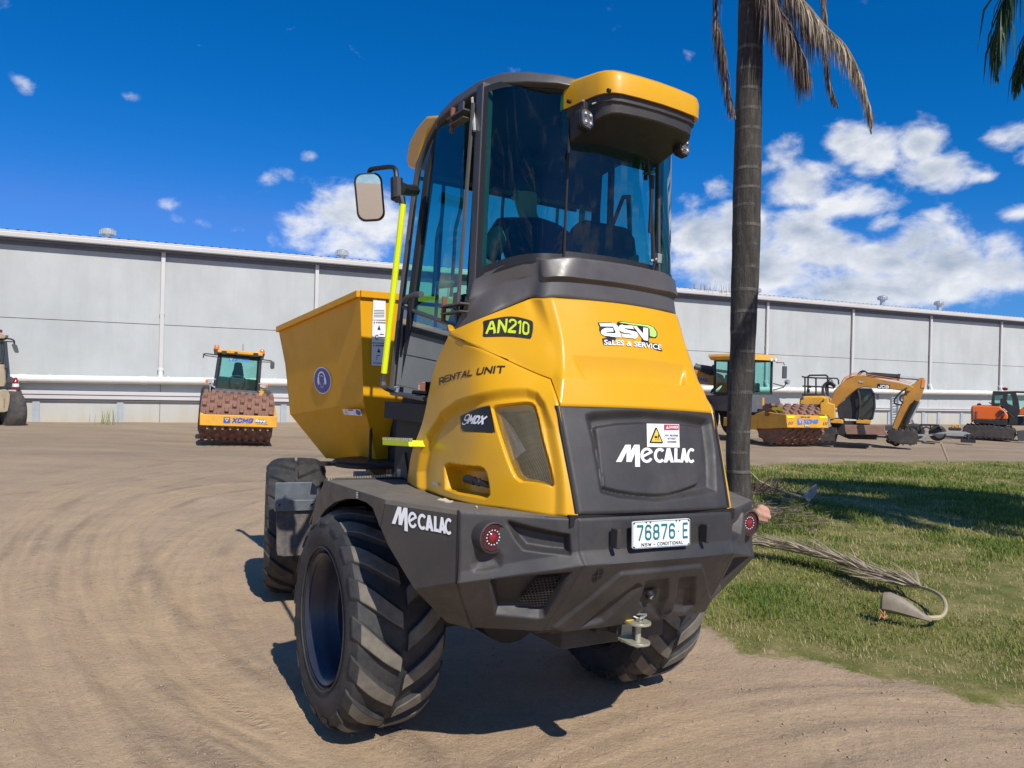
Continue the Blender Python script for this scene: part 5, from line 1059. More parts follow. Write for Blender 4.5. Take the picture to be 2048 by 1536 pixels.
# roof cap
rt_ = [(.0,.56,3.375), (-.08,.60,3.41), (-.25,.605,3.432), (-.5,.595,3.44), (-.68,.555,3.435), (-.80,.47,3.42), (-.89,.36,3.405), (-.95,.18,3.395), (-.965,0,3.39)]
rb_ = [(.03,.585,3.31), (-.08,.63,3.345), (-.25,.632,3.362), (-.5,.622,3.372), (-.69,.58,3.372), (-.82,.49,3.36), (-.915,.37,3.352), (-.97,.18,3.342), (-.985,0,3.337)]
def fullring(h): return h+mirror(h[:-1])[::-1]
rt, rb = fullring(rt_), fullring(rb_); ri = [(p[0]*.86-.05, p[1]*.84, p[2]+.035) for p in rt]; rin = [(p[0]*.95-.02, p[1]*.9, p[2]-.01) for p in rb]
MB().loft([rin, rb, rt, ri], cap=True).build('roof', M_cabg, cabm, bevel=.010, angle=25)
MB().loft([[(p[0]*.93-.03, p[1]*.93, p[2]-.012) for p in rb], [(p[0]*.7-.1, p[1]*.7, p[2]-.14) for p in rb]]).build('roof_lining', M_int, cabm)
# front: pillars, header, windscreen, lower panel
for k in (1, -1): MB().tube([(.13, .64*k, 1.8), (.07, .645*k, 2.37), (.04, .60*k, 3.08), (-.02, .56*k, 3.34)], .032, 6).build('windscreen_pillar', M_int, cabm)
MB().prism([(.16,-.66,1.8), (.16,.66,1.8), (.14,.67,2.20), (.14,-.67,2.20)], (.03, 0, 0)).build('front_panel', M_int, cabm)
MB().poly([(.13,-.64,2.2), (.13,.64,2.2), (.07,.58,3.2), (.07,-.58,3.2)]).build('windscreen', M_glassside, cabm, smooth=False)
mb = MB()
for y in (-.42, -.21, 0.0, .21, .42): mb.tube([(.24, y, 2.15), (.22, y, 3.22)], .012, 6)
for z in (2.35, 3.1): mb.tube([(.24, -.58, z), (.24, .58, z)], .012, 6)
mb.build('windscreen_guard', M_int, cabm)
MB().hexa([(-.02,-.58,3.06),(-.02,.58,3.06),(.07,.60,3.06),(.07,-.60,3.06),(-.06,-.56,3.36),(-.06,.56,3.36),(.02,.56,3.36),(.02,-.56,3.36)]).build('windscreen_header', M_int, cabm)
# interior
mb = MB(); mb.box((-.33, 0, 1.76), (.98, 1.28, .05)); mb.box((-.78, 0, 2.15), (.05, .78, .55)); mb.build('cab_floor', M_int, cabm)
mb = MB(); mb.hexa([(-.02,-.4,2.15),(-.02,.4,2.15),(.12,.42,2.15),(.12,-.42,2.15),(.03,-.35,2.42),(.03,.35,2.42),(.11,.38,2.38),(.11,-.38,2.38)]); mb.box((.03, -.05, 2.0), (.16, .26, .5)); mb.build('dashboard', M_int, cabm, bevel=.02)
st_ = MB(); st_.tube([(-.12, -.05, 2.1), (-.20, -.05, 2.50)], .03, 8); st_.lathe([(-.014, .17), (0, .184), (.014, .17), (0, .156)], (-.21, -.05, 2.53), (-.45, 0, .9), 28, True); st_.build('steering_wheel', M_int, cabm)
so = MB().loft([[(-.66+dx, -.17+y*w, z) for dx, y, w in ((0,-1,w_),(0,1,w_),(.10,1,w_*.9),(.10,-1,w_*.9))] for z, w_, in ((2.12,.25),(2.35,.26),(2.6,.245),(2.74,.215),(2.80,.15))]).build('seat', M_int, cabm, bevel=.03, seg=3)
MB().box((-.36, -.17, 2.10), (.50, .48, .14)).build('seat_cushion', M_int, so, bevel=.03)
MB().tube([(-.60, -.24, 2.78), (-.62, -.30, 2.97), (-.62, -.34, 2.98), (-.60, -.38, 2.76)], .012, 6).build('seat_hoop', M_int, so)
MB().box((-.42, -.45, 2.62), (.30, .07, .12)).tube([(-.55, -.45, 2.2), (-.55, -.45, 2.6)], .03, 6).build('armrest', M_int, so, bevel=.02)
MB().box((-.30, .10, 3.20), (.10, .14, .07)).build('cab_radio', M_int, cabm, bevel=.01)
MB().prism([(-.15,-.60,2.15), (-.18,-.60,2.15), (-.18,-.57,3.3), (-.15,-.57,3.3)], (0, .03, 0)).build('door_post', M_int, cabm)
MB().tube([(-.12, .58, 2.42), (-.40, .60, 2.40)], .022, 8).build('grab_bar', mat('green_grip', (.14,.24,.02), .5), cabm)
mb = MB()
for u in (878, 905):
    p = smooth_path([(2.09,-0.45,3.797),(2.064,-0.45,3.417),(2.151,-0.45,3.211),(2.155,-0.45,2.99),(2.173,-0.45,2.637)], 4); dx = (u-880)*.0045; mb.tube([q+np.array([-dx*3, 0, 0]) for q in p], .017, 6)
mb.tube([(.10,-.5,2.55), (-.30,-.5,2.55)], .012, 6); mb.build('side_guard_bars', M_int, cabm)
# air-conditioning housing overhanging the rear window
hr = [(-.86,.312), (-1.05,.308), (-1.15,.304), (-1.195,.292), (-1.228,.265), (-1.244,.225), (-1.256,.12), (-1.262,0)]; hr = hr+[(x, -y) for x, y in hr[:-1]][::-1]
def hring(z, ins, zf=0): return [(x+ins*(1 if x < -.9 else 0), y*(1-ins*2.4), z+zf*(x+1.27)) for x, y in hr]
ac = MB().loft([hring(3.236, .012, .03), hring(3.232, 0, .03), hring(3.30, 0, .08), hring(3.332, .010, .10), hring(3.35, .035, .11), hring(3.362, .12, .10)]).build('roof_unit_cover', M_yel, cabm, bevel=.004)
MB().loft([hring(3.24, .016, .03), hring(3.205, .016, .0), hring(3.20, .026, .0), hring(3.165, .030, -.25), hring(3.16, .040, -.25)], cap=False).build('roof_unit_base', M_grey, ac)
MB().loft([hring(3.1605, .039, -.25), hring(3.158, .06, -.25)]).build('roof_unit_underside', M_dark, ac)
for u, v, y in ((1137,203,.325), (1217,181,.318)): p = (-0.952,0.325,3.262) if u < 1200 else (-1.252,0.312,3.223); MB().lathe([(-.006, 0), (-.006, .010), (.01, .010)], p, (0, -1, 0), 8).build('cover_screw', M_seal, ac)
def work_light(c, tilt):
    o = empty('work_light'); o.parent = cabm; o.location = c; o.rotation_euler = (rad(3), rad(8), tilt)
    body = [(0, y, z) for y, z in rrect(.082, .096, .026, 5)]; bk = [(.045, y*.86, z*.86) for _, y, z in body]; md = [(.030, y*1.0, z*1.0) for _, y, z in body]
    MB().loft([body, md, bk]).build('lamp_body', M_dark, o)
    fins = MB()
    for x in (.012, .022, .032): fins.loft([[(x-.003, y*1.06, z*1.06) for _, y, z in body], [(x+.002, y*1.06, z*1.06) for _, y, z in body]])
    fins.build('cooling_fins', M_dark, o)
    MB().prism([(-.004, y*.88, z*.88) for _, y, z in body], (.005, 0, 0)).build('lamp_face', M_bggrey, o)
    for y in (-.017, .017):
        for z in (-.020, .020): l = MB().lathe([(-.010, .013), (-.005, .014), (-.002, .0)], (0, y, z), (1, 0, 0), 14).build('reflector', M_chrome, o); MB().lathe([(-.008, 0), (-.0065, .006), (-.004, .007)], (-.003, y, z+.001), (1, 0, 0), 10).build('led', M_clear, l)
    MB().box((.015, 0, .068), (.022, .030, .045)).tube([(.01, .03, .05), (.01, -.03, .05)], .006, 6).build('lamp_bracket', M_blk, o, bevel=.003)
    MB().lathe([(0, .009), (.008, .008), (.008, 0)], (.012, .012, .085), (0, 0, 1), 6).build('bracket_nut', M_zinc, o, smooth=False)
    return o
work_light((-1.12,0.329,3.127), rad(12)); work_light((-1.11,-0.288,3.133), rad(10))
MB().tube(smooth_path([(-1.13,0.312,3.198), (-1.14,0.274,3.216), (-1.15,0.217,3.215), (-1.15,0.152,3.185)], 5), .0035, 5).build('lamp_cable', M_palegrey, cabm)
# yellow lamp visor over the windscreen
vp = [(0.015,0.57,3.423),(0.202,0.57,3.471),(0.346,0.57,3.439),(0.454,0.57,3.377),(0.489,0.57,3.278),(0.448,0.57,3.215),(0.311,0.57,3.171),(0.265,0.57,3.279),(0.168,0.57,3.369),(0.052,0.57,3.393)]
vo = MB().prism(vp, (0, -1.14, 0)).build('roof_visor', M_yel, cabm, bevel=.025, seg=3)
# mirror on its bracket with the taped grab rail
mo = MB(); mo.tube(smooth_path([(-0.011,0.98,2.997), (-0.04,0.98,3.01), (-0.096,0.95,3.011), (-0.18,0.92,3.003), (-0.248,0.92,2.971), (-0.27,0.92,2.909)], 4), .013, 8)
mo.tube([(-0.269,0.92,2.919), (-0.291,0.92,2.81)], .033, 10); mo.tube([(-0.285,0.91,2.871), (-0.175,0.82,2.899), (0.007,0.7,2.956)], [.038, .030, .033], 8); mo.tube([(-0.284,0.92,2.811), (-0.328,0.91,2.805), (-0.353,0.91,2.764)], [.02,.02,.016], 8)
arm = mo.build('mirror_arm', M_blk, cabm)
mo_ = empty('side_mirror'); mo_.parent = cabm; mc = (-0.04,0.98,2.86)
mo_.matrix_local = Matrix.Translation(mc) @ Matrix.Rotation(rad(-22), 4, 'Z') @ Matrix.Rotation(rad(-8), 4, 'X') @ Matrix.Rotation(rad(-8), 4, 'Y')
hs_ = [(0, y, z) for y, z in rrect(.152, .258, .046, 6)]
MB().loft([hs_, [(.035, y*1.0, z*1.0) for _, y, z in hs_], [(.06, y*.8, z*.85) for _, y, z in hs_]]).build('mirror_housing', M_blk, mo_, bevel=.006)
MB().prism([(-.003, y*.86, z*.92) for _, y, z in hs_], (.004, 0, 0)).build('mirror_face', M_mirror, mo_, smooth=False)
rl = [(-0.352,0.91,2.774), (-0.162,0.89,1.907), ]
MB().tube(rl, .0165, 10).build('handrail', M_fluo, cabm)
MB().tube(smooth_path([rl[1], (-0.142,0.885,1.862), (-0.137,0.87,1.83), (0.077,0.74,1.817)], 5), .015, 8).build('handrail_end', M_bggrey, cabm)
# taped steps below the door and the cab underside, blackened for the shade beneath it
mb = MB(); mb.box((.03, .58, 1.70), (.62, .20, .10)); mb.prism([(.28,.62,1.34), (-.2,.62,1.34), (-.25,.62,1.74), (.28,.62,1.74)], (0, -.03, 0)); mb.prism([(.10,.45,1.3), (.10,-.5,1.3), (.14,-.5,1.76), (.14,.45,1.76)], (.03, 0, 0)); mb.build('cab_underside', M_int, dumper)
sq = [(-0.014,0.82,1.543), (-0.375,0.82,1.564), (-0.385,0.82,1.534), (-0.018,0.82,1.513)]
stp = MB().prism(sq, (0, -.16, 0)).build('step', M_fluo, dumper, bevel=.002)
mb = MB(); a_, b_ = np.array(sq[0]), np.array(sq[1])
for i in range(15): p = a_+(b_-a_)*(i/14); mb.box(p+(0, -.01, .004), (.010, .02, .016))
mb.build('step_teeth', M_zinc, stp, smooth=False)
MB().prism([(-0.335,0.8,1.561), (-0.276,0.74,1.558), (-0.28,0.74,1.526), (-0.339,0.8,1.531)], (0, -.1, 0)).build('step_return', M_fluo, stp)
on_quad('warning_tag', np.array([(0,0),(1,0),(1,1),(0,1)]), [(0,1,2,3)], [(0.207,0.63,1.305), (0.154,0.63,1.311), (0.161,0.63,1.36), (0.214,0.63,1.354)], .0, M_white, dumper)
on_quad('warning_tag_mark', *merge(poly_geo([(.1,.12),(.9,.12),(.5,.62)]),), [(0.204,0.631,1.305), (0.152,0.631,1.311), (0.159,0.631,1.36), (0.211,0.631,1.355)], .001, M_signy, dumper)
MB().prism([(.02,.60,1.28), (.30,.60,1.28), (.12,.60,1.46)], (0, .03, 0)).build('step_bracket', M_frame, dumper)

# ---- the tipping skip
SKM = DM.inverted() @ frame((-1.07, 7.06, 0), 33)
skip = empty('skip'); skip.parent = dumper; skip.matrix_local = SKM
yb = .69; xr = -.94
# corner points of the left half: rear top, front lip ...
rtop, rmid, rbot = (-0.94,0.738,2.535), (-0.94,0.687,1.693), (-0.8,0.505,1.209)
ytop = rtop[1]
ftop, flip_, fcr, fbot = (1.044,0.778,2.353), (0.854,0.753,2.026), (0.783,0.72,1.514), (0.233,0.56,1.147)
hy = lambda p, y=None: (p[0], -(p[1] if y is None else y), p[2])
rtop = (rtop[0], rtop[1], rtop[2]); outer = [rtop, ftop, flip_, fcr, rmid]
def skipshell(off):
    q = lambda p: np.array(p); s = MB()
    for k in (1, -1):
        m = lambda p: (p[0], p[1]*k, p[2])
        s.add([m(p) for p in (rtop, rmid, fcr, flip_, ftop)], [(0,1,2,3,4)]); s.add([m(p) for p in (rmid, rbot, fbot, fcr)], [(0,1,2,3)])
    m = lambda p: (p[0], -p[1], p[2])
    s.add([rtop, m(rtop), m(rmid), rmid], [(0,1,2,3)]); s.add([rmid, m(rmid), m(rbot), rbot], [(0,1,2,3)]); s.add([rbot, m(rbot), m(fbot), fbot], [(0,1,2,3)]); s.add([fbot, m(fbot), m(fcr), fcr], [(0,1,2,3)]); s.add([fcr, m(fcr), m(flip_), flip_], [(0,1,2,3)])
    return s
sh = skipshell(0).build('skip_body', M_skip, skip, smooth=False)
bm = bmesh.new(); bm.from_mesh(sh.data); bmesh.ops.remove_doubles(bm, verts=bm.verts, dist=1e-4); bmesh.ops.recalc_face_normals(bm, faces=bm.faces); bm.to_mesh(sh.data); bm.free()
sm_ = sh.modifiers.new('thick', 'SOLIDIFY'); sm_.thickness = .02; sm_.offset = -1; bv_ = sh.modifiers.new('bevel', 'BEVEL'); bv_.width = .012; bv_.segments = 3; bv_.limit_method = 'ANGLE'; bv_.angle_limit = rad(15); bv_.harden_normals = True
sh.data.polygons.foreach_set('use_smooth', [True]*len(sh.data.polygons))
rimm = MB()
def bar(a, b, w, h, out): 
    a, b, o = np.array(a), np.array(b), np.array(out); rimm.hexa([a+o*w, b+o*w, b-o*.01, a-o*.01, a+o*w+(0,0,h), b+o*w+(0,0,h), b-o*.01+(0,0,h), a-o*.01+(0,0,h)])
for k in (1, -1): bar(np.array(rtop)*(1,k,1)-(0,0,.045), np.array(ftop)*(1,k,1)-(0,0,.045), .028, .055, (0,k,0))
bar(np.array(rtop)-(0,0,.045), np.array(rtop)*(1,-1,1)-(0,0,.045), .028, .055, (-1,0,0)); rimm.build('skip_rim', M_skip, skip, bevel=.006)
lipm = MB(); fo_ = np.array(ftop); lipm.prism([ftop, tuple(fo_+(.02,.0,.004)), tuple(np.array(flip_)+(.045,0,-.01)), flip_], (0, -.03, 0)); lipm.prism([flip_, tuple(np.array(flip_)+(.04,0,0)), tuple(np.array(fcr)+(.01,0,.0)), fcr], (0, -2*flip_[1], 0)); lipm.build('skip_lip', M_skip, skip, smooth=False)
sc_ = [(0.099,0.722,1.729),(-0.31,0.722,1.739),(-0.295,0.722,1.963),(0.115,0.722,1.966)]
al = np.array(fcr)-np.array(rmid); n_ = np.cross(np.array(rtop)-np.array(rmid), al); n_ /= np.linalg.norm(n_); n_ = n_ if n_[1] > 0 else -n_
proj_ = lambda P: [tuple(np.array(p)+n_*(np.dot(np.array(rmid)-np.array(p), n_)+.006)) for p in P]
sc_ = proj_(sc_)
disc = lambda r, cx=.5, cy=.5, n=32: [(cx+r*math.cos(2*math.pi*i/n), cy+r*math.sin(2*math.pi*i/n)) for i in range(n)]
eo = on_quad('hearing_sign', *poly_geo(disc(.5)), sc_, 0, M_white, skip)
on_quad('sign_disc', *poly_geo(disc(.465)), sc_, .0015, M_blue, skip)
on_quad('sign_figure', *poly_geo([(.36,.62),(.36,.52),(.38,.40),(.42,.28),(.48,.22),(.52,.22),(.58,.28),(.62,.40),(.64,.52),(.64,.62),(.60,.72),(.50,.76),(.40,.72)]), sc_, .003, M_blue, skip)
band = [(.5+.215*math.cos(q), .60+.24*math.sin(q)) for q in np.linspace(0, math.pi, 14)]+[(.5+.165*math.cos(q), .60+.18*math.sin(q)) for q in np.linspace(math.pi, 0, 14)]
on_quad('sign_ear_muffs', *poly_union([band, [(.26,.36),(.34,.34),(.36,.40),(.36,.60),(.32,.64),(.27,.62),(.24,.48)], [(.74,.36),(.66,.34),(.64,.40),(.64,.60),(.68,.64),(.73,.62),(.76,.48)], [(.37,.66),(.46,.655),(.5,.68),(.57,.64),(.63,.66),(.63,.675),(.56,.66),(.5,.70),(.45,.675),(.37,.68)]]), sc_, .0045, M_white, skip)
on_quad('sign_face_line', *poly_union([[(.40,.42),(.415,.42),(.455,.245),(.44,.24)], [(.60,.42),(.585,.42),(.545,.245),(.56,.24)], [(.44,.24),(.56,.24),(.555,.255),(.445,.255)]]), sc_, .0045, M_white, skip)
# stickers: small strip on the crease, three warning plates on the rear face
st1 = proj_([(-0.597,0.7,1.581),(-0.958,0.7,1.586),(-0.918,0.7,1.634),(-0.563,0.7,1.624)]); st1 = [tuple(np.array(p)+n_*.012) for p in st1]
wo_ = on_quad('warning_strip', np.array([(0,0),(1,0),(1,1),(0,1)]), [(0,1,2,3)], st1, .004, M_white, skip)
on_quad('strip_triangle', *poly_geo([(.08,.2),(.26,.2),(.17,.85)]), st1, .0055, M_signy, skip); on_quad('strip_disc', *poly_geo([(x*.3+.70, y) for x, y in disc(.42)]), st1, .0055, M_blue, skip); on_quad('strip_band', *poly_geo([(.34,.72),(.62,.72),(.62,.95),(.34,.95)]), st1, .0055, M_red, skip)
for (v0, v1), kind_ in (((594,640), 'top'), ((641,685), 'mid'), ((686,731), 'low')):
    if kind_ == 'top': wq = [(-0.945,0.635,2.325),(-0.945,0.526,2.332),(-0.945,0.531,2.507),(-0.945,0.632,2.502)]
    elif kind_ == 'mid': wq = [(-0.945,0.635,2.151),(-0.945,0.521,2.153),(-0.945,0.526,2.324),(-0.945,0.635,2.321)]
    else: wq = [(-0.945,0.634,1.974),(-0.945,0.517,1.974),(-0.945,0.521,2.145),(-0.945,0.635,2.144)]
    wq = [tuple(np.array(p)) for p in wq]; wp_ = on_quad('warning_plate', np.array([(0,0),(1,0),(1,1),(0,1)]), [(0,1,2,3)], wq, .006, M_white, skip)
    on_quad('plate_heading', *stroke_uv('WARNING', .26, .87, .98, .95, th=.2), wq, .0072, M_black, skip); on_quad('plate_heading_mark', *poly_geo([(.08,.87),(.20,.87),(.14,.96)]), wq, .0072, M_signy if kind_ == 'top' else M_black, skip)
    if kind_ == 'top': on_quad('plate_print', *merge(*[poly_geo([(.1,.12+i*.07),(.9,.12+i*.07),(.9,.145+i*.07),(.1,.145+i*.07)]) for i in range(5)]), wq, .0072, M_bggrey, skip)
    elif kind_ == 'mid': on_quad('plate_print', *merge(poly_geo([(.38,.58),(.62,.58),(.5,.80)]), poly_union([[(.45,.22),(.95,.22),(.95,.26),(.45,.26)], [(.35+.14*math.cos(q), .24+.12*math.sin(q)) for q in np.linspace(.6, 5.7, 12)]+[(.35+.09*math.cos(q), .24+.08*math.sin(q)) for q in np.linspace(5.7, .6, 12)]]), poly_geo([(.55,.36),(.85,.36),(.85,.40),(.55,.40)])), wq, .0072, M_black, skip)
    else: on_quad('plate_print', *merge(poly_geo([(.38,.60),(.62,.60),(.5,.80)]), poly_geo([(.35,.25),(.38,.25),(.38,.45),(.35,.45)]), poly_geo([(.35,.45),(.6,.45),(.6,.48),(.35,.48)]), poly_geo([(.1,.10),(.9,.10),(.9,.13),(.1,.13)])), wq, .0072, M_black, skip)
mb = MB(); mb.box((xr-.03, ytop-.40, 1.75), (.05, .05, .9)); mb.build('skip_rear_rib', M_skip, skip, bevel=.006)
mb = MB(); mb.box((-.55, 0, 1.27), (.5, .9, .16)); mb.build('skip_cradle', M_frame, skip, bevel=.01)

# ---- the driver, seen from behind through the tinted glass
person = empty('person', DM @ Matrix.Translation((-.27, -.03, 2.25)), 'driver in a dark short-sleeved shirt leaning to the left inside the dumper cab', 'person')
def skin_body(name, chain, edges, m_, parent, sub=2):
    me = bpy.data.meshes.new(name); me.from_pydata([c[:3] for c in chain], edges, []); o = bpy.data.objects.new(name, me); link(o); o.parent = parent; me.materials.append(m_)
    sk_ = o.modifiers.new('skin', 'SKIN'); 
    for i, c in enumerate(chain): me.skin_vertices[0].data[i].radius = (c[3], c[4] if len(c) > 4 else c[3])
    me.skin_vertices[0].data[0].use_root = True; sk_.use_smooth_shade = True
    s_ = o.modifiers.new('sub', 'SUBSURF'); s_.levels = sub; s_.render_levels = sub; return o
M_skin = mat('skin', (.42,.24,.16), .55, var=.06, rvar=0); M_shirt = mat('dark_navy_shirt', (.012,.014,.022), .85, var=.15, rvar=0); M_hair = mat('dark_hair', (.05,.035,.025), .8, var=.2, rvar=0); M_trou = mat('dark_trousers', (.02,.022,.03), .85, rvar=0)
body = [(0,0,0,.13,.17), (.0,.02,.16,.12,.16), (-.02,.06,.36,.13,.18), (-.02,.10,.50,.12,.17), (0,.12,.58,.06,.06), (.02,.13,.625,.056,.056), (.03,.14,.70,.082,.074), (.03,.145,.775,.082,.074), (.025,.145,.835,.05,.045),
        (-.01,.30,.50,.068), (.06,.40,.28,.048), (.27,.30,.20,.036), (.33,.27,.205,.030), (0,-.09,.50,.068), (.08,-.17,.27,.048), (.27,-.10,.22,.036), (.32,-.08,.235,.030), (.05,.10,-.01,.085), (.40,.14,.02,.065), (.42,.14,-.36,.045), (.05,-.10,-.01,.085), (.40,-.14,.02,.065), (.42,-.14,-.36,.045)]
be = [(0,1),(1,2),(2,3),(3,4),(4,5),(5,6),(6,7),(7,8),(3,9),(9,10),(10,11),(11,12),(3,13),(13,14),(14,15),(15,16),(0,17),(17,18),(18,19),(0,20),(20,21),(21,22)]
skin_body('body', body, be, M_skin, person)
shirt = [(0,0,-.02,.145,.185), (.0,.02,.16,.135,.175), (-.02,.06,.36,.145,.195), (-.02,.10,.50,.132,.185), (0,.12,.575,.075,.075), (-.01,.30,.50,.085), (.03,.36,.38,.072), (.045,.385,.32,.066), (0,-.09,.50,.085), (.045,-.135,.38,.072), (.06,-.15,.32,.066)]
skin_body('shirt', shirt, [(0,1),(1,2),(2,3),(3,4),(3,5),(5,6),(6,7),(3,8),(8,9),(9,10)], M_shirt, person)
MB().lathe([(-.008, .068), (-.008, .071), (.008, .071), (.008, .068)], (.045, .385, .325), (.15, .22, -.5), 16, True).build('sleeve_trim', M_steel, person)
skin_body('trousers', [(0,0,-.04,.14,.18), (.06,.10,-.01,.098), (.40,.14,.02,.078), (.42,.14,-.34,.06), (.06,-.10,-.01,.098), (.40,-.14,.02,.078), (.42,-.14,-.34,.06)], [(0,1),(1,2),(2,3),(0,4),(4,5),(5,6)], M_trou, person)
skin_body('hair', [(.005,.14,.72,.078,.074), (.015,.145,.78,.086,.078), (.03,.145,.835,.068,.06)], [(0,1),(1,2)], M_hair, person)
for k in (1, -1): MB().lathe([(-.012, .012), (0, .03), (.012, .012)], (.03, .14+.08*k, .72), (0, 1, 0), 10).build('ear', M_skin, person)
MB().loft([[(.10,.13,.74), (.10,.15,.74), (.115,.14,.74)], [(.105,.125,.705), (.105,.155,.705), (.135,.14,.705)]]).build('nose', M_skin, person)
for hp0 in ((.33,.27,.205), (.32,-.08,.235)):       # hands closed on the wheel
    h_ = np.array(hp0); 
    for j, (dy, ln) in enumerate(((-.030,.034), (-.011,.040), (.009,.038), (.028,.030))):
        skin_body('finger', [tuple(h_+(.012, dy, .01))+(.011,), tuple(h_+(.012+ln, dy, .012))+(.0095,), tuple(h_+(.015+ln*1.25, dy, -.018))+(.0085,), tuple(h_+(.002+ln, dy, -.034))+(.0075,)], [(0,1),(1,2),(2,3)], M_skin, person, 1)
    skin_body('thumb', [tuple(h_+(.0, .030, .0))+(.012,), tuple(h_+(.020, .050, -.008))+(.010,), tuple(h_+(.042, .046, -.020))+(.008,)], [(0,1),(1,2)], M_skin, person, 1)

# ================================================================ machines parked along the wall
TL = []
def MBT(p, r, n=5): TL.append((p, r))
def padfoot_drum(mb, c, axis, half, R, cols, rows, ph=0, pad=(.075, .105, .085)):
    """drum with staggered square feet, all one surface"""
    a = Vector(axis).normalized(); ref = Vector((0, 0, 1)); u = a.cross(ref).normalized(); w = a.cross(u); c = Vector(c)
    mb.lathe([(-half, 0), (-half, R*.80), (-half+.03, R*.83), (-half+.03, R), (half-.03, R), (half-.03, R*.83), (half, R*.80), (half, 0)], c, a, 48)
    for i in range(cols):
        s = -half+(i+.5)*2*half/cols
        for j in range(rows):
            q = 2*math.pi*(j+(.5 if i % 2 else 0))/rows+ph; n = u*math.cos(q)+w*math.sin(q); t = a.cross(n); p = c+a*s
            lo = [p+n*(R-.01)+a*x*pad[1]*.5*1.15+t*y*pad[2]*1.0 for x, y in ((-1,-1),(1,-1),(1,1),(-1,1))]; hi = [p+n*(R+pad[0])+a*x*pad[1]*.5*.9+t*y*pad[2]*.62 for x, y in ((-1,-1),(1,-1),(1,1),(-1,1))]
            mb.hexa(lo+hi)
    return mb
def bg_tyre(name, c, axis, R, W, parent, rim=None, lug=True):
    o = empty(name); o.parent = parent; o.location = c; h = W/2
    MB().lathe([(-h, R*.55), (-h, R*.86), (-h*.8, R*.97), (0, R), (h*.8, R*.97), (h, R*.86), (h, R*.55)], (0, 0, 0), axis, 32).build('tyre', M_track, o)
    MB().lathe([(-h*.8, 0), (-h*.7, R*.56), (h*.7, R*.56), (h*.8, R*.5), (h*.4, R*.4), (h*.4, 0)], (0, 0, 0), axis, 24).build('rim', rim or M_bggrey, o)
    return o
def mb_plate(pts, d): return MB().prism(pts, d)
def brand(uvs, corners, parent, name='lettering', off=.006, m_=None): return on_quad(name, *uvs, corners, off, m_ or M_xblue, parent)
def xlogo(c, parent, letters, m_):
    on_quad('maker_emblem', *merge(poly_union([[(0,.05),(.22,.05),(.22,.95),(0,.95)]]),), c, .005, m_, parent)
    on_quad('emblem_triangle', *poly_geo([(.03,.82),(.19,.82),(.11,.2)]), c, .008, M_signy, parent); on_quad('emblem_core', *poly_geo([(.07,.72),(.15,.72),(.11,.42)]), c, .011, m_, parent)
    on_quad('maker_lettering', *stroke_uv('XCMG', .27, .05, 1, .95, th=.26, gap=.08, sx=1.05, slant=.22), c, .005, m_, parent)
def small_dealer(c, parent):
    dealer_logo(lambda name, uv, F, layer, m_: on_quad('dealer_'+name, uv, F, c, .005+.004*layer, m_, parent))

# ---- padfoot roller left of the dumper, seen head on (x away from us, y left)
r1 = empty('road_roller', frame((-7.61, 21.34, 0), 19.6, 3.6), 'padfoot road roller with rusty drum parked head-on by the wall left of the dumper', 'road roller')
zc = (0.75,0.033,0.683); dr = padfoot_drum(MB(), (.80, zc[1], .735), (0, 1, 0), .98, .665, 10, 15, .1).build('drum', M_rustdrum, r1, smooth=False)
fb = [(-0.12,1,0.791),(-0.12,-1.018,0.872),(-0.12,-1.034,0.551),(-0.12,0.974,0.486)]
fr_ = MB().prism(fb, (.10, 0, 0)); 
for k, e in ((0, (0, 3)), (1, (1, 2))):
    a_, b_ = np.array(fb[e[0]]), np.array(fb[e[1]]); y0 = a_[1]; s_ = -1 if k else 1
    fr_.hexa([(0, y0, b_[2]), (0, y0-.09*s_, b_[2]), (1.7, y0-.09*s_, b_[2]+.05), (1.7, y0, b_[2]+.05), (0, y0, a_[2]+.02), (0, y0-.09*s_, a_[2]+.02), (1.7, y0-.09*s_, a_[2]+.25), (1.7, y0, a_[2]+.25)])
fr_.build('drum_frame', M_myel, r1, bevel=.02)
xlogo([(-0.125,0.379,0.586),(-0.125,-0.409,0.621),(-0.125,-0.401,0.794),(-0.125,0.385,0.763)], r1, 'XCMG', M_dblue)
small_dealer([(-0.125,-0.43,0.597),(-0.125,-0.793,0.622),(-0.125,-0.788,0.792),(-0.125,-0.422,0.77)], r1)
mb = MB()
for u in range(9): p = np.array(fb[3])+(np.array(fb[2])-np.array(fb[3]))*((u+1.0)/10.2); mb.lathe([(-.04, .035), (.0, .035), (.0, 0)], p+(-.02, 0, -.06), (1, 0, 0), 8)
mb.build('scraper_bolts', M_tan, r1)
MB().hexa([(.15,-1.0,.55),(.15,1.0,.55),(.3,1.0,.55),(.3,-1.0,.55),(.05,-1.0,.62),(.05,1.0,.62),(.2,1.0,.62),(.2,-1.0,.62)]).build('scraper_bar', M_bgblk, r1)
gl_ = [(1.9,0.739,1.459),(1.9,-0.496,1.465),(1.9,-0.477,2.494),(1.9,0.685,2.503)]
cab1 = MB(); zz = lambda p, dx: (p[0]+dx, p[1], p[2])
for a_, b_ in ((0, 1), (1, 2), (2, 3), (3, 0)): cab1.tube([gl_[a_], gl_[b_]], .05, 6); cab1.tube([zz(gl_[a_], 1.45), zz(gl_[b_], 1.45)], .05, 6)
for i in range(4): cab1.tube([gl_[i], zz(gl_[i], 1.45)], .05, 6)
cabo = cab1.build('cab_frame', M_bgblk, r1)
MB().poly(gl_).build('windscreen', M_glassbg, cabo, smooth=False); MB().poly([zz(p, 1.45) for p in gl_]).build('rear_screen', M_glassbg, cabo, smooth=False)
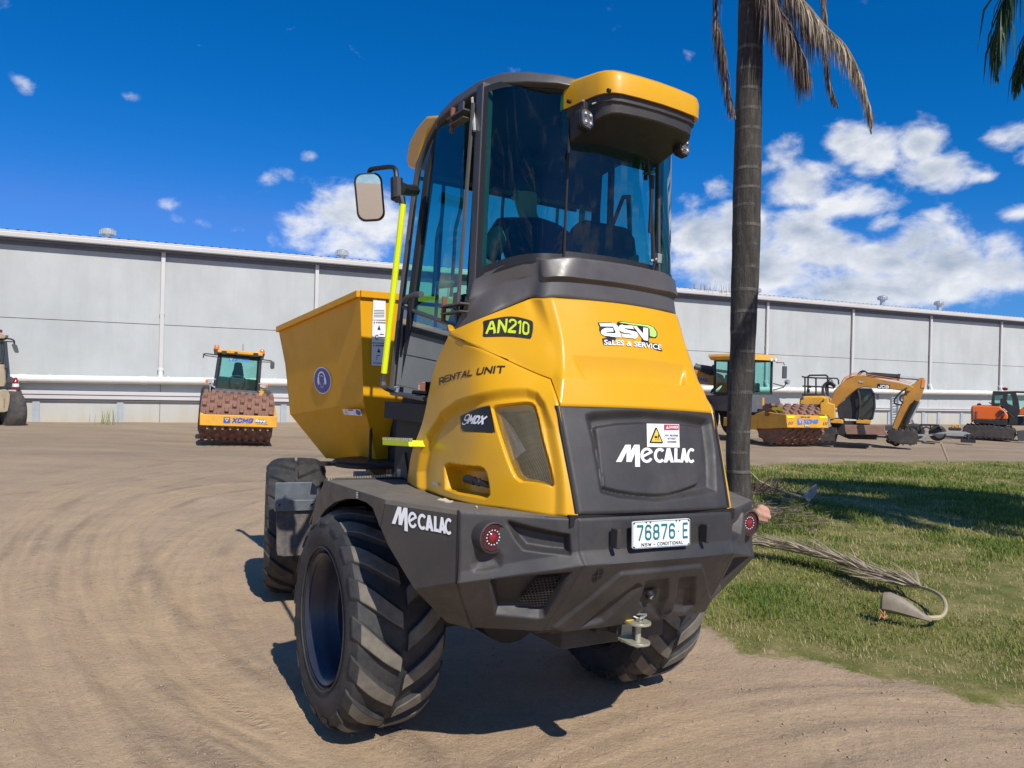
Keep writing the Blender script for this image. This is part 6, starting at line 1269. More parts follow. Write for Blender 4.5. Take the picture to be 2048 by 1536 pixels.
for i, j in ((0, 3), (1, 2)): MB().poly([gl_[i], zz(gl_[i], 1.45), zz(gl_[j], 1.45), gl_[j]]).build('side_glass', M_glassbg, cabo, smooth=False)
xlogo([(1.88,0.413,2.329),(1.88,-0.187,2.344),(1.88,-0.187,2.459),(1.88,0.413,2.454)], cabo, 'XCMG', M_xblue)
lowp = [(2.2,0.717,1.457),(2.2,-0.503,1.46),(2.2,-0.487,1.845),(2.2,0.722,1.868)]; MB().prism(lowp, (.08, 0, 0)).build('dashboard', M_bgblk, cabo, bevel=.03)
MB().prism([(2.5,0.252,1.779),(2.5,0.295,1.974),(2.5,0.257,2.132),(2.5,0.25,2.287),(2.5,0.223,2.334),(2.5,0.046,2.34),(2.5,0.004,2.222),(2.5,-0.048,1.983),(2.5,-0.049,1.772)], (.14, 0, 0)).build('seat', M_bgblk, cabo, bevel=.04)
MB().prism([(2.05,0.15,1.506),(2.05,0.148,1.843),(2.05,0.067,1.85),(2.05,0.054,1.514)], (.05, 0, 0)).lathe([(-.02, .22), (0, .24), (.02, .22), (0, .20)], (2.1,0.118,1.81), (-.5, 0, .8), 20, True).build('steering_column', M_bgblk, cabo)
rf = [(1.72,0.75,2.555),(1.72,-0.534,2.569),(1.72,-0.532,2.662),(1.72,-0.349,2.687),(1.72,-0.065,2.669),(1.72,0.261,2.684),(1.72,0.541,2.672),(1.72,0.748,2.647)]
MB().prism(rf, (1.8, 0, 0)).build('cab_roof', M_myel, r1, bevel=.03)
for q in ([(1.7,0.631,2.62),(1.7,0.492,2.623),(1.7,0.483,2.517),(1.7,0.623,2.518)], [(1.7,-0.26,2.649),(1.7,-0.403,2.653),(1.7,-0.407,2.53),(1.7,-0.27,2.527)], [(1.7,0.275,2.624),(1.7,0.185,2.626),(1.7,0.179,2.558),(1.7,0.27,2.556)]): l_ = MB().prism(q, (-.06, 0, 0)).build('roof_lamp', M_bgblk, r1, bevel=.01)
for u, v in ((433.5,695),(524.5,704)): p = np.array((1.85,0.779,2.707)) if u < 500 else np.array((1.85,-0.514,2.702)); b_ = MB().lathe([(-.12, .02), (.0, .02), (.0, .075), (.10, .07), (.14, .04), (.14, 0)], p-(0, 0, .06), (0, 0, 1), 14).build('beacon', M_amber, r1); MB().lathe([(-.16, .05), (.01, .085), (.012, 0)], p-(0, 0, .06), (0, 0, 1), 14).build('beacon_base', M_bggrey, b_)
MB().tube([(2.2,0.034,2.674), (2.2,0.054,2.901)], .008, 4).build('aerial', M_bgblk, r1)
TL = []; MBT([(1.8,0.745,2.483),(1.8,1.044,2.496),(1.8,1.117,2.478),(1.8,1.121,2.361)], .018, 5); MBT([(1.8,0.73,2.421),(1.8,1.039,2.437),(1.8,1.116,2.457)], .014, 5); MBT([(1.8,-0.493,2.472),(1.8,-0.784,2.461),(1.8,-0.833,2.433)], .018, 5); MBT([(1.8,-0.499,2.4),(1.8,-0.788,2.417)], .014, 5); tubes('mirror_arm', TL, M_bgblk, r1)
MB().prism([(1.75,-0.774,2.437),(1.75,-0.877,2.447),(1.75,-0.897,2.383),(1.75,-0.902,2.231),(1.75,-0.805,2.204),(1.75,-0.779,2.263)], (.06, 0, 0)).build('mirror', M_bggrey, r1, bevel=.02)
hl = MB().prism([(1.5,0.93,1.753),(1.5,0.817,1.763),(1.5,0.807,1.648),(1.5,0.92,1.638)], (.1, 0, 0)).tube([(1.55,0.874,1.646),(1.55,0.798,1.564),(1.55,0.715,1.518)], .02, 5).tube([(1.55,0.816,1.731),(1.55,0.717,1.771)], .018, 5).tube([(1.55,0.86,1.643),(1.55,0.837,1.34)], .018, 5).build('headlight', M_palegrey, r1); MB().prism([(1.49,0.996,1.732),(1.49,0.926,1.751),(1.49,0.916,1.638),(1.49,0.988,1.632)], (.1, 0, 0)).build('indicator', M_amber, hl, bevel=.01)
hl = MB().prism([(1.5,-0.574,1.734),(1.5,-0.687,1.752),(1.5,-0.697,1.632),(1.5,-0.588,1.615)], (.1, 0, 0)).tube([(1.55,-0.622,1.621),(1.55,-0.568,1.531),(1.55,-0.509,1.504)], .02, 5).tube([(1.55,-0.582,1.725),(1.55,-0.488,1.749)], .018, 5).build('headlight', M_palegrey, r1); MB().prism([(1.49,-0.687,1.743),(1.49,-0.749,1.74),(1.49,-0.758,1.638),(1.49,-0.697,1.632)], (.1, 0, 0)).build('indicator', M_amber, hl, bevel=.01)
MB().prism([(1.6,0.741,1.463),(1.6,-0.493,1.463),(1.6,-0.501,1.374),(1.6,0.742,1.357)], (1.9, 0, 0)).build('bonnet', M_bggrey, r1, bevel=.03)
MB().box((3.6, .05, 1.25), (1.9, 1.5, .9)).box((2.2, .05, .95), (1.2, 1.1, .5)).build('rear_body', M_myel, r1, bevel=.05)
for y in (.85, -.75): bg_tyre('wheel', (3.4, y+.05, .78), (0, 1, 0), .78, .5, r1)

# ---- padfoot roller on the right, turned three quarters (x away along its length, y to its far-left side)
r2 = empty('road_roller', frame((10.3, 26.6, 0), 25.5), 'padfoot road roller with yellow marker strips standing partly behind the palm trunk', 'road roller')
padfoot_drum(MB(), (.86, 0, .70), (0, 1, 0), .98, .66, 10, 14, .05).build('drum', M_rustdrum, r2, smooth=False)
bm_ = [(-0.1,1.099,0.632),(-0.1,-0.833,0.615),(-0.1,-0.731,1.037),(-0.1,1.179,1.085)]
fr_ = MB().prism(bm_, (.10, 0, 0))
yL, yR = bm_[0][1], bm_[1][1]; zt_, zb_ = bm_[3][2], bm_[0][2]
for y0, s_ in ((yL, 1), (yR, -1)):
    fr_.prism([(-.02, y0, zb_), (.0, y0, zt_), (.55, y0, zt_+.02), (1.05, y0, zt_+.06), (1.45, y0, zt_-.05), (1.75, y0, zt_-.24), (3.1, y0, zt_-.25), (3.1, y0, zb_-.12), (1.0, y0, zb_-.1)], (0, -.09*s_, 0))
fr_.build('drum_frame', M_myel, r2, bevel=.02)
MB().prism([(1.35, yL+.004, .52), (1.75, yL+.004, .50), (1.72, yL+.004, .93), (1.36, yL+.004, .95)], (0, .006, 0)).build('side_window', M_bgblk, r2, bevel=.0)
MB().prism([(1.32, yL+.012, .48), (1.78, yL+.012, .46), (1.75, yL+.012, .97), (1.33, yL+.012, .99)], (0, -.004, 0)).build('window_surround', M_myel, r2)
xlogo([(-0.11,0.645,0.731),(-0.11,-0.328,0.757),(-0.11,-0.322,0.934),(-0.11,0.652,0.956)], r2, 'XCMG', M_xblue)
small_dealer([(-0.11,0.338,0.644),(-0.11,0.048,0.63),(-0.11,0.034,0.744),(-0.11,0.341,0.749)], r2)
on_quad('rental_lettering', *stroke_uv('RENTAL UNIT', 0, 0, 1, 1, th=.2), [(-0.11,0.501,0.974),(-0.11,0.059,0.971),(-0.11,0.06,1.016),(-0.11,0.502,1.019)], .0, M_black, r2)
on_quad('marker_strip', np.array([(0,0),(1,0),(1,1),(0,1)]), [(0,1,2,3)], [(-0.11,1.136,0.967),(-0.11,0.803,0.963),(-0.11,0.806,1.038),(-0.11,1.148,1.036)], .0, M_fluo, r2); on_quad('marker_strip', np.array([(0,0),(1,0),(1,1),(0,1)]), [(0,1,2,3)], [(-0.11,-0.373,0.955),(-0.11,-0.716,0.953),(-0.11,-0.692,1.03),(-0.11,-0.357,1.028)], .0, M_fluo, r2)
on_quad('marker_strip', np.array([(0,0),(1,0),(1,1),(0,1)]), [(0,1,2,3)], [(.62,yL,1.21),(.12,yL,1.20),(.12,yL,1.30),(.62,yL,1.31)], .006, M_fluo, r2)
sl = []
for x0 in (1340, 1362, 1384): sl.append([(x0, 882), (x0+8, 882), (x0+26, 842), (x0+18, 842)])
c_ = lambda u, v: ((u-1330)/540, (925-v)/165)
for x0 in (1815, 1838, 1860): sl.append([(x0, 890), (x0+8, 892), (x0+18, 850), (x0+10, 850)])
on_quad('hazard_stripes', *poly_union([[c_(*p) for p in q] for q in sl]), [(-0.11,1.109,0.632),(-0.11,-0.733,0.629),(-0.11,-0.72,1.05),(-0.11,1.122,1.041)], .0, M_black, r2)
cg_ = [(2.75, .72, 1.75), (2.55, -.72, 1.75), (2.7, -.72, 3.05), (2.9, .72, 3.05)]
cabo = MB()
front = [(2.6, y, z) for y, z in ((.75,1.72), (-.75,1.72), (-.75,3.0), (.75,3.0))]; rear = [(4.05, y, z) for _, y, z in front]
for P_ in (front, rear):
    for i in range(4): cabo.tube([P_[i], P_[(i+1) % 4]], .05, 6)
for i in range(4): cabo.tube([front[i], rear[i]], .05, 6)
cabo.tube([(2.6, .1, 1.72), (2.6, .1, 3.0)], .03, 6); cabo.tube([(3.3, .75, 1.72), (3.3, .75, 3.0)], .04, 6)
cabo = cabo.build('cab_frame', M_bgblk, r2)
for i in range(4):
    if i == 0 or i == 2: continue
    MB().poly([front[i], rear[i], rear[(i+1) % 4], front[(i+1) % 4]]).build('side_glass', M_glassbg, cabo, smooth=False)
MB().poly(front).build('windscreen', M_glassbg, cabo, smooth=False); MB().poly(rear).build('rear_screen', M_glassbg, cabo, smooth=False)
MB().box((3.4, 0, 2.05), (.4, .5, .5)).box((3.62, 0, 2.5), (.14, .46, .7)).box((3.0, 0, 1.98), (.3, .9, .35)).build('seat', M_bgblk, cabo, bevel=.05)
MB().prism([(2.38,.92,3.0), (2.38,-.92,3.0), (2.45,-.95,3.14), (2.7,-.8,3.24), (2.7,.8,3.24), (2.45,.95,3.14)], (1.75, 0, 0)).build('cab_roof', M_myel, r2, bevel=.04)
for y in (.72, .5, -.52, -.74): MB().lathe([(-.05, .07), (.02, .08), (.02, 0)][::-1], (2.42, y, 3.05), (1, 0, 0), 12).lathe([(-.055, 0), (-.05, .065)], (2.42, y, 3.05), (1, 0, 0), 12).build('roof_lamp', M_clear, r2)
MB().lathe([(0, .06), (.07, .06), (.09, 0)], (3.0, .5, 3.23), (0, 0, 1), 12).build('beacon', M_amber, r2)
mb = MB(); mb.tube([(2.5,-.85,2.95), (2.45,-1.2,2.95), (2.45,-1.25,2.85)], .02, 5); mb.prism([(2.42,-1.16,2.35), (2.42,-1.36,2.35), (2.42,-1.36,2.82), (2.42,-1.16,2.82)], (.06, 0, 0)); mb.build('mirror', M_bggrey, r2, bevel=.02)
h_ = MB().tube([(2.5,-.75,2.15), (2.3,-1.1,2.05), (2.25,-1.15,2.15)], .02, 5).tube([(2.5,-.75,1.9), (2.3,-1.1,2.02)], .02, 5).build('headlight', M_bgblk, r2); MB().lathe([(-.07, .0), (-.07, .10), (.06, .09), (.08, 0)], (2.25, -1.2, 2.22), (1, .3, 0), 14).build('headlight_lens', M_palegrey, h_)
MB().hexa([(2.0,-.85,1.05),(2.0,.85,1.05),(5.6,.85,1.05),(5.6,-.85,1.05),(2.25,-.8,1.72),(2.25,.8,1.72),(5.4,.8,1.6),(5.4,-.8,1.6)]).build('bonnet', M_bggrey, r2, bevel=.05)
MB().box((2.3, 0, .95), (1.4, .9, .5)).build('centre_joint', M_bgblk, r2, bevel=.05)
for y in (.85, -.85): bg_tyre('wheel', (4.6, y, .75), (0, 1, 0), .75, .52, r2)
MB().tube([(1.05, yL+.03, 1.36), (1.05, yL+.03, 1.62)], .05, 8).build('filler_neck', M_myel, r2)
MB().prism([(.75, yL+.02, .98), (.92, yL+.02, .98), (.92, yL+.02, 1.42), (.75, yL+.02, 1.42)], (0, .04, 0)).build('tail_lamp_cluster', M_redlens, r2, bevel=.02)

# ---- yellow crawler excavator with its boom folded, side on (x away, y left)
e1 = empty('excavator', frame((13.13, 28.31, 0), -24.8), 'yellow crawler excavator with rusty dozer blade and boom reaching down to the right', 'excavator')
Q = (1580, 720, .14648)
boom = [(-0.25,1.267,1.545),(-0.25,1.175,1.928),(-0.25,0.955,2.178),(-0.25,0.785,2.357),(-0.25,0.614,2.469),(-0.25,0.443,2.517),(-0.25,0.173,2.503),(-0.25,-0.24,2.417),(-0.25,-0.601,2.344),(-0.25,-1.005,2.273),(-0.25,-1.381,2.176),(-0.25,-1.452,2.113),(-0.25,-1.339,1.96),(-0.25,-0.774,2.03),(-0.25,-0.272,2.071),(-0.25,0.189,2.082),(-0.25,0.359,2.03),(-0.25,0.528,1.891),(-0.25,0.77,1.668),(-0.25,0.964,1.445),(-0.25,1.061,1.306),(-0.25,1.263,1.327)]
MB().prism(boom, (.45, 0, 0)).build('boom', M_mor, e1, bevel=.03)
arm_ = [(-0.18,-1.246,2.121),(-0.18,-1.476,2.258),(-0.18,-1.657,2.458),(-0.18,-1.772,2.473),(-0.18,-1.825,2.369),(-0.18,-1.799,2.095),(-0.18,-1.652,1.634),(-0.18,-1.497,1.289),(-0.18,-1.186,0.488),(-0.18,-1.049,0.297),(-0.18,-0.742,0.281),(-0.18,-0.727,0.413),(-0.18,-0.849,0.842),(-0.18,-1.116,1.618),(-0.18,-1.135,1.829)]
ao = MB().prism(arm_, (.36, 0, 0)).build('stick', M_mor, e1, bevel=.025)
MB().prism([(-0.2,-1.704,2.406),(-0.2,-1.814,2.408),(-0.2,-1.798,2.095),(-0.2,-1.675,2.105)], (.4, 0, 0)).build('stick_end_plate', M_orange_v, ao, bevel=.01)
mb = MB(); mb.tube([(-0.02,0.101,2.517),(-0.02,-0.118,2.54),(-0.02,-0.937,2.482)], .105, 10); mb.tube([(-0.02,-0.925,2.482),(-0.02,-1.009,2.467)], .13, 10); cyl = mb.build('stick_ram', M_bgblk, e1); MB().tube([(-0.02,-0.961,2.472),(-0.02,-1.69,2.417)], .055, 8).build('ram_rod', M_palegrey, cyl)
mb = MB(); mb.tube([(-0.28,-1.554,1.632),(-0.28,-1.377,1.208),(-0.28,-1.211,0.782)], .09, 8); cyl = mb.build('bucket_ram', M_bgblk, e1); MB().tube([(-0.3,-1.646,1.609),(-0.3,-1.359,0.92)], .035, 6).build('ram_rod', M_palegrey, cyl)
MB().prism([(-0.35,-0.598,0.177),(-0.35,-0.714,0.289),(-0.35,-0.902,0.337),(-0.35,-1.044,0.292),(-0.35,-1.093,0.177),(-0.35,-1.026,0.016),(-0.35,-0.91,-0.03),(-0.35,-0.766,0.054),(-0.35,-0.623,0.099)], (.7, 0, 0)).build('bucket', M_bgblk, e1, bevel=.03)
MB().prism([(-0.2,-1.002,0.295),(-0.2,-1.19,0.279),(-0.2,-1.216,0.175),(-0.2,-1.124,0.091),(-0.2,-1.028,0.165)], (.4, 0, 0)).build('quick_hitch', M_tan, e1, bevel=.02)
mb = MB(); mb.lathe([(-.25, .10), (.25, .10)], (0,-1.118,0.64), (1, 0, 0), 10); mb.lathe([(-.25, .09), (.25, .09)], (0,-1.262,0.646), (1, 0, 0), 10); mb.build('link_pins', M_tan, e1)
TL = []; MBT(smooth_path([(-0.1,1.518,1.7),(-0.1,1.564,2.029),(-0.1,1.44,2.21),(-0.1,1.288,2.227),(-0.1,1.134,2.094)], 4), .05, 6); MBT(smooth_path([(0,1.384,1.759),(0,1.466,2.004),(0,1.393,2.157),(0,1.265,2.146),(0,1.162,2.039)], 4), .045, 6); MBT(smooth_path([(-0.1,0.396,2.53),(-0.1,0.3,2.653),(-0.1,0.178,2.687),(-0.1,0.054,2.616)], 4), .025, 6); MBT(smooth_path([(0.05,0.336,2.534),(0.05,0.239,2.644),(0.05,0.129,2.659),(0.05,0.054,2.606)], 4), .025, 6)
MBT(smooth_path([(-0.3,-1.241,2.094),(-0.3,-1.011,1.905),(-0.3,-0.851,1.663),(-0.3,-0.878,1.506),(-0.3,-1.091,1.473)], 4), .03, 6); MBT(smooth_path([(-0.3,-1.246,1.858),(-0.3,-1.06,1.801),(-0.3,-1.016,1.668),(-0.3,-1.136,1.541)], 4), .03, 6); tubes('hydraulic_hose', TL, M_bgblk, e1)
mb = MB()
for d in (0, 14, 28): mb.tube(smooth_path([(-0.27,0.954,2.123),(-0.27,0.896,2.314),(-0.27,0.712,2.412),(-0.27,0.492,2.505)], 4), .012, 5) if d == 0 else mb.tube(smooth_path([np.array(p)+(0.02*d/14, -.03*d/14, .05*d/14) for p in [(-0.27,0.954,2.123),(-0.27,0.896,2.314),(-0.27,0.712,2.412),(-0.27,0.492,2.505),(-0.27,-0.168,2.402),(-0.27,-0.886,2.297),(-0.27,-1.334,2.188)]], 4), .012, 5)
mb.build('boom_pipes', M_orange_v, e1)
on_quad('maker_plate', np.array([(0,0),(1,0),(1,1),(0,1)]), [(0,1,2,3)], [(-0.26,-0.272,2.045),(-0.26,-0.684,2.023),(-0.26,-0.69,2.182),(-0.26,-0.283,2.226)], .004, M_black, e1); on_quad('maker_lettering', *stroke_uv('JCB', .06, .14, .94, .86, th=.26, gap=.1, sx=1.4), [(-0.26,-0.272,2.045),(-0.26,-0.684,2.023),(-0.26,-0.69,2.182),(-0.26,-0.283,2.226)], .009, M_white, e1)
small_dealer([(-0.26,0.338,2.223),(-0.26,0.167,2.216),(-0.26,0.169,2.307),(-0.26,0.34,2.315)], e1)
bod = MB().prism([(-1.15,2.302,1.05),(-1.15,2.301,1.574),(-1.15,2.215,1.684),(-1.15,2.09,1.709),(-1.15,1.53,1.73),(-1.15,1.332,1.656),(-1.15,1.306,1.022),(-1.15,1.54,1.052),(-1.15,1.912,1.051)], (2.4, 0, 0)).build('engine_cover', M_myel, e1, bevel=.06)
MB().prism([(-1.17,2.299,1.574),(-1.17,2.251,1.67),(-1.17,2.151,1.686),(-1.17,2.161,1.578)], (2.44, 0, 0)).build('counterweight_cap', M_bggrey, bod, bevel=.02)
MB().prism([(-1.4,1.577,1.057),(-1.4,1.586,1.465),(-1.4,1.477,1.508),(-1.4,1.468,1.654),(-1.4,1.322,1.671),(-1.4,1.313,1.501),(-1.4,1.098,1.429),(-1.4,1.063,0.933),(-1.4,1.256,0.886),(-1.4,1.332,1.027)], (.5, 0, 0)).build('toolbox', M_myel, e1, bevel=.03)
on_quad('model_plate', np.array([(0,0),(1,0),(1,1),(0,1)]), [(0,1,2,3)], [(-1.16,1.872,1.293),(-1.16,1.62,1.315),(-1.16,1.622,1.422),(-1.16,1.875,1.419)], .012, M_bggrey, e1)
TL = []
MBT([(-0.9,2.262,2.427),(-0.9,2.148,2.401),(-0.9,2.134,1.78)], .03, 5); MBT([(-0.9,2.148,2.401),(-0.9,1.77,2.381),(-0.9,1.756,1.79)], .03, 5); MBT([(0.9,2.151,1.793),(0.9,2.158,2.465),(0.9,2.1,2.509),(0.9,1.518,2.524),(0.9,1.459,2.477),(0.9,1.422,1.728)], .035, 5); MBT([(0.9,1.872,2.413),(0.9,1.124,2.413),(0.9,1.065,2.343),(0.9,1.054,2.175)], .03, 5); MBT([(-0.9,2.229,2.075),(-0.9,2.026,2.066),(-0.9,1.55,2.064),(-0.9,1.545,1.809)], .028, 5); MBT([(0.9,1.64,2.077),(0.9,1.219,2.03)], .028, 5); MBT([(0,1.383,2.281),(0,1.333,2.359),(0,1.256,2.311),(0,1.24,2.174)], .02, 5); tubes('handrail', TL, M_bgblk, e1)
MB().prism([(-1,2.239,1.704),(-1,2.235,1.777),(-1,1.888,1.8),(-1,1.564,1.782),(-1,1.563,1.724)], (2.1, 0, 0)).build('deck', M_bgblk, e1, bevel=.01)
MB().prism([(-0.8,2.091,1.808),(-0.8,2.081,1.971),(-0.8,2.001,1.981),(-0.8,1.989,1.811)], (.3, 0, 0)).lathe([(0, .05), (.09, .05), (.1, 0)], (-0.7,1.997,2.008), (0, 0, 1), 10).build('exhaust_stack', M_bggrey, e1)
MB().prism([(-1.35,1.258,0.884),(-1.35,0.871,0.9),(-1.35,0.822,0.863),(-1.35,0.808,0.759),(-1.35,1.255,0.766)], (2.6, 0, 0)).build('platform', M_myel, e1, bevel=.02)
cab_ = [(-1.2,0.384,0.902),(-1.2,0.9,0.934),(-1.2,1.006,1.35),(-1.2,0.842,1.566),(-1.2,0.583,1.835),(-1.2,0.42,1.996),(-1.2,0.337,2.024)]
cd = MB().prism([(-0.85,0.984,0.946),(-0.85,1.042,1.344),(-0.85,0.755,1.645),(-0.85,0.518,1.89),(-0.85,0.364,2.021),(-0.85,0.288,1.817),(-0.85,0.279,1.422),(-0.85,0.34,0.906)], (1.2, 0, 0)).build('cab_shell', M_bgblk, e1, bevel=.03)
cgl = [(-1,0.304,0.978),(-1,0.266,1.425),(-1,0.311,1.816),(-1,0.362,1.999),(-1,-0.065,2.009),(-1,-0.152,1.829),(-1,-0.185,1.388),(-1,-0.123,0.969)]
co = MB(); n_ = len(cgl)
for i in range(n_): co.tube([cgl[i], cgl[(i+1) % n_]], .045, 5); co.tube([zz(cgl[i], 1.2), zz(cgl[(i+1) % n_], 1.2)], .045, 5); co.tube([cgl[i], zz(cgl[i], 1.2)], .04, 5)
co = co.build('cab_frame', M_bgblk, e1)
MB().poly(cgl).build('front_glass', M_glassbg, co, smooth=False); MB().prism([zz(p, .9) for p in cgl], (.25, 0, 0)).build('cab_back', M_bgblk, co)
mb = MB(); mb.prism([(-0.6,0.152,1.582),(-0.6,0.02,1.586),(-0.6,0.025,1.798),(-0.6,0.157,1.794)], (.1, 0, 0)); mb.build('seat', M_bggrey, co)
MB().prism([(-1.05,0.362,1.998),(-1.05,0.184,2.055),(-1.05,-0.064,2.04),(-1.05,-0.077,2.004)], (1.4, 0, 0)).build('cab_roof', M_bggrey, e1, bevel=.02)
MB().prism([(-1.1,0.395,0.781),(-1.1,0.385,0.894),(-1.1,-0.1,0.909),(-1.1,-0.097,0.841),(-1.1,-0.033,0.773)], (1.7, 0, 0)).build('cab_floor_panel', M_myel, e1, bevel=.02)
mb = MB(); mb.tube([(-1.05,-0.15,1.881),(-1.05,-0.209,1.87)], .02, 5); mb.prism([(-1.08,-0.233,1.857),(-1.08,-0.333,1.865),(-1.08,-0.331,1.653),(-1.08,-0.249,1.637)], (.06, 0, 0)); mb.tube([(-1.1,-0.193,1.856),(-1.1,-0.219,1.391),(-1.1,-0.145,0.999)], .018, 5); mb.build('mirror', M_bggrey, e1)
MB().prism([(-1.75,0.762,0.736),(-1.75,-0.512,0.78),(-1.75,-0.539,0.604),(-1.75,-0.633,0.445),(-1.75,0.683,0.406),(-1.75,0.733,0.519)], (.09, 0, 0)).build('dozer_blade', M_rustblade, e1, bevel=.02)
MB().prism([(-1.79,0.316,0.77),(-1.79,0.13,0.766),(-1.79,0.053,0.426),(-1.79,0.25,0.421)], (.05, 0, 0)).build('blade_bracket', M_bgblk, e1)
MB().prism([(-1.6,0.619,0.544),(-1.6,-0.404,0.592),(-1.6,-0.407,0.465),(-1.6,0.616,0.415)], (.9, 0, 0)).build('blade_arms', M_bgblk, e1)
def track(name, pts, d, parent): 
    o = MB().prism(pts, d).build(name, M_track, parent, bevel=.05, seg=3); P = [np.array(p) for p in pts]; g = MB(); d_ = np.array(d)
    for i in range(len(P)):
        a, b = P[i], P[(i+1) % len(P)]; n = max(1, int(np.linalg.norm(b-a)/.17))
        for j in range(n):
            c = a+(b-a)*(j+.5)/n; t_ = (b-a)/np.linalg.norm(b-a); nn_ = np.cross(t_, d_/np.linalg.norm(d_)); nn_ = nn_ if np.dot(nn_, c-np.mean(P, 0)) > 0 else -nn_
            g.hexa([c+t_*.04*s1+nn_*(-.02)+d_*s2 for s1, s2 in ((-1,0),(1,0),(1,1),(-1,1))]+[c+t_*.028*s1+nn_*.035+d_*s2 for s1, s2 in ((-1,0),(1,0),(1,1),(-1,1))])
    g.build('grousers', M_track, o, smooth=False); return o
trp = [(-1.5,1.821,0.153),(-1.5,1.972,0.264),(-1.5,1.989,0.475),(-1.5,1.856,0.6),(-1.5,1.101,0.608),(-1.5,1.002,0.521),(-1.5,0.996,0.209),(-1.5,1.113,0.086),(-1.5,1.575,0.1)]
track('track', trp, (.55, 0, 0), e1); track('track', [zz((p[0], p[1]-2.6, p[2]), .8) for p in trp], (.55, 0, 0), e1)
MB().prism([(-0.9,1.274,0.776),(-0.9,0.016,0.83),(-0.9,-0.082,0.703),(-0.9,-0.323,0.453),(-0.9,-0.305,0.218),(-0.9,0.626,0.196),(-0.9,1.068,0.386)], (1.6, 0, 0)).build('undercarriage', M_bgblk, e1, bevel=.04)

# ---- second yellow excavator: its boom and stick show left of the palm trunk
e2 = empty('excavator', frame((8.3, 30.5, 0), -15.2), 'yellow excavator whose boom and hoses show between the dumper and the palm trunk', 'excavator')
MB().prism([(-0.2,2.374,2.824),(-0.2,1.051,2.642),(-0.2,0.852,2.588),(-0.2,0.285,2.381),(-0.2,-0.162,2.319),(-0.2,-0.352,2.524),(-0.2,-0.739,2.474),(-0.2,-0.911,2.134),(-0.2,-0.533,1.838),(-0.2,-0.002,2.041),(-0.2,0.361,2.032),(-0.2,0.811,2.065),(-0.2,2.359,2.177)], (.42, 0, 0)).build('boom', M_mor, e2, bevel=.03)
MB().prism([(-0.24,-0.131,2.461),(-0.24,-0.572,2.527),(-0.24,-0.746,2.13),(-0.24,-0.377,1.432),(-0.24,-0.184,1.369),(-0.24,0.007,1.248),(-0.24,0.259,1.298),(-0.24,0.239,1.645),(-0.24,0.023,1.939),(-0.24,-0.11,2.173)], (.5, 0, 0)).build('stick', M_mor, e2, bevel=.03)
MB().prism([(-0.3,0.262,1.414),(-0.3,-0.128,1.383),(-0.3,-0.192,1.026),(-0.3,-0.233,0.453),(-0.3,-0.034,0.675),(-0.3,0.113,1.016)], (.7, 0, 0)).build('bucket', M_bgblk, e2, bevel=.03)
cyl = MB().tube([(-0.05,1.06,2.792),(-0.05,0.945,2.736),(-0.05,0.377,2.658)], .13, 8).tube([(-0.05,0.391,2.658),(-0.05,0.25,2.646)], .19, 8).build('stick_ram', M_bggrey, e2); MB().tube([(-0.05,0.264,2.631),(-0.05,-0.575,2.532)], .06, 8).build('ram_rod', M_palegrey, cyl)
TL = []
for dx in (0, 16, 32): MBT(smooth_path([np.array(p)+(0, -.02*dx/16, .05*dx/16) for p in [(-0.3,0.85,2.614),(-0.3,0.51,2.491),(-0.3,0.173,2.382),(-0.3,0.004,2.285),(-0.3,0.027,2.083),(-0.3,0.217,1.906),(-0.3,0.408,1.728)]], 4), .035, 5)
tubes('hydraulic_hose', TL, M_bgblk, e2)
TL = []; MBT(smooth_path([(-0.35,0.38,1.729),(-0.35,0.267,1.674),(-0.35,0.179,1.475),(-0.35,0.12,1.304)], 4), .02, 5); MBT(smooth_path([(-0.35,0.346,1.47),(-0.35,0.124,1.477),(-0.35,-0.045,1.381)], 4), .02, 5); MBT(smooth_path([(-0.35,0.293,1.587),(-0.35,0.206,1.417),(-0.35,0.258,1.3)], 4), .02, 5); tubes('frayed_strap', TL, M_palegrey, e2)
on_quad('maker_lettering', *stroke_uv('XCMG', 0, 0, 1, 1, th=.24, gap=.1, sx=1.1), [(-0.22,1.04,2.191),(-0.22,0.531,2.144),(-0.22,0.521,2.304),(-0.22,1.043,2.336)], .004, M_dblue, e2)
MB().prism([(-1.2,3.703,2.077),(-1.2,2.228,2.167),(-1.2,1.995,1.774),(-1.2,1.972,0.809),(-1.2,3.671,0.751)], (2.4, 0, 0)).build('house', M_mor, e2, bevel=.08)
trp = [(-1.2,3.798,0.053),(-1.2,3.947,0.25),(-1.2,3.808,0.486),(-1.2,1.827,0.558),(-1.2,1.682,0.336),(-1.2,1.817,0.133)]; track('track', trp, (.55, 0, 0), e2); track('track', [zz(p, 1.9) for p in trp], (.55, 0, 0), e2)
MB().prism([(-0.9,3.408,0.343),(-0.9,2.264,0.386),(-0.9,2.275,0.846),(-0.9,3.419,0.808)], (1.8, 0, 0)).build('undercarriage', M_bgblk, e2, bevel=.04)

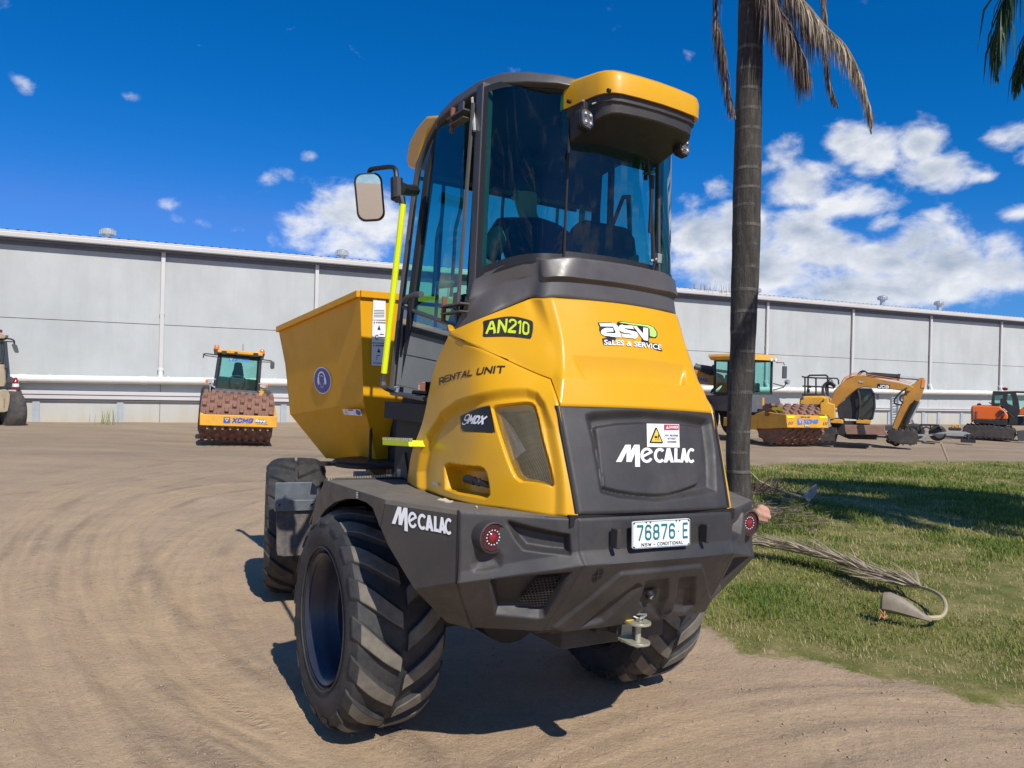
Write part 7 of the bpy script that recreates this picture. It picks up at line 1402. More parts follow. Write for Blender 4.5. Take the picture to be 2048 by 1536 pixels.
# ---- orange midi excavator, partly out of the frame
oe = empty('excavator', frame((21.02, 33.06, 0), -32), 'orange midi excavator with black cab and rubber tracks at the right edge', 'excavator')
MB().prism([(-0.9,1.063,0.679),(-0.9,1.087,1.237),(-0.9,1.067,1.447),(-0.9,0.698,1.474),(-0.9,0.041,1.475),(-0.9,-0.148,1.284),(-0.9,-0.267,1.097),(-0.9,-0.248,0.905),(-0.9,0.332,0.852),(-0.9,0.923,0.853)], (1.9, 0, 0)).build('engine_cover', M_orange, oe, bevel=.07, seg=3)
MB().prism([(-0.95,0.971,0.88),(-0.95,-0.247,0.893),(-0.95,-0.229,0.66),(-0.95,0.211,0.638),(-0.95,0.305,0.689),(-0.95,0.979,0.698)], (1.95, 0, 0)).build('lower_skirt', M_bgblk, oe, bevel=.03)
MB().prism([(-0.92,1.071,0.847),(-0.92,1.076,1.294),(-0.92,1.024,1.351),(-0.92,0.978,1.186),(-0.92,0.967,0.893),(-0.92,1.014,0.863)], (1.9, 0, 0)).build('side_vent', M_bggrey, oe, bevel=.02)
mb = MB()
for v in (630, 650, 670, 690, 710): mb.prism([(-0.93,0.902,1.222),(-0.93,0.83,1.225),(-0.93,0.83,1.192),(-0.93,0.901,1.189)] if v == 630 else [(p[0], p[1], p[2]-.055*(v-630)/20) for p in [(-0.93,0.902,1.222),(-0.93,0.83,1.225),(-0.93,0.83,1.192),(-0.93,0.901,1.189)]], (.03, 0, 0))
mb.build('louvres', M_rustblade, oe)
MB().lathe([(-.03, 0), (-.03, .10), (.03, .10)], (-0.93,0.015,1.197), (1, 0, 0), 14).build('filler_cap', M_bgblk, oe)
MB().tube(smooth_path([(-0.95,-0.09,1.256),(-0.95,-0.105,1.092),(-0.95,-0.028,0.897)], 4), .025, 5).tube([(-0.95,0.061,1.085),(-0.95,0.065,0.92)], .02, 5).build('hose', M_bgblk, oe)
c1_ = [(-0.85,0.321,1.487),(-0.85,0.358,1.596),(-0.85,0.309,2.068),(-0.85,0.286,2.082),(-0.85,-0.454,2.109),(-0.85,-0.597,1.791),(-0.85,-0.676,1.249),(-0.85,-0.611,1.084),(-0.85,-0.475,1.023),(-0.85,-0.242,1.232),(-0.85,0.018,1.484)]
def hole_plate(name, outer, holes, d, m_, parent):
    """flat plate with openings, given in the y-z plane of its frame"""
    x = outer[0][0]; vs = []; fs = []
    for p in [outer]+holes: fs.append(list(range(len(vs), len(vs)+len(p)))); vs += [Vector((q[1], q[2])) for q in p]
    def ccw(f): 
        a = sum(vs[f[i]].x*vs[f[(i+1) % len(f)]].y-vs[f[(i+1) % len(f)]].x*vs[f[i]].y for i in range(len(f))); return f if a > 0 else f[::-1]
    V, _, F, _, _, fo = delaunay_2d_cdt(vs, [], [ccw(f) for f in fs], 0, 1e-6)
    F = [f for f, q in zip(F, fo) if list(q) == [0]]
    o = flat_obj(name, [(x, v[0], v[1]) for v in V], F, m_, parent); s_ = o.modifiers.new('thick', 'SOLIDIFY'); s_.thickness = d; s_.offset = 0; return o
w1 = [(-0.85,0.23,1.628),(-0.85,0.236,1.904),(-0.85,-0.066,1.934),(-0.85,-0.08,1.803),(-0.85,0.023,1.772),(-0.85,0.031,1.574),(-0.85,0.206,1.568)]; w2 = [(-0.85,-0.198,1.697),(-0.85,-0.227,1.985),(-0.85,-0.342,1.997),(-0.85,-0.415,1.786),(-0.85,-0.432,1.486),(-0.85,-0.235,1.588)]
co = hole_plate('cab_side', c1_, [w1, w2], .08, M_bgblk, oe)
hole_plate('cab_side', [zz(p, 1.5) for p in c1_], [[zz(p, 1.5) for p in w1], [zz(p, 1.5) for p in w2]], .08, M_bgblk, oe)
for w_ in (w1, w2): MB().poly(w_).build('cab_glass', M_glassbg, co, smooth=False); MB().poly([zz(p, 1.5) for p in w_]).build('cab_glass', M_glassbg, co, smooth=False)
fp = [(-0.85,-0.432,2.086),(-0.85,-0.597,1.791),(-0.85,-0.665,1.249)]; gp_ = [(-0.85,-1.104,1.266),(-0.85,-1.088,2.063),(-0.85,-0.432,2.086)]
mb = MB(); mb.tube([(-0.85,-0.455,2.073),(-0.85,-1.133,2.064)], .05, 6); mb.tube([(-0.85,-0.467,2.046),(-0.85,-0.565,1.681),(-0.85,-0.56,1.354)], .05, 6); mb.tube([(-0.85,-1.133,2.064),(-0.85,-1.126,1.267)], .05, 6); mb.build('cab_frame', M_bgblk, oe)
MB().poly([(-0.8,-0.583,1.409),(-0.8,-0.573,1.927),(-0.8,-1.114,1.969),(-0.8,-1.126,1.374)]).build('cab_glass', M_glassbg, co, smooth=False)
MB().prism([(-0.9,0.309,2.062),(-0.9,0.298,2.095),(-0.9,-1.131,2.09),(-0.9,-1.131,2.05)], (1.7, 0, 0)).build('cab_roof', M_bgblk, oe, bevel=.02)
MB().lathe([(0, .06), (.05, .11), (.12, .11), (.14, 0)], (0,-0.136,2.131), (0, 0, 1), 12).build('beacon', M_redmid, oe)
MB().prism([(-0.2,0.005,1.072),(-0.2,0.018,1.771),(-0.2,-0.099,1.802),(-0.2,-0.118,1.44)], (.4, 0, 0)).build('seat', M_bgblk, co, bevel=.04)
MB().prism([(-0.7,0.879,1.466),(-0.7,0.857,1.551),(-0.7,0.75,1.568),(-0.7,0.688,1.473)], (.3, 0, 0)).build('air_cleaner', M_bgblk, oe, bevel=.02); MB().prism([(-0.85,0.453,1.607),(-0.85,0.429,1.622),(-0.85,0.322,1.556),(-0.85,0.321,1.487)], (.3, 0, 0)).build('handrail', M_bgblk, oe)
MB().prism([(-0.5,-0.548,1.211),(-0.5,-0.84,1.469),(-0.5,-1.268,1.593),(-0.5,-1.275,1.213),(-0.5,-0.847,1.113),(-0.5,-0.619,1.104)], (.6, 0, 0)).build('boom_foot', M_orange, oe, bevel=.04)
MB().prism([(-0.6,-0.245,1.228),(-0.6,-0.481,1.018),(-0.6,-1.273,1.106),(-0.6,-1.281,0.7),(-0.6,-0.234,0.649)], (1.3, 0, 0)).build('swing_frame', M_bgblk, oe, bevel=.04)
trp = [(-1.15,1.36,0.198),(-1.15,1.376,0.393),(-1.15,1.295,0.564),(-1.15,1.177,0.617),(-1.15,0.327,0.639),(-1.15,-0.021,0.601),(-1.15,-0.319,0.589),(-1.15,-0.479,0.543),(-1.15,-0.55,0.384),(-1.15,-0.531,0.194),(-1.15,-0.374,0.09),(-1.15,0.2,0.098),(-1.15,1.023,0.133)]; track('track', trp, (.5, 0, 0), oe); track('track', [zz(p, 1.8) for p in trp], (.5, 0, 0), oe)
MB().prism([(-0.8,0.911,0.18),(-0.8,-0.309,0.193),(-0.8,-0.254,0.656),(-0.8,0.873,0.643)], (1.6, 0, 0)).build('undercarriage', M_bgblk, oe, bevel=.04)
MB().prism([(-1.2,-0.547,0.467),(-1.2,-1.259,0.584),(-1.2,-1.269,0.078),(-1.2,-0.623,0.061)], (.08, 0, 0)).build('dozer_blade', M_bggrey, oe, bevel=.02)

# ---- wheel loader cut by the left edge
ld = empty('wheel_loader', frame((-17.73, 27.25, 0), 33), 'dusty tan wheel loader cut off by the left edge of the picture', 'wheel loader')
L = (0, 640, .1496)
MB().prism([(-0.4,2.179,0.474),(-0.4,2.19,1.049),(-0.4,0.364,1.23),(-0.4,0.191,1.272),(-0.4,0.081,1.222),(-0.4,0.023,1.079),(-0.4,0.029,0.817),(-0.4,0.077,0.503),(-0.4,0.174,0.464)], (.5, 0, 0)).build('rear_guard', M_tan, ld, bevel=.03)
MB().prism([(-0.42,0.206,0.947),(-0.42,0.167,0.947),(-0.42,0.173,0.621),(-0.42,0.203,0.621)], (.02, 0, 0)).build('guard_slot', M_rustblade, ld)
bg_tyre('wheel', (0.35,-0.002,0.41), (.30, -.95, 0), .79, .62, ld, M_bgblk)
MB().prism([(0.2,2.237,1.289),(0.2,2.252,2.002),(0.2,0.478,2.115),(0.2,0.236,2.149),(0.2,0.174,1.859),(0.2,0.145,1.515),(0.2,0.196,1.328)], (1.6, 0, 0)).build('bonnet', M_tan, ld, bevel=.06)
fl2 = MB().prism([(0.25,-0.223,1.067),(0.25,-0.329,1.068),(0.25,-0.304,0.423),(0.25,-0.236,0.45)], (.06, 0, 0)).build('mud_flap', M_bggrey, ld)
lf = [(0.6,1.442,2.137),(0.6,0.307,2.178),(0.6,0.271,2.608),(0.6,0.325,3.062),(0.6,1.46,3.001)]
co = MB()
for i in range(5): co.tube([lf[i], lf[(i+1) % 5]], .05, 6); co.tube([zz(lf[i], 1.5), zz(lf[(i+1) % 5], 1.5)], .05, 6); co.tube([lf[i], zz(lf[i], 1.5)], .05, 6)
co = co.build('cab_frame', M_bgblk, ld); MB().poly(lf).build('cab_glass', M_glassbg, co, smooth=False)
MB().prism([(0.4,1.662,2.983),(0.4,0.234,3.059),(0.4,0.158,3.13),(0.4,0.237,3.193),(0.4,0.372,3.278),(0.4,1.668,3.242)], (1.9, 0, 0)).build('cab_roof', M_tan, ld, bevel=.04)
MB().prism([(0.38,0.215,3.193),(0.38,0.114,3.185),(0.38,0.134,3.05),(0.38,0.201,3.087)], (.12, 0, 0)).build('roof_lamp', M_bggrey, ld, bevel=.02)
MB().lathe([(0, .08), (.10, .07), (.12, 0)], (0.8,0.377,3.29), (0, 0, 1), 10).build('beacon', M_redmid, ld)
mb = MB(); mb.tube(smooth_path([(0.5,0.369,3.056),(0.5,0.123,3.069),(0.5,-0.001,3.043),(0.5,-0.059,2.984),(0.5,-0.061,2.89)], 4), .03, 5); mb.tube([(0.5,0.367,2.962),(0.5,-0.048,2.97)], .022, 5); mb.build('mirror_arm', M_bgblk, ld)
MB().prism([(0.48,0.018,2.859),(0.48,-0.015,2.901),(0.48,-0.095,2.891),(0.48,-0.153,2.827),(0.48,-0.214,2.6),(0.48,-0.181,2.572),(0.48,-0.101,2.574),(0.48,-0.055,2.647)], (.07, 0, 0)).build('mirror', M_bggrey, ld, bevel=.02)
il = MB().prism([(0.3,0.292,2.122),(0.3,0.21,2.138),(0.3,0.2,1.979),(0.3,0.282,1.963)], (.1, 0, 0)).build('indicator', M_amber, ld, bevel=.02)
MB().tube(smooth_path([(0.3,0.207,2.018),(0.3,0.156,2.007),(0.3,0.132,1.941),(0.3,0.157,1.54)], 4), .03, 5).build('grab_rail', M_bgblk, ld)
# small pole-mounted lamp or flask on the wall side of the loader
xt = MB().lathe([(-.30, .0), (-.30, .10), (-.1, .11), (.0, .09), (.06, .05), (.12, .05), (.13, 0)], (1,-0.137,1.553), (0, 0, 1), 14).build('fire_extinguisher', M_redmid, ld); MB().lathe([(-.16, .115), (-.04, .112)], (1,-0.138,1.498), (0, 0, 1), 14).build('extinguisher_label', M_white, xt)
MB().prism([(1,-0.069,1.47),(1,-0.276,1.461),(1,-0.255,1.378),(1,-0.093,1.416)], (.3, 0, 0)).prism([(1.05,-0.209,1.377),(1.05,-0.24,1.02),(1.05,-0.268,1.02),(1.05,-0.26,1.378)], (.1, 0, 0)).build('mudguard', M_bgblk, ld)
MB().prism([(0.8,0.972,-0.055),(0.8,0.976,0.158),(0.8,-0.419,0.098),(0.8,-0.422,-0.039)], (.4, 0, 0)).build('skid_plate', M_bgblk, ld)

# ---- trailers, ladder rack and oddments between the two excavators on the right
t1 = empty('trailer', frame((16.4, 31.2, 0), -27.7), 'low galvanised plant trailer with black mudguards beyond the excavator bucket', 'trailer')
T = (1780, 740, .13086)
MB().prism([(-0.1,0.444,0.254),(-0.1,-0.492,0.275),(-0.1,-1.016,0.407),(-0.1,-1.735,0.442),(-0.1,-1.914,0.374),(-0.1,-1.826,0.318),(-0.1,-1.018,0.328),(-0.1,-0.494,0.197),(-0.1,0.442,0.174)], (.10, 0, 0)).prism([(1.6,0.419,0.374),(1.6,-1.066,0.364),(1.6,-1.067,0.309),(1.6,0.418,0.318)], (.1, 0, 0)).build('chassis', M_palegrey, t1, bevel=.01)
gu = MB(); gu.prism([(-0.1,-0.187,0.471),(-0.1,-0.278,0.541),(-0.1,-0.382,0.593),(-0.1,-0.463,0.563),(-0.1,-0.516,0.487),(-0.1,-0.488,0.485),(-0.1,-0.394,0.546),(-0.1,-0.291,0.502),(-0.1,-0.233,0.465)], (.35, 0, 0)); gu.build('mudguard', M_bgblk, t1); gu = MB(); gu.prism([(-0.1,-0.638,0.485),(-0.1,-0.694,0.555),(-0.1,-0.784,0.604),(-0.1,-0.888,0.557),(-0.1,-0.935,0.499),(-0.1,-0.901,0.497),(-0.1,-0.785,0.56),(-0.1,-0.717,0.522),(-0.1,-0.684,0.487)], (.35, 0, 0)); gu.build('mudguard', M_bgblk, t1)
MB().tube([(-0.1,-0.125,0.613),(-0.1,-0.171,0.647),(-0.1,-0.806,0.67),(-0.1,-0.923,0.506)], .04, 5).tube([(-0.1,-0.125,0.613),(-0.1,-0.187,0.471)], .04, 5).tube([(-0.1,-0.519,0.644),(-0.1,-0.522,0.487)], .03, 5).build('side_rail', M_bgblk, t1)
bg_tyre('wheel', (0.2,0.09,0.393), (1, 0, 0), .30, .22, t1); bg_tyre('wheel', (0.2,-0.787,0.335), (1, 0, 0), .32, .22, t1)
MB().prism([(-0.2,-0.261,0.202),(-0.2,-0.389,0.196),(-0.2,-0.394,-0.053),(-0.2,-0.313,-0.058)], (.12, 0, 0)).build('jack_leg', M_palegrey, t1)
MB().tube([(-0.1,-1.825,0.357),(-0.1,-1.83,0.138)], .05, 8).box(np.array((-0.1,-1.836,0.087))+(0,0,0), (.3, .5, .12)).build('jockey_stand', M_bgblk, t1)
tp_ = MB().prism([(2.2,-1.249,0.5),(2.2,-1.692,0.508),(2.2,-1.729,0.454),(2.2,-1.695,0.384),(2.2,-1.264,0.376),(2.2,-1.227,0.43)], (.5, 0, 0)).build('flat_wheel', M_bgblk, None, bevel=.05); tp_.data.transform(frame((16.4, 31.2, 0), -27.7)); tag(tp_, 'black spare wheel lying flat with a yellow coil on it near the wall', 'wheel')
cl_ = MB().tube(smooth_path([(2.4,-1.377,0.499),(2.4,-1.399,0.569),(2.4,-1.459,0.586),(2.4,-1.497,0.532),(2.4,-1.544,0.59),(2.4,-1.615,0.607),(2.4,-1.605,0.537),(2.4,-1.569,0.508)], 4), .04, 5).build('yellow_coil', M_myel, None); cl_.data.transform(frame((16.4, 31.2, 0), -27.7)); tag(cl_, 'yellow cable coil lying on the spare wheel near the wall', 'coil')
t2 = empty('trailer', frame((16.4, 31.2, 0), -27.7), 'galvanised trailer with raised loading ramps standing behind the excavator stick', 'trailer')
rp = MB(); a_ = [(1.2,0.939,1.741),(1.2,0.901,0.575)]; b_ = [(1.2,0.685,1.749),(1.2,0.689,1.084)]; rp.tube(a_, .06, 5); rp.tube([b_[0], (b_[0][0], b_[0][1], a_[1][2])], .06, 5)
for i in range(10): z = a_[0][2]+(a_[1][2]-a_[0][2])*(i+.4)/10.2; rp.tube([(a_[0][0], a_[0][1], z), (b_[0][0], b_[0][1], z)], .035, 5)
rp.build('loading_ramp', M_palegrey, t2)
rp = MB(); a_ = [(0.9,0.154,0.865),(0.9,0.013,0.49)]; rp.tube(a_, .05, 5)
for i in range(4): rp.tube([(0.9,0.393,0.69),(0.9,0.151,0.728)] if i == 0 else [(p[0], p[1], p[2]-.13*i) for p in [(0.9,0.393,0.69),(0.9,0.151,0.728)]], .035, 5)
rp.build('loading_ramp', M_palegrey, t2)
MB().prism([(0.8,1.9,0.376),(0.8,0.952,0.531),(0.8,-0.023,0.495),(0.8,-0.025,0.387),(0.8,0.947,0.311),(0.8,1.899,0.32)], (1.5, 0, 0)).build('deck', M_bggrey, t2, bevel=.02)
bg_tyre('wheel', (0.8,0.572,0.303), (1, 0, 0), .33, .25, t2); bg_tyre('wheel', (0.8,-0.02,0.332), (1, 0, 0), .33, .25, t2)
bw = MB().prism([(-1,-0.524,0.343),(-1,-0.981,0.341),(-1,-0.961,0.252),(-1,-0.873,0.176),(-1,-0.751,0.177),(-1,-0.66,0.261)], (.6, 0, 0)).build('spare_bucket', M_bggrey, None, bevel=.03); bw.data.transform(frame((16.4, 31.2, 0), -27.7)); tag(bw, 'grey spare digging bucket on the dirt in front of the trailer', 'bucket')

# ================================================================ palms, fallen fronds and small things on the grass
M_trunk, t, b = nt('palm_trunk'); b.inputs['Roughness'].default_value = .85; b.inputs['Specular IOR Level'].default_value = .2
tcn = t.nodes.new('ShaderNodeTexCoord'); sp_ = t.nodes.new('ShaderNodeSeparateXYZ'); t.links.new(tcn.outputs['Object'], sp_.inputs[0])
wv = t.nodes.new('ShaderNodeTexWave'); wv.wave_type = 'BANDS'; wv.bands_direction = 'Z'; wv.inputs['Scale'].default_value = .95; wv.inputs['Distortion'].default_value = 5.5; wv.inputs['Detail'].default_value = 3; wv.inputs['Detail Scale'].default_value = .35; t.links.new(tcn.outputs['Object'], wv.inputs['Vector'])
base_ = tramp(t, tnoise(t, 5, 9, .66, stretch=(3, 3, .5)), [(.3, (.036,.032,.028)), (.52, (.066,.059,.051)), (.8, (.13,.117,.10))])
mps = t.nodes.new('ShaderNodeMapping'); mps.inputs['Scale'].default_value = (.25, .25, 1); t.links.new(tcn.outputs['Object'], mps.inputs[0]); t.links.new(mps.outputs[0], wv.inputs['Vector'])
rg0 = tramp(t, wv.outputs['Fac'], [(.90, 0), (.985, 1)]); brk = tramp(t, tnoise(t, 2.3, 4, .6, w=6), [(.42, 0), (.62, .42)])
mu_ = t.nodes.new('ShaderNodeMath'); mu_.operation = 'MULTIPLY'; t.links.new(rg0, mu_.inputs[0]); t.links.new(brk, mu_.inputs[1]); ringm = mu_.outputs[0]
t.links.new(tmix(t, ringm, base_, (.24,.22,.19)), b.inputs['Base Color'])
mm = t.nodes.new('ShaderNodeMath'); mm.operation = 'ADD'; t.links.new(tnoise(t, 14, 7, .7, stretch=(2.5, 2.5, .6)), mm.inputs[0]); t.links.new(ringm, mm.inputs[1]); tbump(t, b, mm.outputs[0], .9, .03)
def leafmat(name, stops, tr=.25):
    m, t, b = nt(name); b.inputs['Roughness'].default_value = .55
    c = tramp(t, tnoise(t, 3.5, 4, .6), stops); t.links.new(c, b.inputs['Base Color']); tl = t.nodes.new('ShaderNodeBsdfTranslucent'); t.links.new(c, tl.inputs[0]); mx = t.nodes.new('ShaderNodeMixShader'); mx.inputs[0].default_value = tr
    t.links.new(b.outputs[0], mx.inputs[1]); t.links.new(tl.outputs[0], mx.inputs[2]); t.links.new(mx.outputs[0], next(x for x in t.nodes if x.type == 'OUTPUT_MATERIAL').inputs[0]); return m
M_dead = leafmat('dead_frond', [(.3, (.075,.050,.036)), (.55, (.15,.105,.075)), (.8, (.30,.24,.18))], .12); M_dead2 = leafmat('bleached_frond', [(.3, (.24,.19,.125)), (.6, (.45,.37,.25)), (.85, (.60,.51,.36))], .15)
M_live = leafmat('green_frond', [(.3, (.018,.050,.020)), (.6, (.035,.085,.030)), (.85, (.07,.13,.04))], .3); M_stalk = mat('frond_stalk', (.16,.13,.07), .6, var=.3)
M_drystalk = mat('dry_stalk', (.40,.33,.19), .6, var=.2, vscale=5)
def frond(name, pts, n, ll, spread, m_, parent, seed, wd=.013, stalk=None, hang=.9, taper=True, sr=.02):
    """rachis along pts with leaflets on both sides that droop"""
    r = random.Random(seed); P = smooth_path(pts, 10); L = len(P); mb = MB()
    mb.tube(P, [sr*(1-.8*i/(L-1)) for i in range(L)], 5); V, F = [], []
    for i in range(n):
        f = .10+.90*(i+.5)/n; k = min(L-2, int(f*(L-1))); p = Vector(P[k]).lerp(Vector(P[k+1]), f*(L-1)-k); tan = (Vector(P[k+1])-Vector(P[k])).normalized()
        for sgn in (1, -1):
            side = tan.cross(Vector((0, 0, 1)));  side = side.normalized() if side.length > .15 else Vector((math.cos(seed), math.sin(seed), 0))
            d = (tan*(.55+.3*r.random())+side*sgn*spread*(.5+r.random())+Vector((r.gauss(0, .15), r.gauss(0, .15), -hang*(.5+.7*r.random())))).normalized()
            l = ll*(.55+.6*r.random())*(math.sin(math.pi*min(1, .25+.8*f))**.6+.15); w = wd*(.7+.6*r.random()); nn_ = d.cross(Vector((r.gauss(0, 1), r.gauss(0, 1), r.gauss(0, 1)))).normalized()*w
            a = p; bq = p+d*l*.5; c = p+(d*.85+Vector((0, 0, -.35*hang))).normalized()*l
            q = len(V); V += [a-nn_*.5, a+nn_*.5, bq+nn_, bq-nn_, c]; F += [(q, q+1, q+2, q+3), (q+3, q+2, q+4)]
    mb.add(V, F); return mb.build(name, m_, parent, smooth=False)
pc = Vector((3.82,12.67,0)); PZ = 10.2
palm = empty('palm_tree', Matrix.Translation((pc.x, pc.y, 0)), 'tall palm with smooth ringed grey trunk and dead brown fronds right of the dumper', 'palm tree')
ctr = [(3.76,12.6,0.03), (3.75,12.6,0.39), (3.72,12.6,0.88), (3.73,12.6,1.7), (3.76,12.6,2.52), (3.77,12.6,3.33), (3.78,12.6,4.15), (3.77,12.6,4.97), (3.77,12.6,5.79), (3.76,12.6,6.61), (3.76,12.6,7.43), (3.76,12.6,8.25), (3.75,12.6,9.24), (3.75,12.6,10.14)]
rr_ = [.225, .195, .188, .193, .20, .213, .222, .222, .218, .210, .202, .198, .19, .17]
cs = smooth_path([(p[0]-pc.x, p[1]-pc.y, p[2], r) for p, r in zip(ctr, rr_)], 22); rg = []
for i, q in enumerate(cs):
    ring = [];  z = q[2]
    for j in range(28): a = 2*math.pi*j/28; rad_ = q[3]*(1+.018*math.sin(3*a+z*1.3)+.012*math.sin(5*a-z*2.1)+.010*math.sin(z*9.0)+.014*max(0, math.sin(z*7.3+.8*math.sin(z*2.1)+.35*math.sin(a+z)))**6); ring.append((q[0]+rad_*math.cos(a), q[1]+rad_*math.sin(a), z))
    rg.append(ring)
MB().loft(rg).build('trunk', M_trunk, palm)
top = Vector(cs[-1][:3]); 
def rel(P): return [tuple(Vector(p)-Vector((pc.x, pc.y, 0))) for p in P]
cr0 = tuple(top+Vector((0, 0, .3)))
HANG = [([(3.12,12.2,9.23), (3.09,12.2,8.04), (3.2,12.25,7.35), (3.35,12.3,6.65), (3.47,12.35,6.26)], 330, .62, .30, M_dead, 1),
        ([(3.88,12.3,8.59), (4.1,12.2,7.98), (4.32,12.1,7.46), (4.45,12.1,7.07), (4.55,12.1,6.84)], 420, .95, .42, M_dead, 2),
        ([(4.2,12.9,9.08), (4.58,12.9,8.59), (4.89,12.9,8.09), (5.1,12.9,7.93)], 300, .95, .5, M_dead, 3),
        ([(4.63,12.4,9.14), (4.84,12.3,8.13), (4.87,12.3,7.41), (4.98,12.3,6.77), (5.1,12.3,6.44)], 300, .46, .24, M_dead, 4),
        ([(4.1,12,8.43), (4.59,11.8,7.56), (4.94,11.7,7.14), (5.19,11.7,6.69), (5.33,11.7,6.2), (5.37,11.7,5.85)], 340, .52, .26, M_dead2, 5),
        ([(3.81,12.2,8.85), (3.95,12.1,8.16), (4.15,12.1,7.7), (4.31,12.1,7.31)], 340, .9, .4, M_dead, 6)]
for pts, n, ll, sp, m_, sd in HANG: frond('frond', [cr0]+rel(pts), n, ll, sp, m_, palm, sd, .0075, hang=1.35)
for k in range(16):
    a = 2*math.pi*k/16+.2; R_ = 2.6+.5*math.sin(k*2.3); z0 = top.z+.4; up_ = .9+.5*math.cos(k*1.7); d = Vector((math.cos(a), math.sin(a), 0))
    frond('frond', [cr0, tuple(top+d*R_*.4+Vector((0, 0, .4+up_))), tuple(top+d*R_*.8+Vector((0, 0, .35+up_*.8))), tuple(top+d*R_+Vector((0, 0, up_*.2-.3)))], 60, .62, .8, M_live, palm, 40+k, .022, hang=.7)
# second palm, out of the frame to the right: one frond hangs into the top corner and its crown shades the grass
palm2 = empty('palm_tree', Matrix.Translation((10.6, 7.3, 0)), 'green palm at the right whose frond hangs into the top right corner', 'palm tree')
tz2 = 7.3; cs2 = [(0, 0, z, .2-.004*z) for z in np.linspace(-.1, tz2, 30)]
MB().loft([[(x+r*math.cos(2*math.pi*j/20), y+r*math.sin(2*math.pi*j/20), z) for j in range(20)] for x, y, z, r in cs2]).build('trunk', M_trunk, palm2)
rel2 = lambda P: [tuple(Vector(p)-Vector((10.6, 7.3, 0))) for p in P]
c2 = (0, 0, tz2+.2)
frond('frond', [c2]+rel2([(7.16,8.2,9.12), (6.16,8.4,8.18), (5.48,8.4,6.85), (5.22,8.4,5.97), (5.21,8.4,5.36)]), 300, .95, .62, M_live, palm2, 61, .010, hang=1.8)
frond('frond', [c2]+rel2([(8.09,8.6,8.59), (7.02,9,8.17), (6.3,9.1,6.92), (5.97,9.1,6.08), (5.89,9.1,5.49)]), 300, .95, .62, M_live, palm2, 62, .010, hang=1.8)
for k in range(34):
    a = 2*math.pi*k/34; d = Vector((math.cos(a), math.sin(a), 0)); R_ = 2.9+.5*math.sin(k*3.1)
    if d.x < -.55 and d.y > -.2: continue
    frond('frond', [c2, tuple(Vector(c2)+d*R_*.4+Vector((0, 0, .9))), tuple(Vector(c2)+d*R_*.8+Vector((0, 0, .5))), tuple(Vector(c2)+d*R_+Vector((0, 0, -.6)))], 80, .85, .95, M_live, palm2, 70+k, .045, hang=.5)
# long dry frond lying across the grass with its sheath curled up
fpts = [(2.79,9.11,0), (3.06,8.66,-0), (3.41,8.26,0), (3.63,7.81,0), (3.74,7.43,0), (3.86,7.19,0), (3.84,6.83,0), (3.72,6.52,0), (3.57,6.34,0), (3.4,6.33,0), (3.3,6.45,0)]
fpts = [(p[0], p[1], .05+.03*math.sin(i*1.3)) for i, p in enumerate(fpts)]
ff = empty('fallen_frond', Matrix.Translation(fpts[4]), 'long dry palm frond lying curved across the grass, its sheath curled at the end', 'palm frond')
rl_ = [tuple(Vector(p)-Vector(fpts[4])) for p in fpts]
P = smooth_path(rl_, 8); L_ = len(P); MB().tube(P, [.006+.010*min(1, i/(L_*.45))+(.006 if i > L_*.8 else 0) for i in range(L_)], 7).build('stalk', M_drystalk, ff)
r = random.Random(4); mb = MB()
for i in range(520):
    f = r.random()**.8*.52; k = int(f*(L_-1)); p = Vector(P[k]); tan = (Vector(P[max(0, k-1)])-Vector(P[min(L_-1, k+1)])).normalized(); sd = tan.cross(Vector((0, 0, 1))).normalized()
    d = (tan+sd*r.gauss(0, .26)+Vector((0, 0, r.gauss(.06, .09)))).normalized(); l = .30+.40*r.random(); n_ = d.cross(Vector((r.gauss(0, .8), r.gauss(0, .8), 1))).normalized()*(.0045+.005*r.random()); e = p+d*l+Vector((0, 0, .03)); e.z = max(e.z, .0+.09*r.random()); m_ = p+d*l*.5+Vector((0, 0, .045)); mb.add([p-n_, p+n_, m_+n_, m_-n_, e], [(0,1,2,3), (3,2,4)])
mb.build('leaflets', M_dead2, ff, smooth=False)
sh_ = []
for i, (u, w_, h_) in enumerate(((0, .016, .016), (.18, .030, .035), (.4, .045, .065), (.62, .055, .088), (.82, .06, .10), (.95, .058, .095), (1, .045, .075))):
    a_, b_ = Vector((3.47,6.28,0)), Vector((3.16,6.5,0)); c = a_.lerp(b_, u)-Vector(fpts[4]); dr_ = (b_-a_).normalized(); s_ = Vector((-dr_.y, dr_.x, 0))
    sh_.append([tuple(c+s_*w_*math.cos(q)*(1.25 if math.sin(q) < 0 else 1)+Vector((0, 0, h_*.9+h_*math.sin(q)*(1 if math.sin(q) > 0 else .75)))) for q in [2*math.pi*j/14 for j in range(14)]])
so_ = MB().loft(sh_, cap=False).build('sheath', mat('dry_sheath', (.25,.205,.15), .6, var=.25, vscale=12), ff); s2 = so_.modifiers.new('thick', 'SOLIDIFY'); s2.thickness = .008
mb = MB(); e_ = Vector((3.11,6.36,0))-Vector(fpts[4])
for i in range(6): mb.tube([e_+Vector((.014*i-.035+r.gauss(0, .008), 0, .05+r.gauss(0, .02))), e_+Vector((.014*i-.04+r.gauss(0, .03), -.03+r.gauss(0, .02), .0))], [.007, .003], 5)
mb.build('torn_fibres', mat('orange_fibre', (.42,.20,.09), .8), ff)
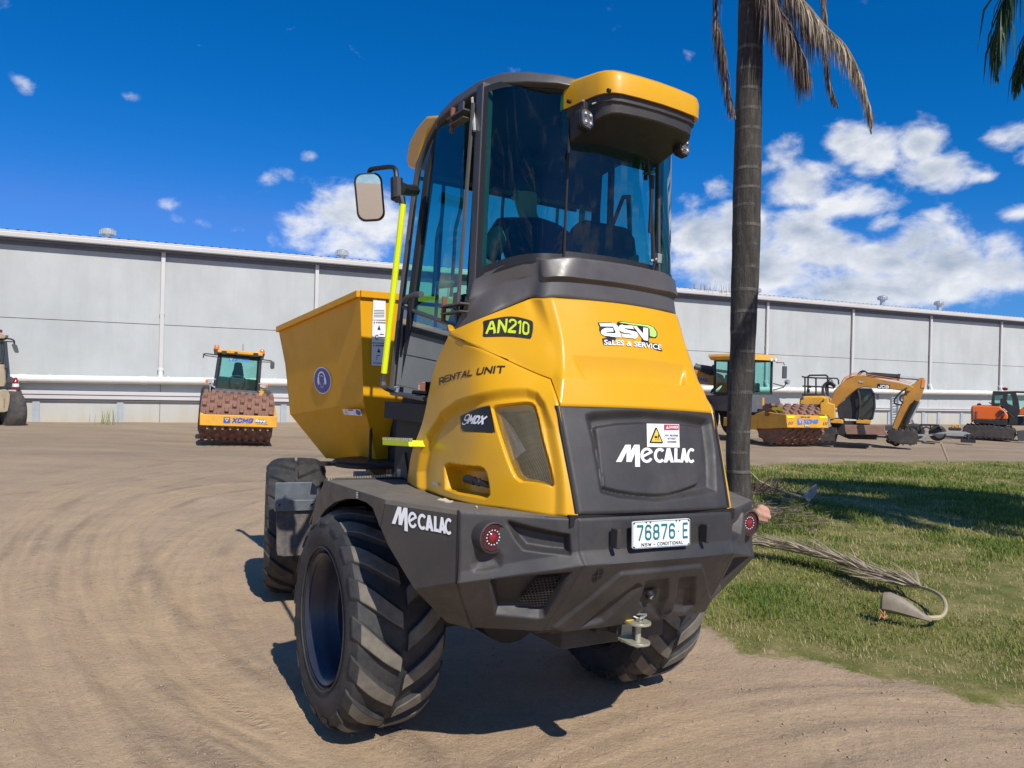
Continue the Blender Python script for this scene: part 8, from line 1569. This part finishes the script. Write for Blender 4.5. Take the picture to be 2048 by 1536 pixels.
# second dead frond heaped at the palm's foot
f2p = [(4.94,14.04,0), (4.98,13.19,0), (5.09,12.98,0)]
f2 = empty('fallen_frond', Matrix.Translation((4.94,14.04,0)), 'short brown dead frond heaped beside the palm trunk with an upturned pale sheath', 'palm frond')
o_ = Vector((4.94,14.04,0)); mb = MB(); r = random.Random(8)
for i in range(260):
    p = Vector((r.gauss(-.42, .28), r.gauss(.15, .22), 0)); d = Vector((r.gauss(.3, .5), r.gauss(-.1, .4), .25+.5*r.random())).normalized(); l = .2+.35*r.random(); n_ = d.cross(Vector((r.gauss(0,1), r.gauss(0,1), 1))).normalized()*.008; mb.add([p-n_, p+n_, p+d*l], [(0,1,2)])
mb.build('leaflets', M_dead, f2, smooth=False)
MB().tube([(-.55, .25, .42), (-.35, .15, .2), (-.05, .02, .06), tuple(Vector((5.02,13.03,0))-o_+Vector((0, 0, .05)))], [.006, .012, .018, .025], 6).build('stalk', M_drystalk, f2)
so_ = MB().loft([[tuple(Vector((5.02,13.03,0))-o_+Vector((.05*k+w_*math.cos(q), .02*k+.04*math.sin(q), .03+.05*k*1.2+.03*math.sin(q*2)))) for q in [2*math.pi*j/8 for j in range(8)]] for k, w_ in ((0,.05),(1,.09),(2,.10),(3,.06),(4,.02))]).build('sheath', mat('pale_sheath', (.36,.29,.22), .7, var=.3, vscale=14), f2)
MB().tube([tuple(Vector((5.31,13.36,0))-o_+Vector((0, 0, .14))), tuple(Vector((5.25,13.01,0))-o_+Vector((0, 0, .02)))], [.02, .01], 5).build('torn_fibres', M_rustblade, f2)
# leaf litter round the trunk, the rounded stone, the leaning stake
n = 700; P = np.c_[RNG.normal(3.75, .55, n), RNG.normal(11.9, .8, n)]; P = P[(np.hypot(P[:, 0]-pc.x, P[:, 1]-pc.y) > .25)]
lv = [(-1,-.12,0),(1,-.1,.1),(1.1,.1,.15),(-1,.12,.05)]; lit = scatter_mesh('leaf_litter', np.c_[P, np.full(len(P), .03)], .03+.07*RNG.random(len(P)), lv, [(0,1,2,3)], M_dead, flat=2.0); tag(lit, 'brown leaf litter scattered on the grass round the palm foot', 'leaf litter')
bmx = bmesh.new(); bmesh.ops.create_icosphere(bmx, subdivisions=4, radius=1)
for v in bmx.verts:
    c = v.co.copy(); n_ = .09*math.sin(3*c.x+1)*math.cos(4*c.y)+.05*math.sin(9*c.z+3*c.x)+.03*math.sin(14*c.x+6*c.y); k = 1+n_; v.co = Vector((c.x*.135*k, c.y*.12*k, max(-.10, c.z*.14*k)+.08))
me = bpy.data.meshes.new('rock'); bmx.to_mesh(me); bmx.free(); me.polygons.foreach_set('use_smooth', [True]*len(me.polygons)); rock = bpy.data.objects.new('rock', me); link(rock); rock.location = (3.59,10.96,0); me.materials.append(mat('orange_sandstone', (.50,.27,.19), .9, var=.25, vscale=9, bump=.8, bscale=25)); tag(rock, 'rounded orange stone on the grass beside the right tail light', 'rock')
stk = MB().tube([(12.41,21.8,-0), (12.08,21.6,0.52)], .03, 6).build('stake', mat('pale_stake', (.50,.38,.28), .8, var=.2), None); tag(stk, 'thin pale stake leaning at the far edge of the grass', 'stake')
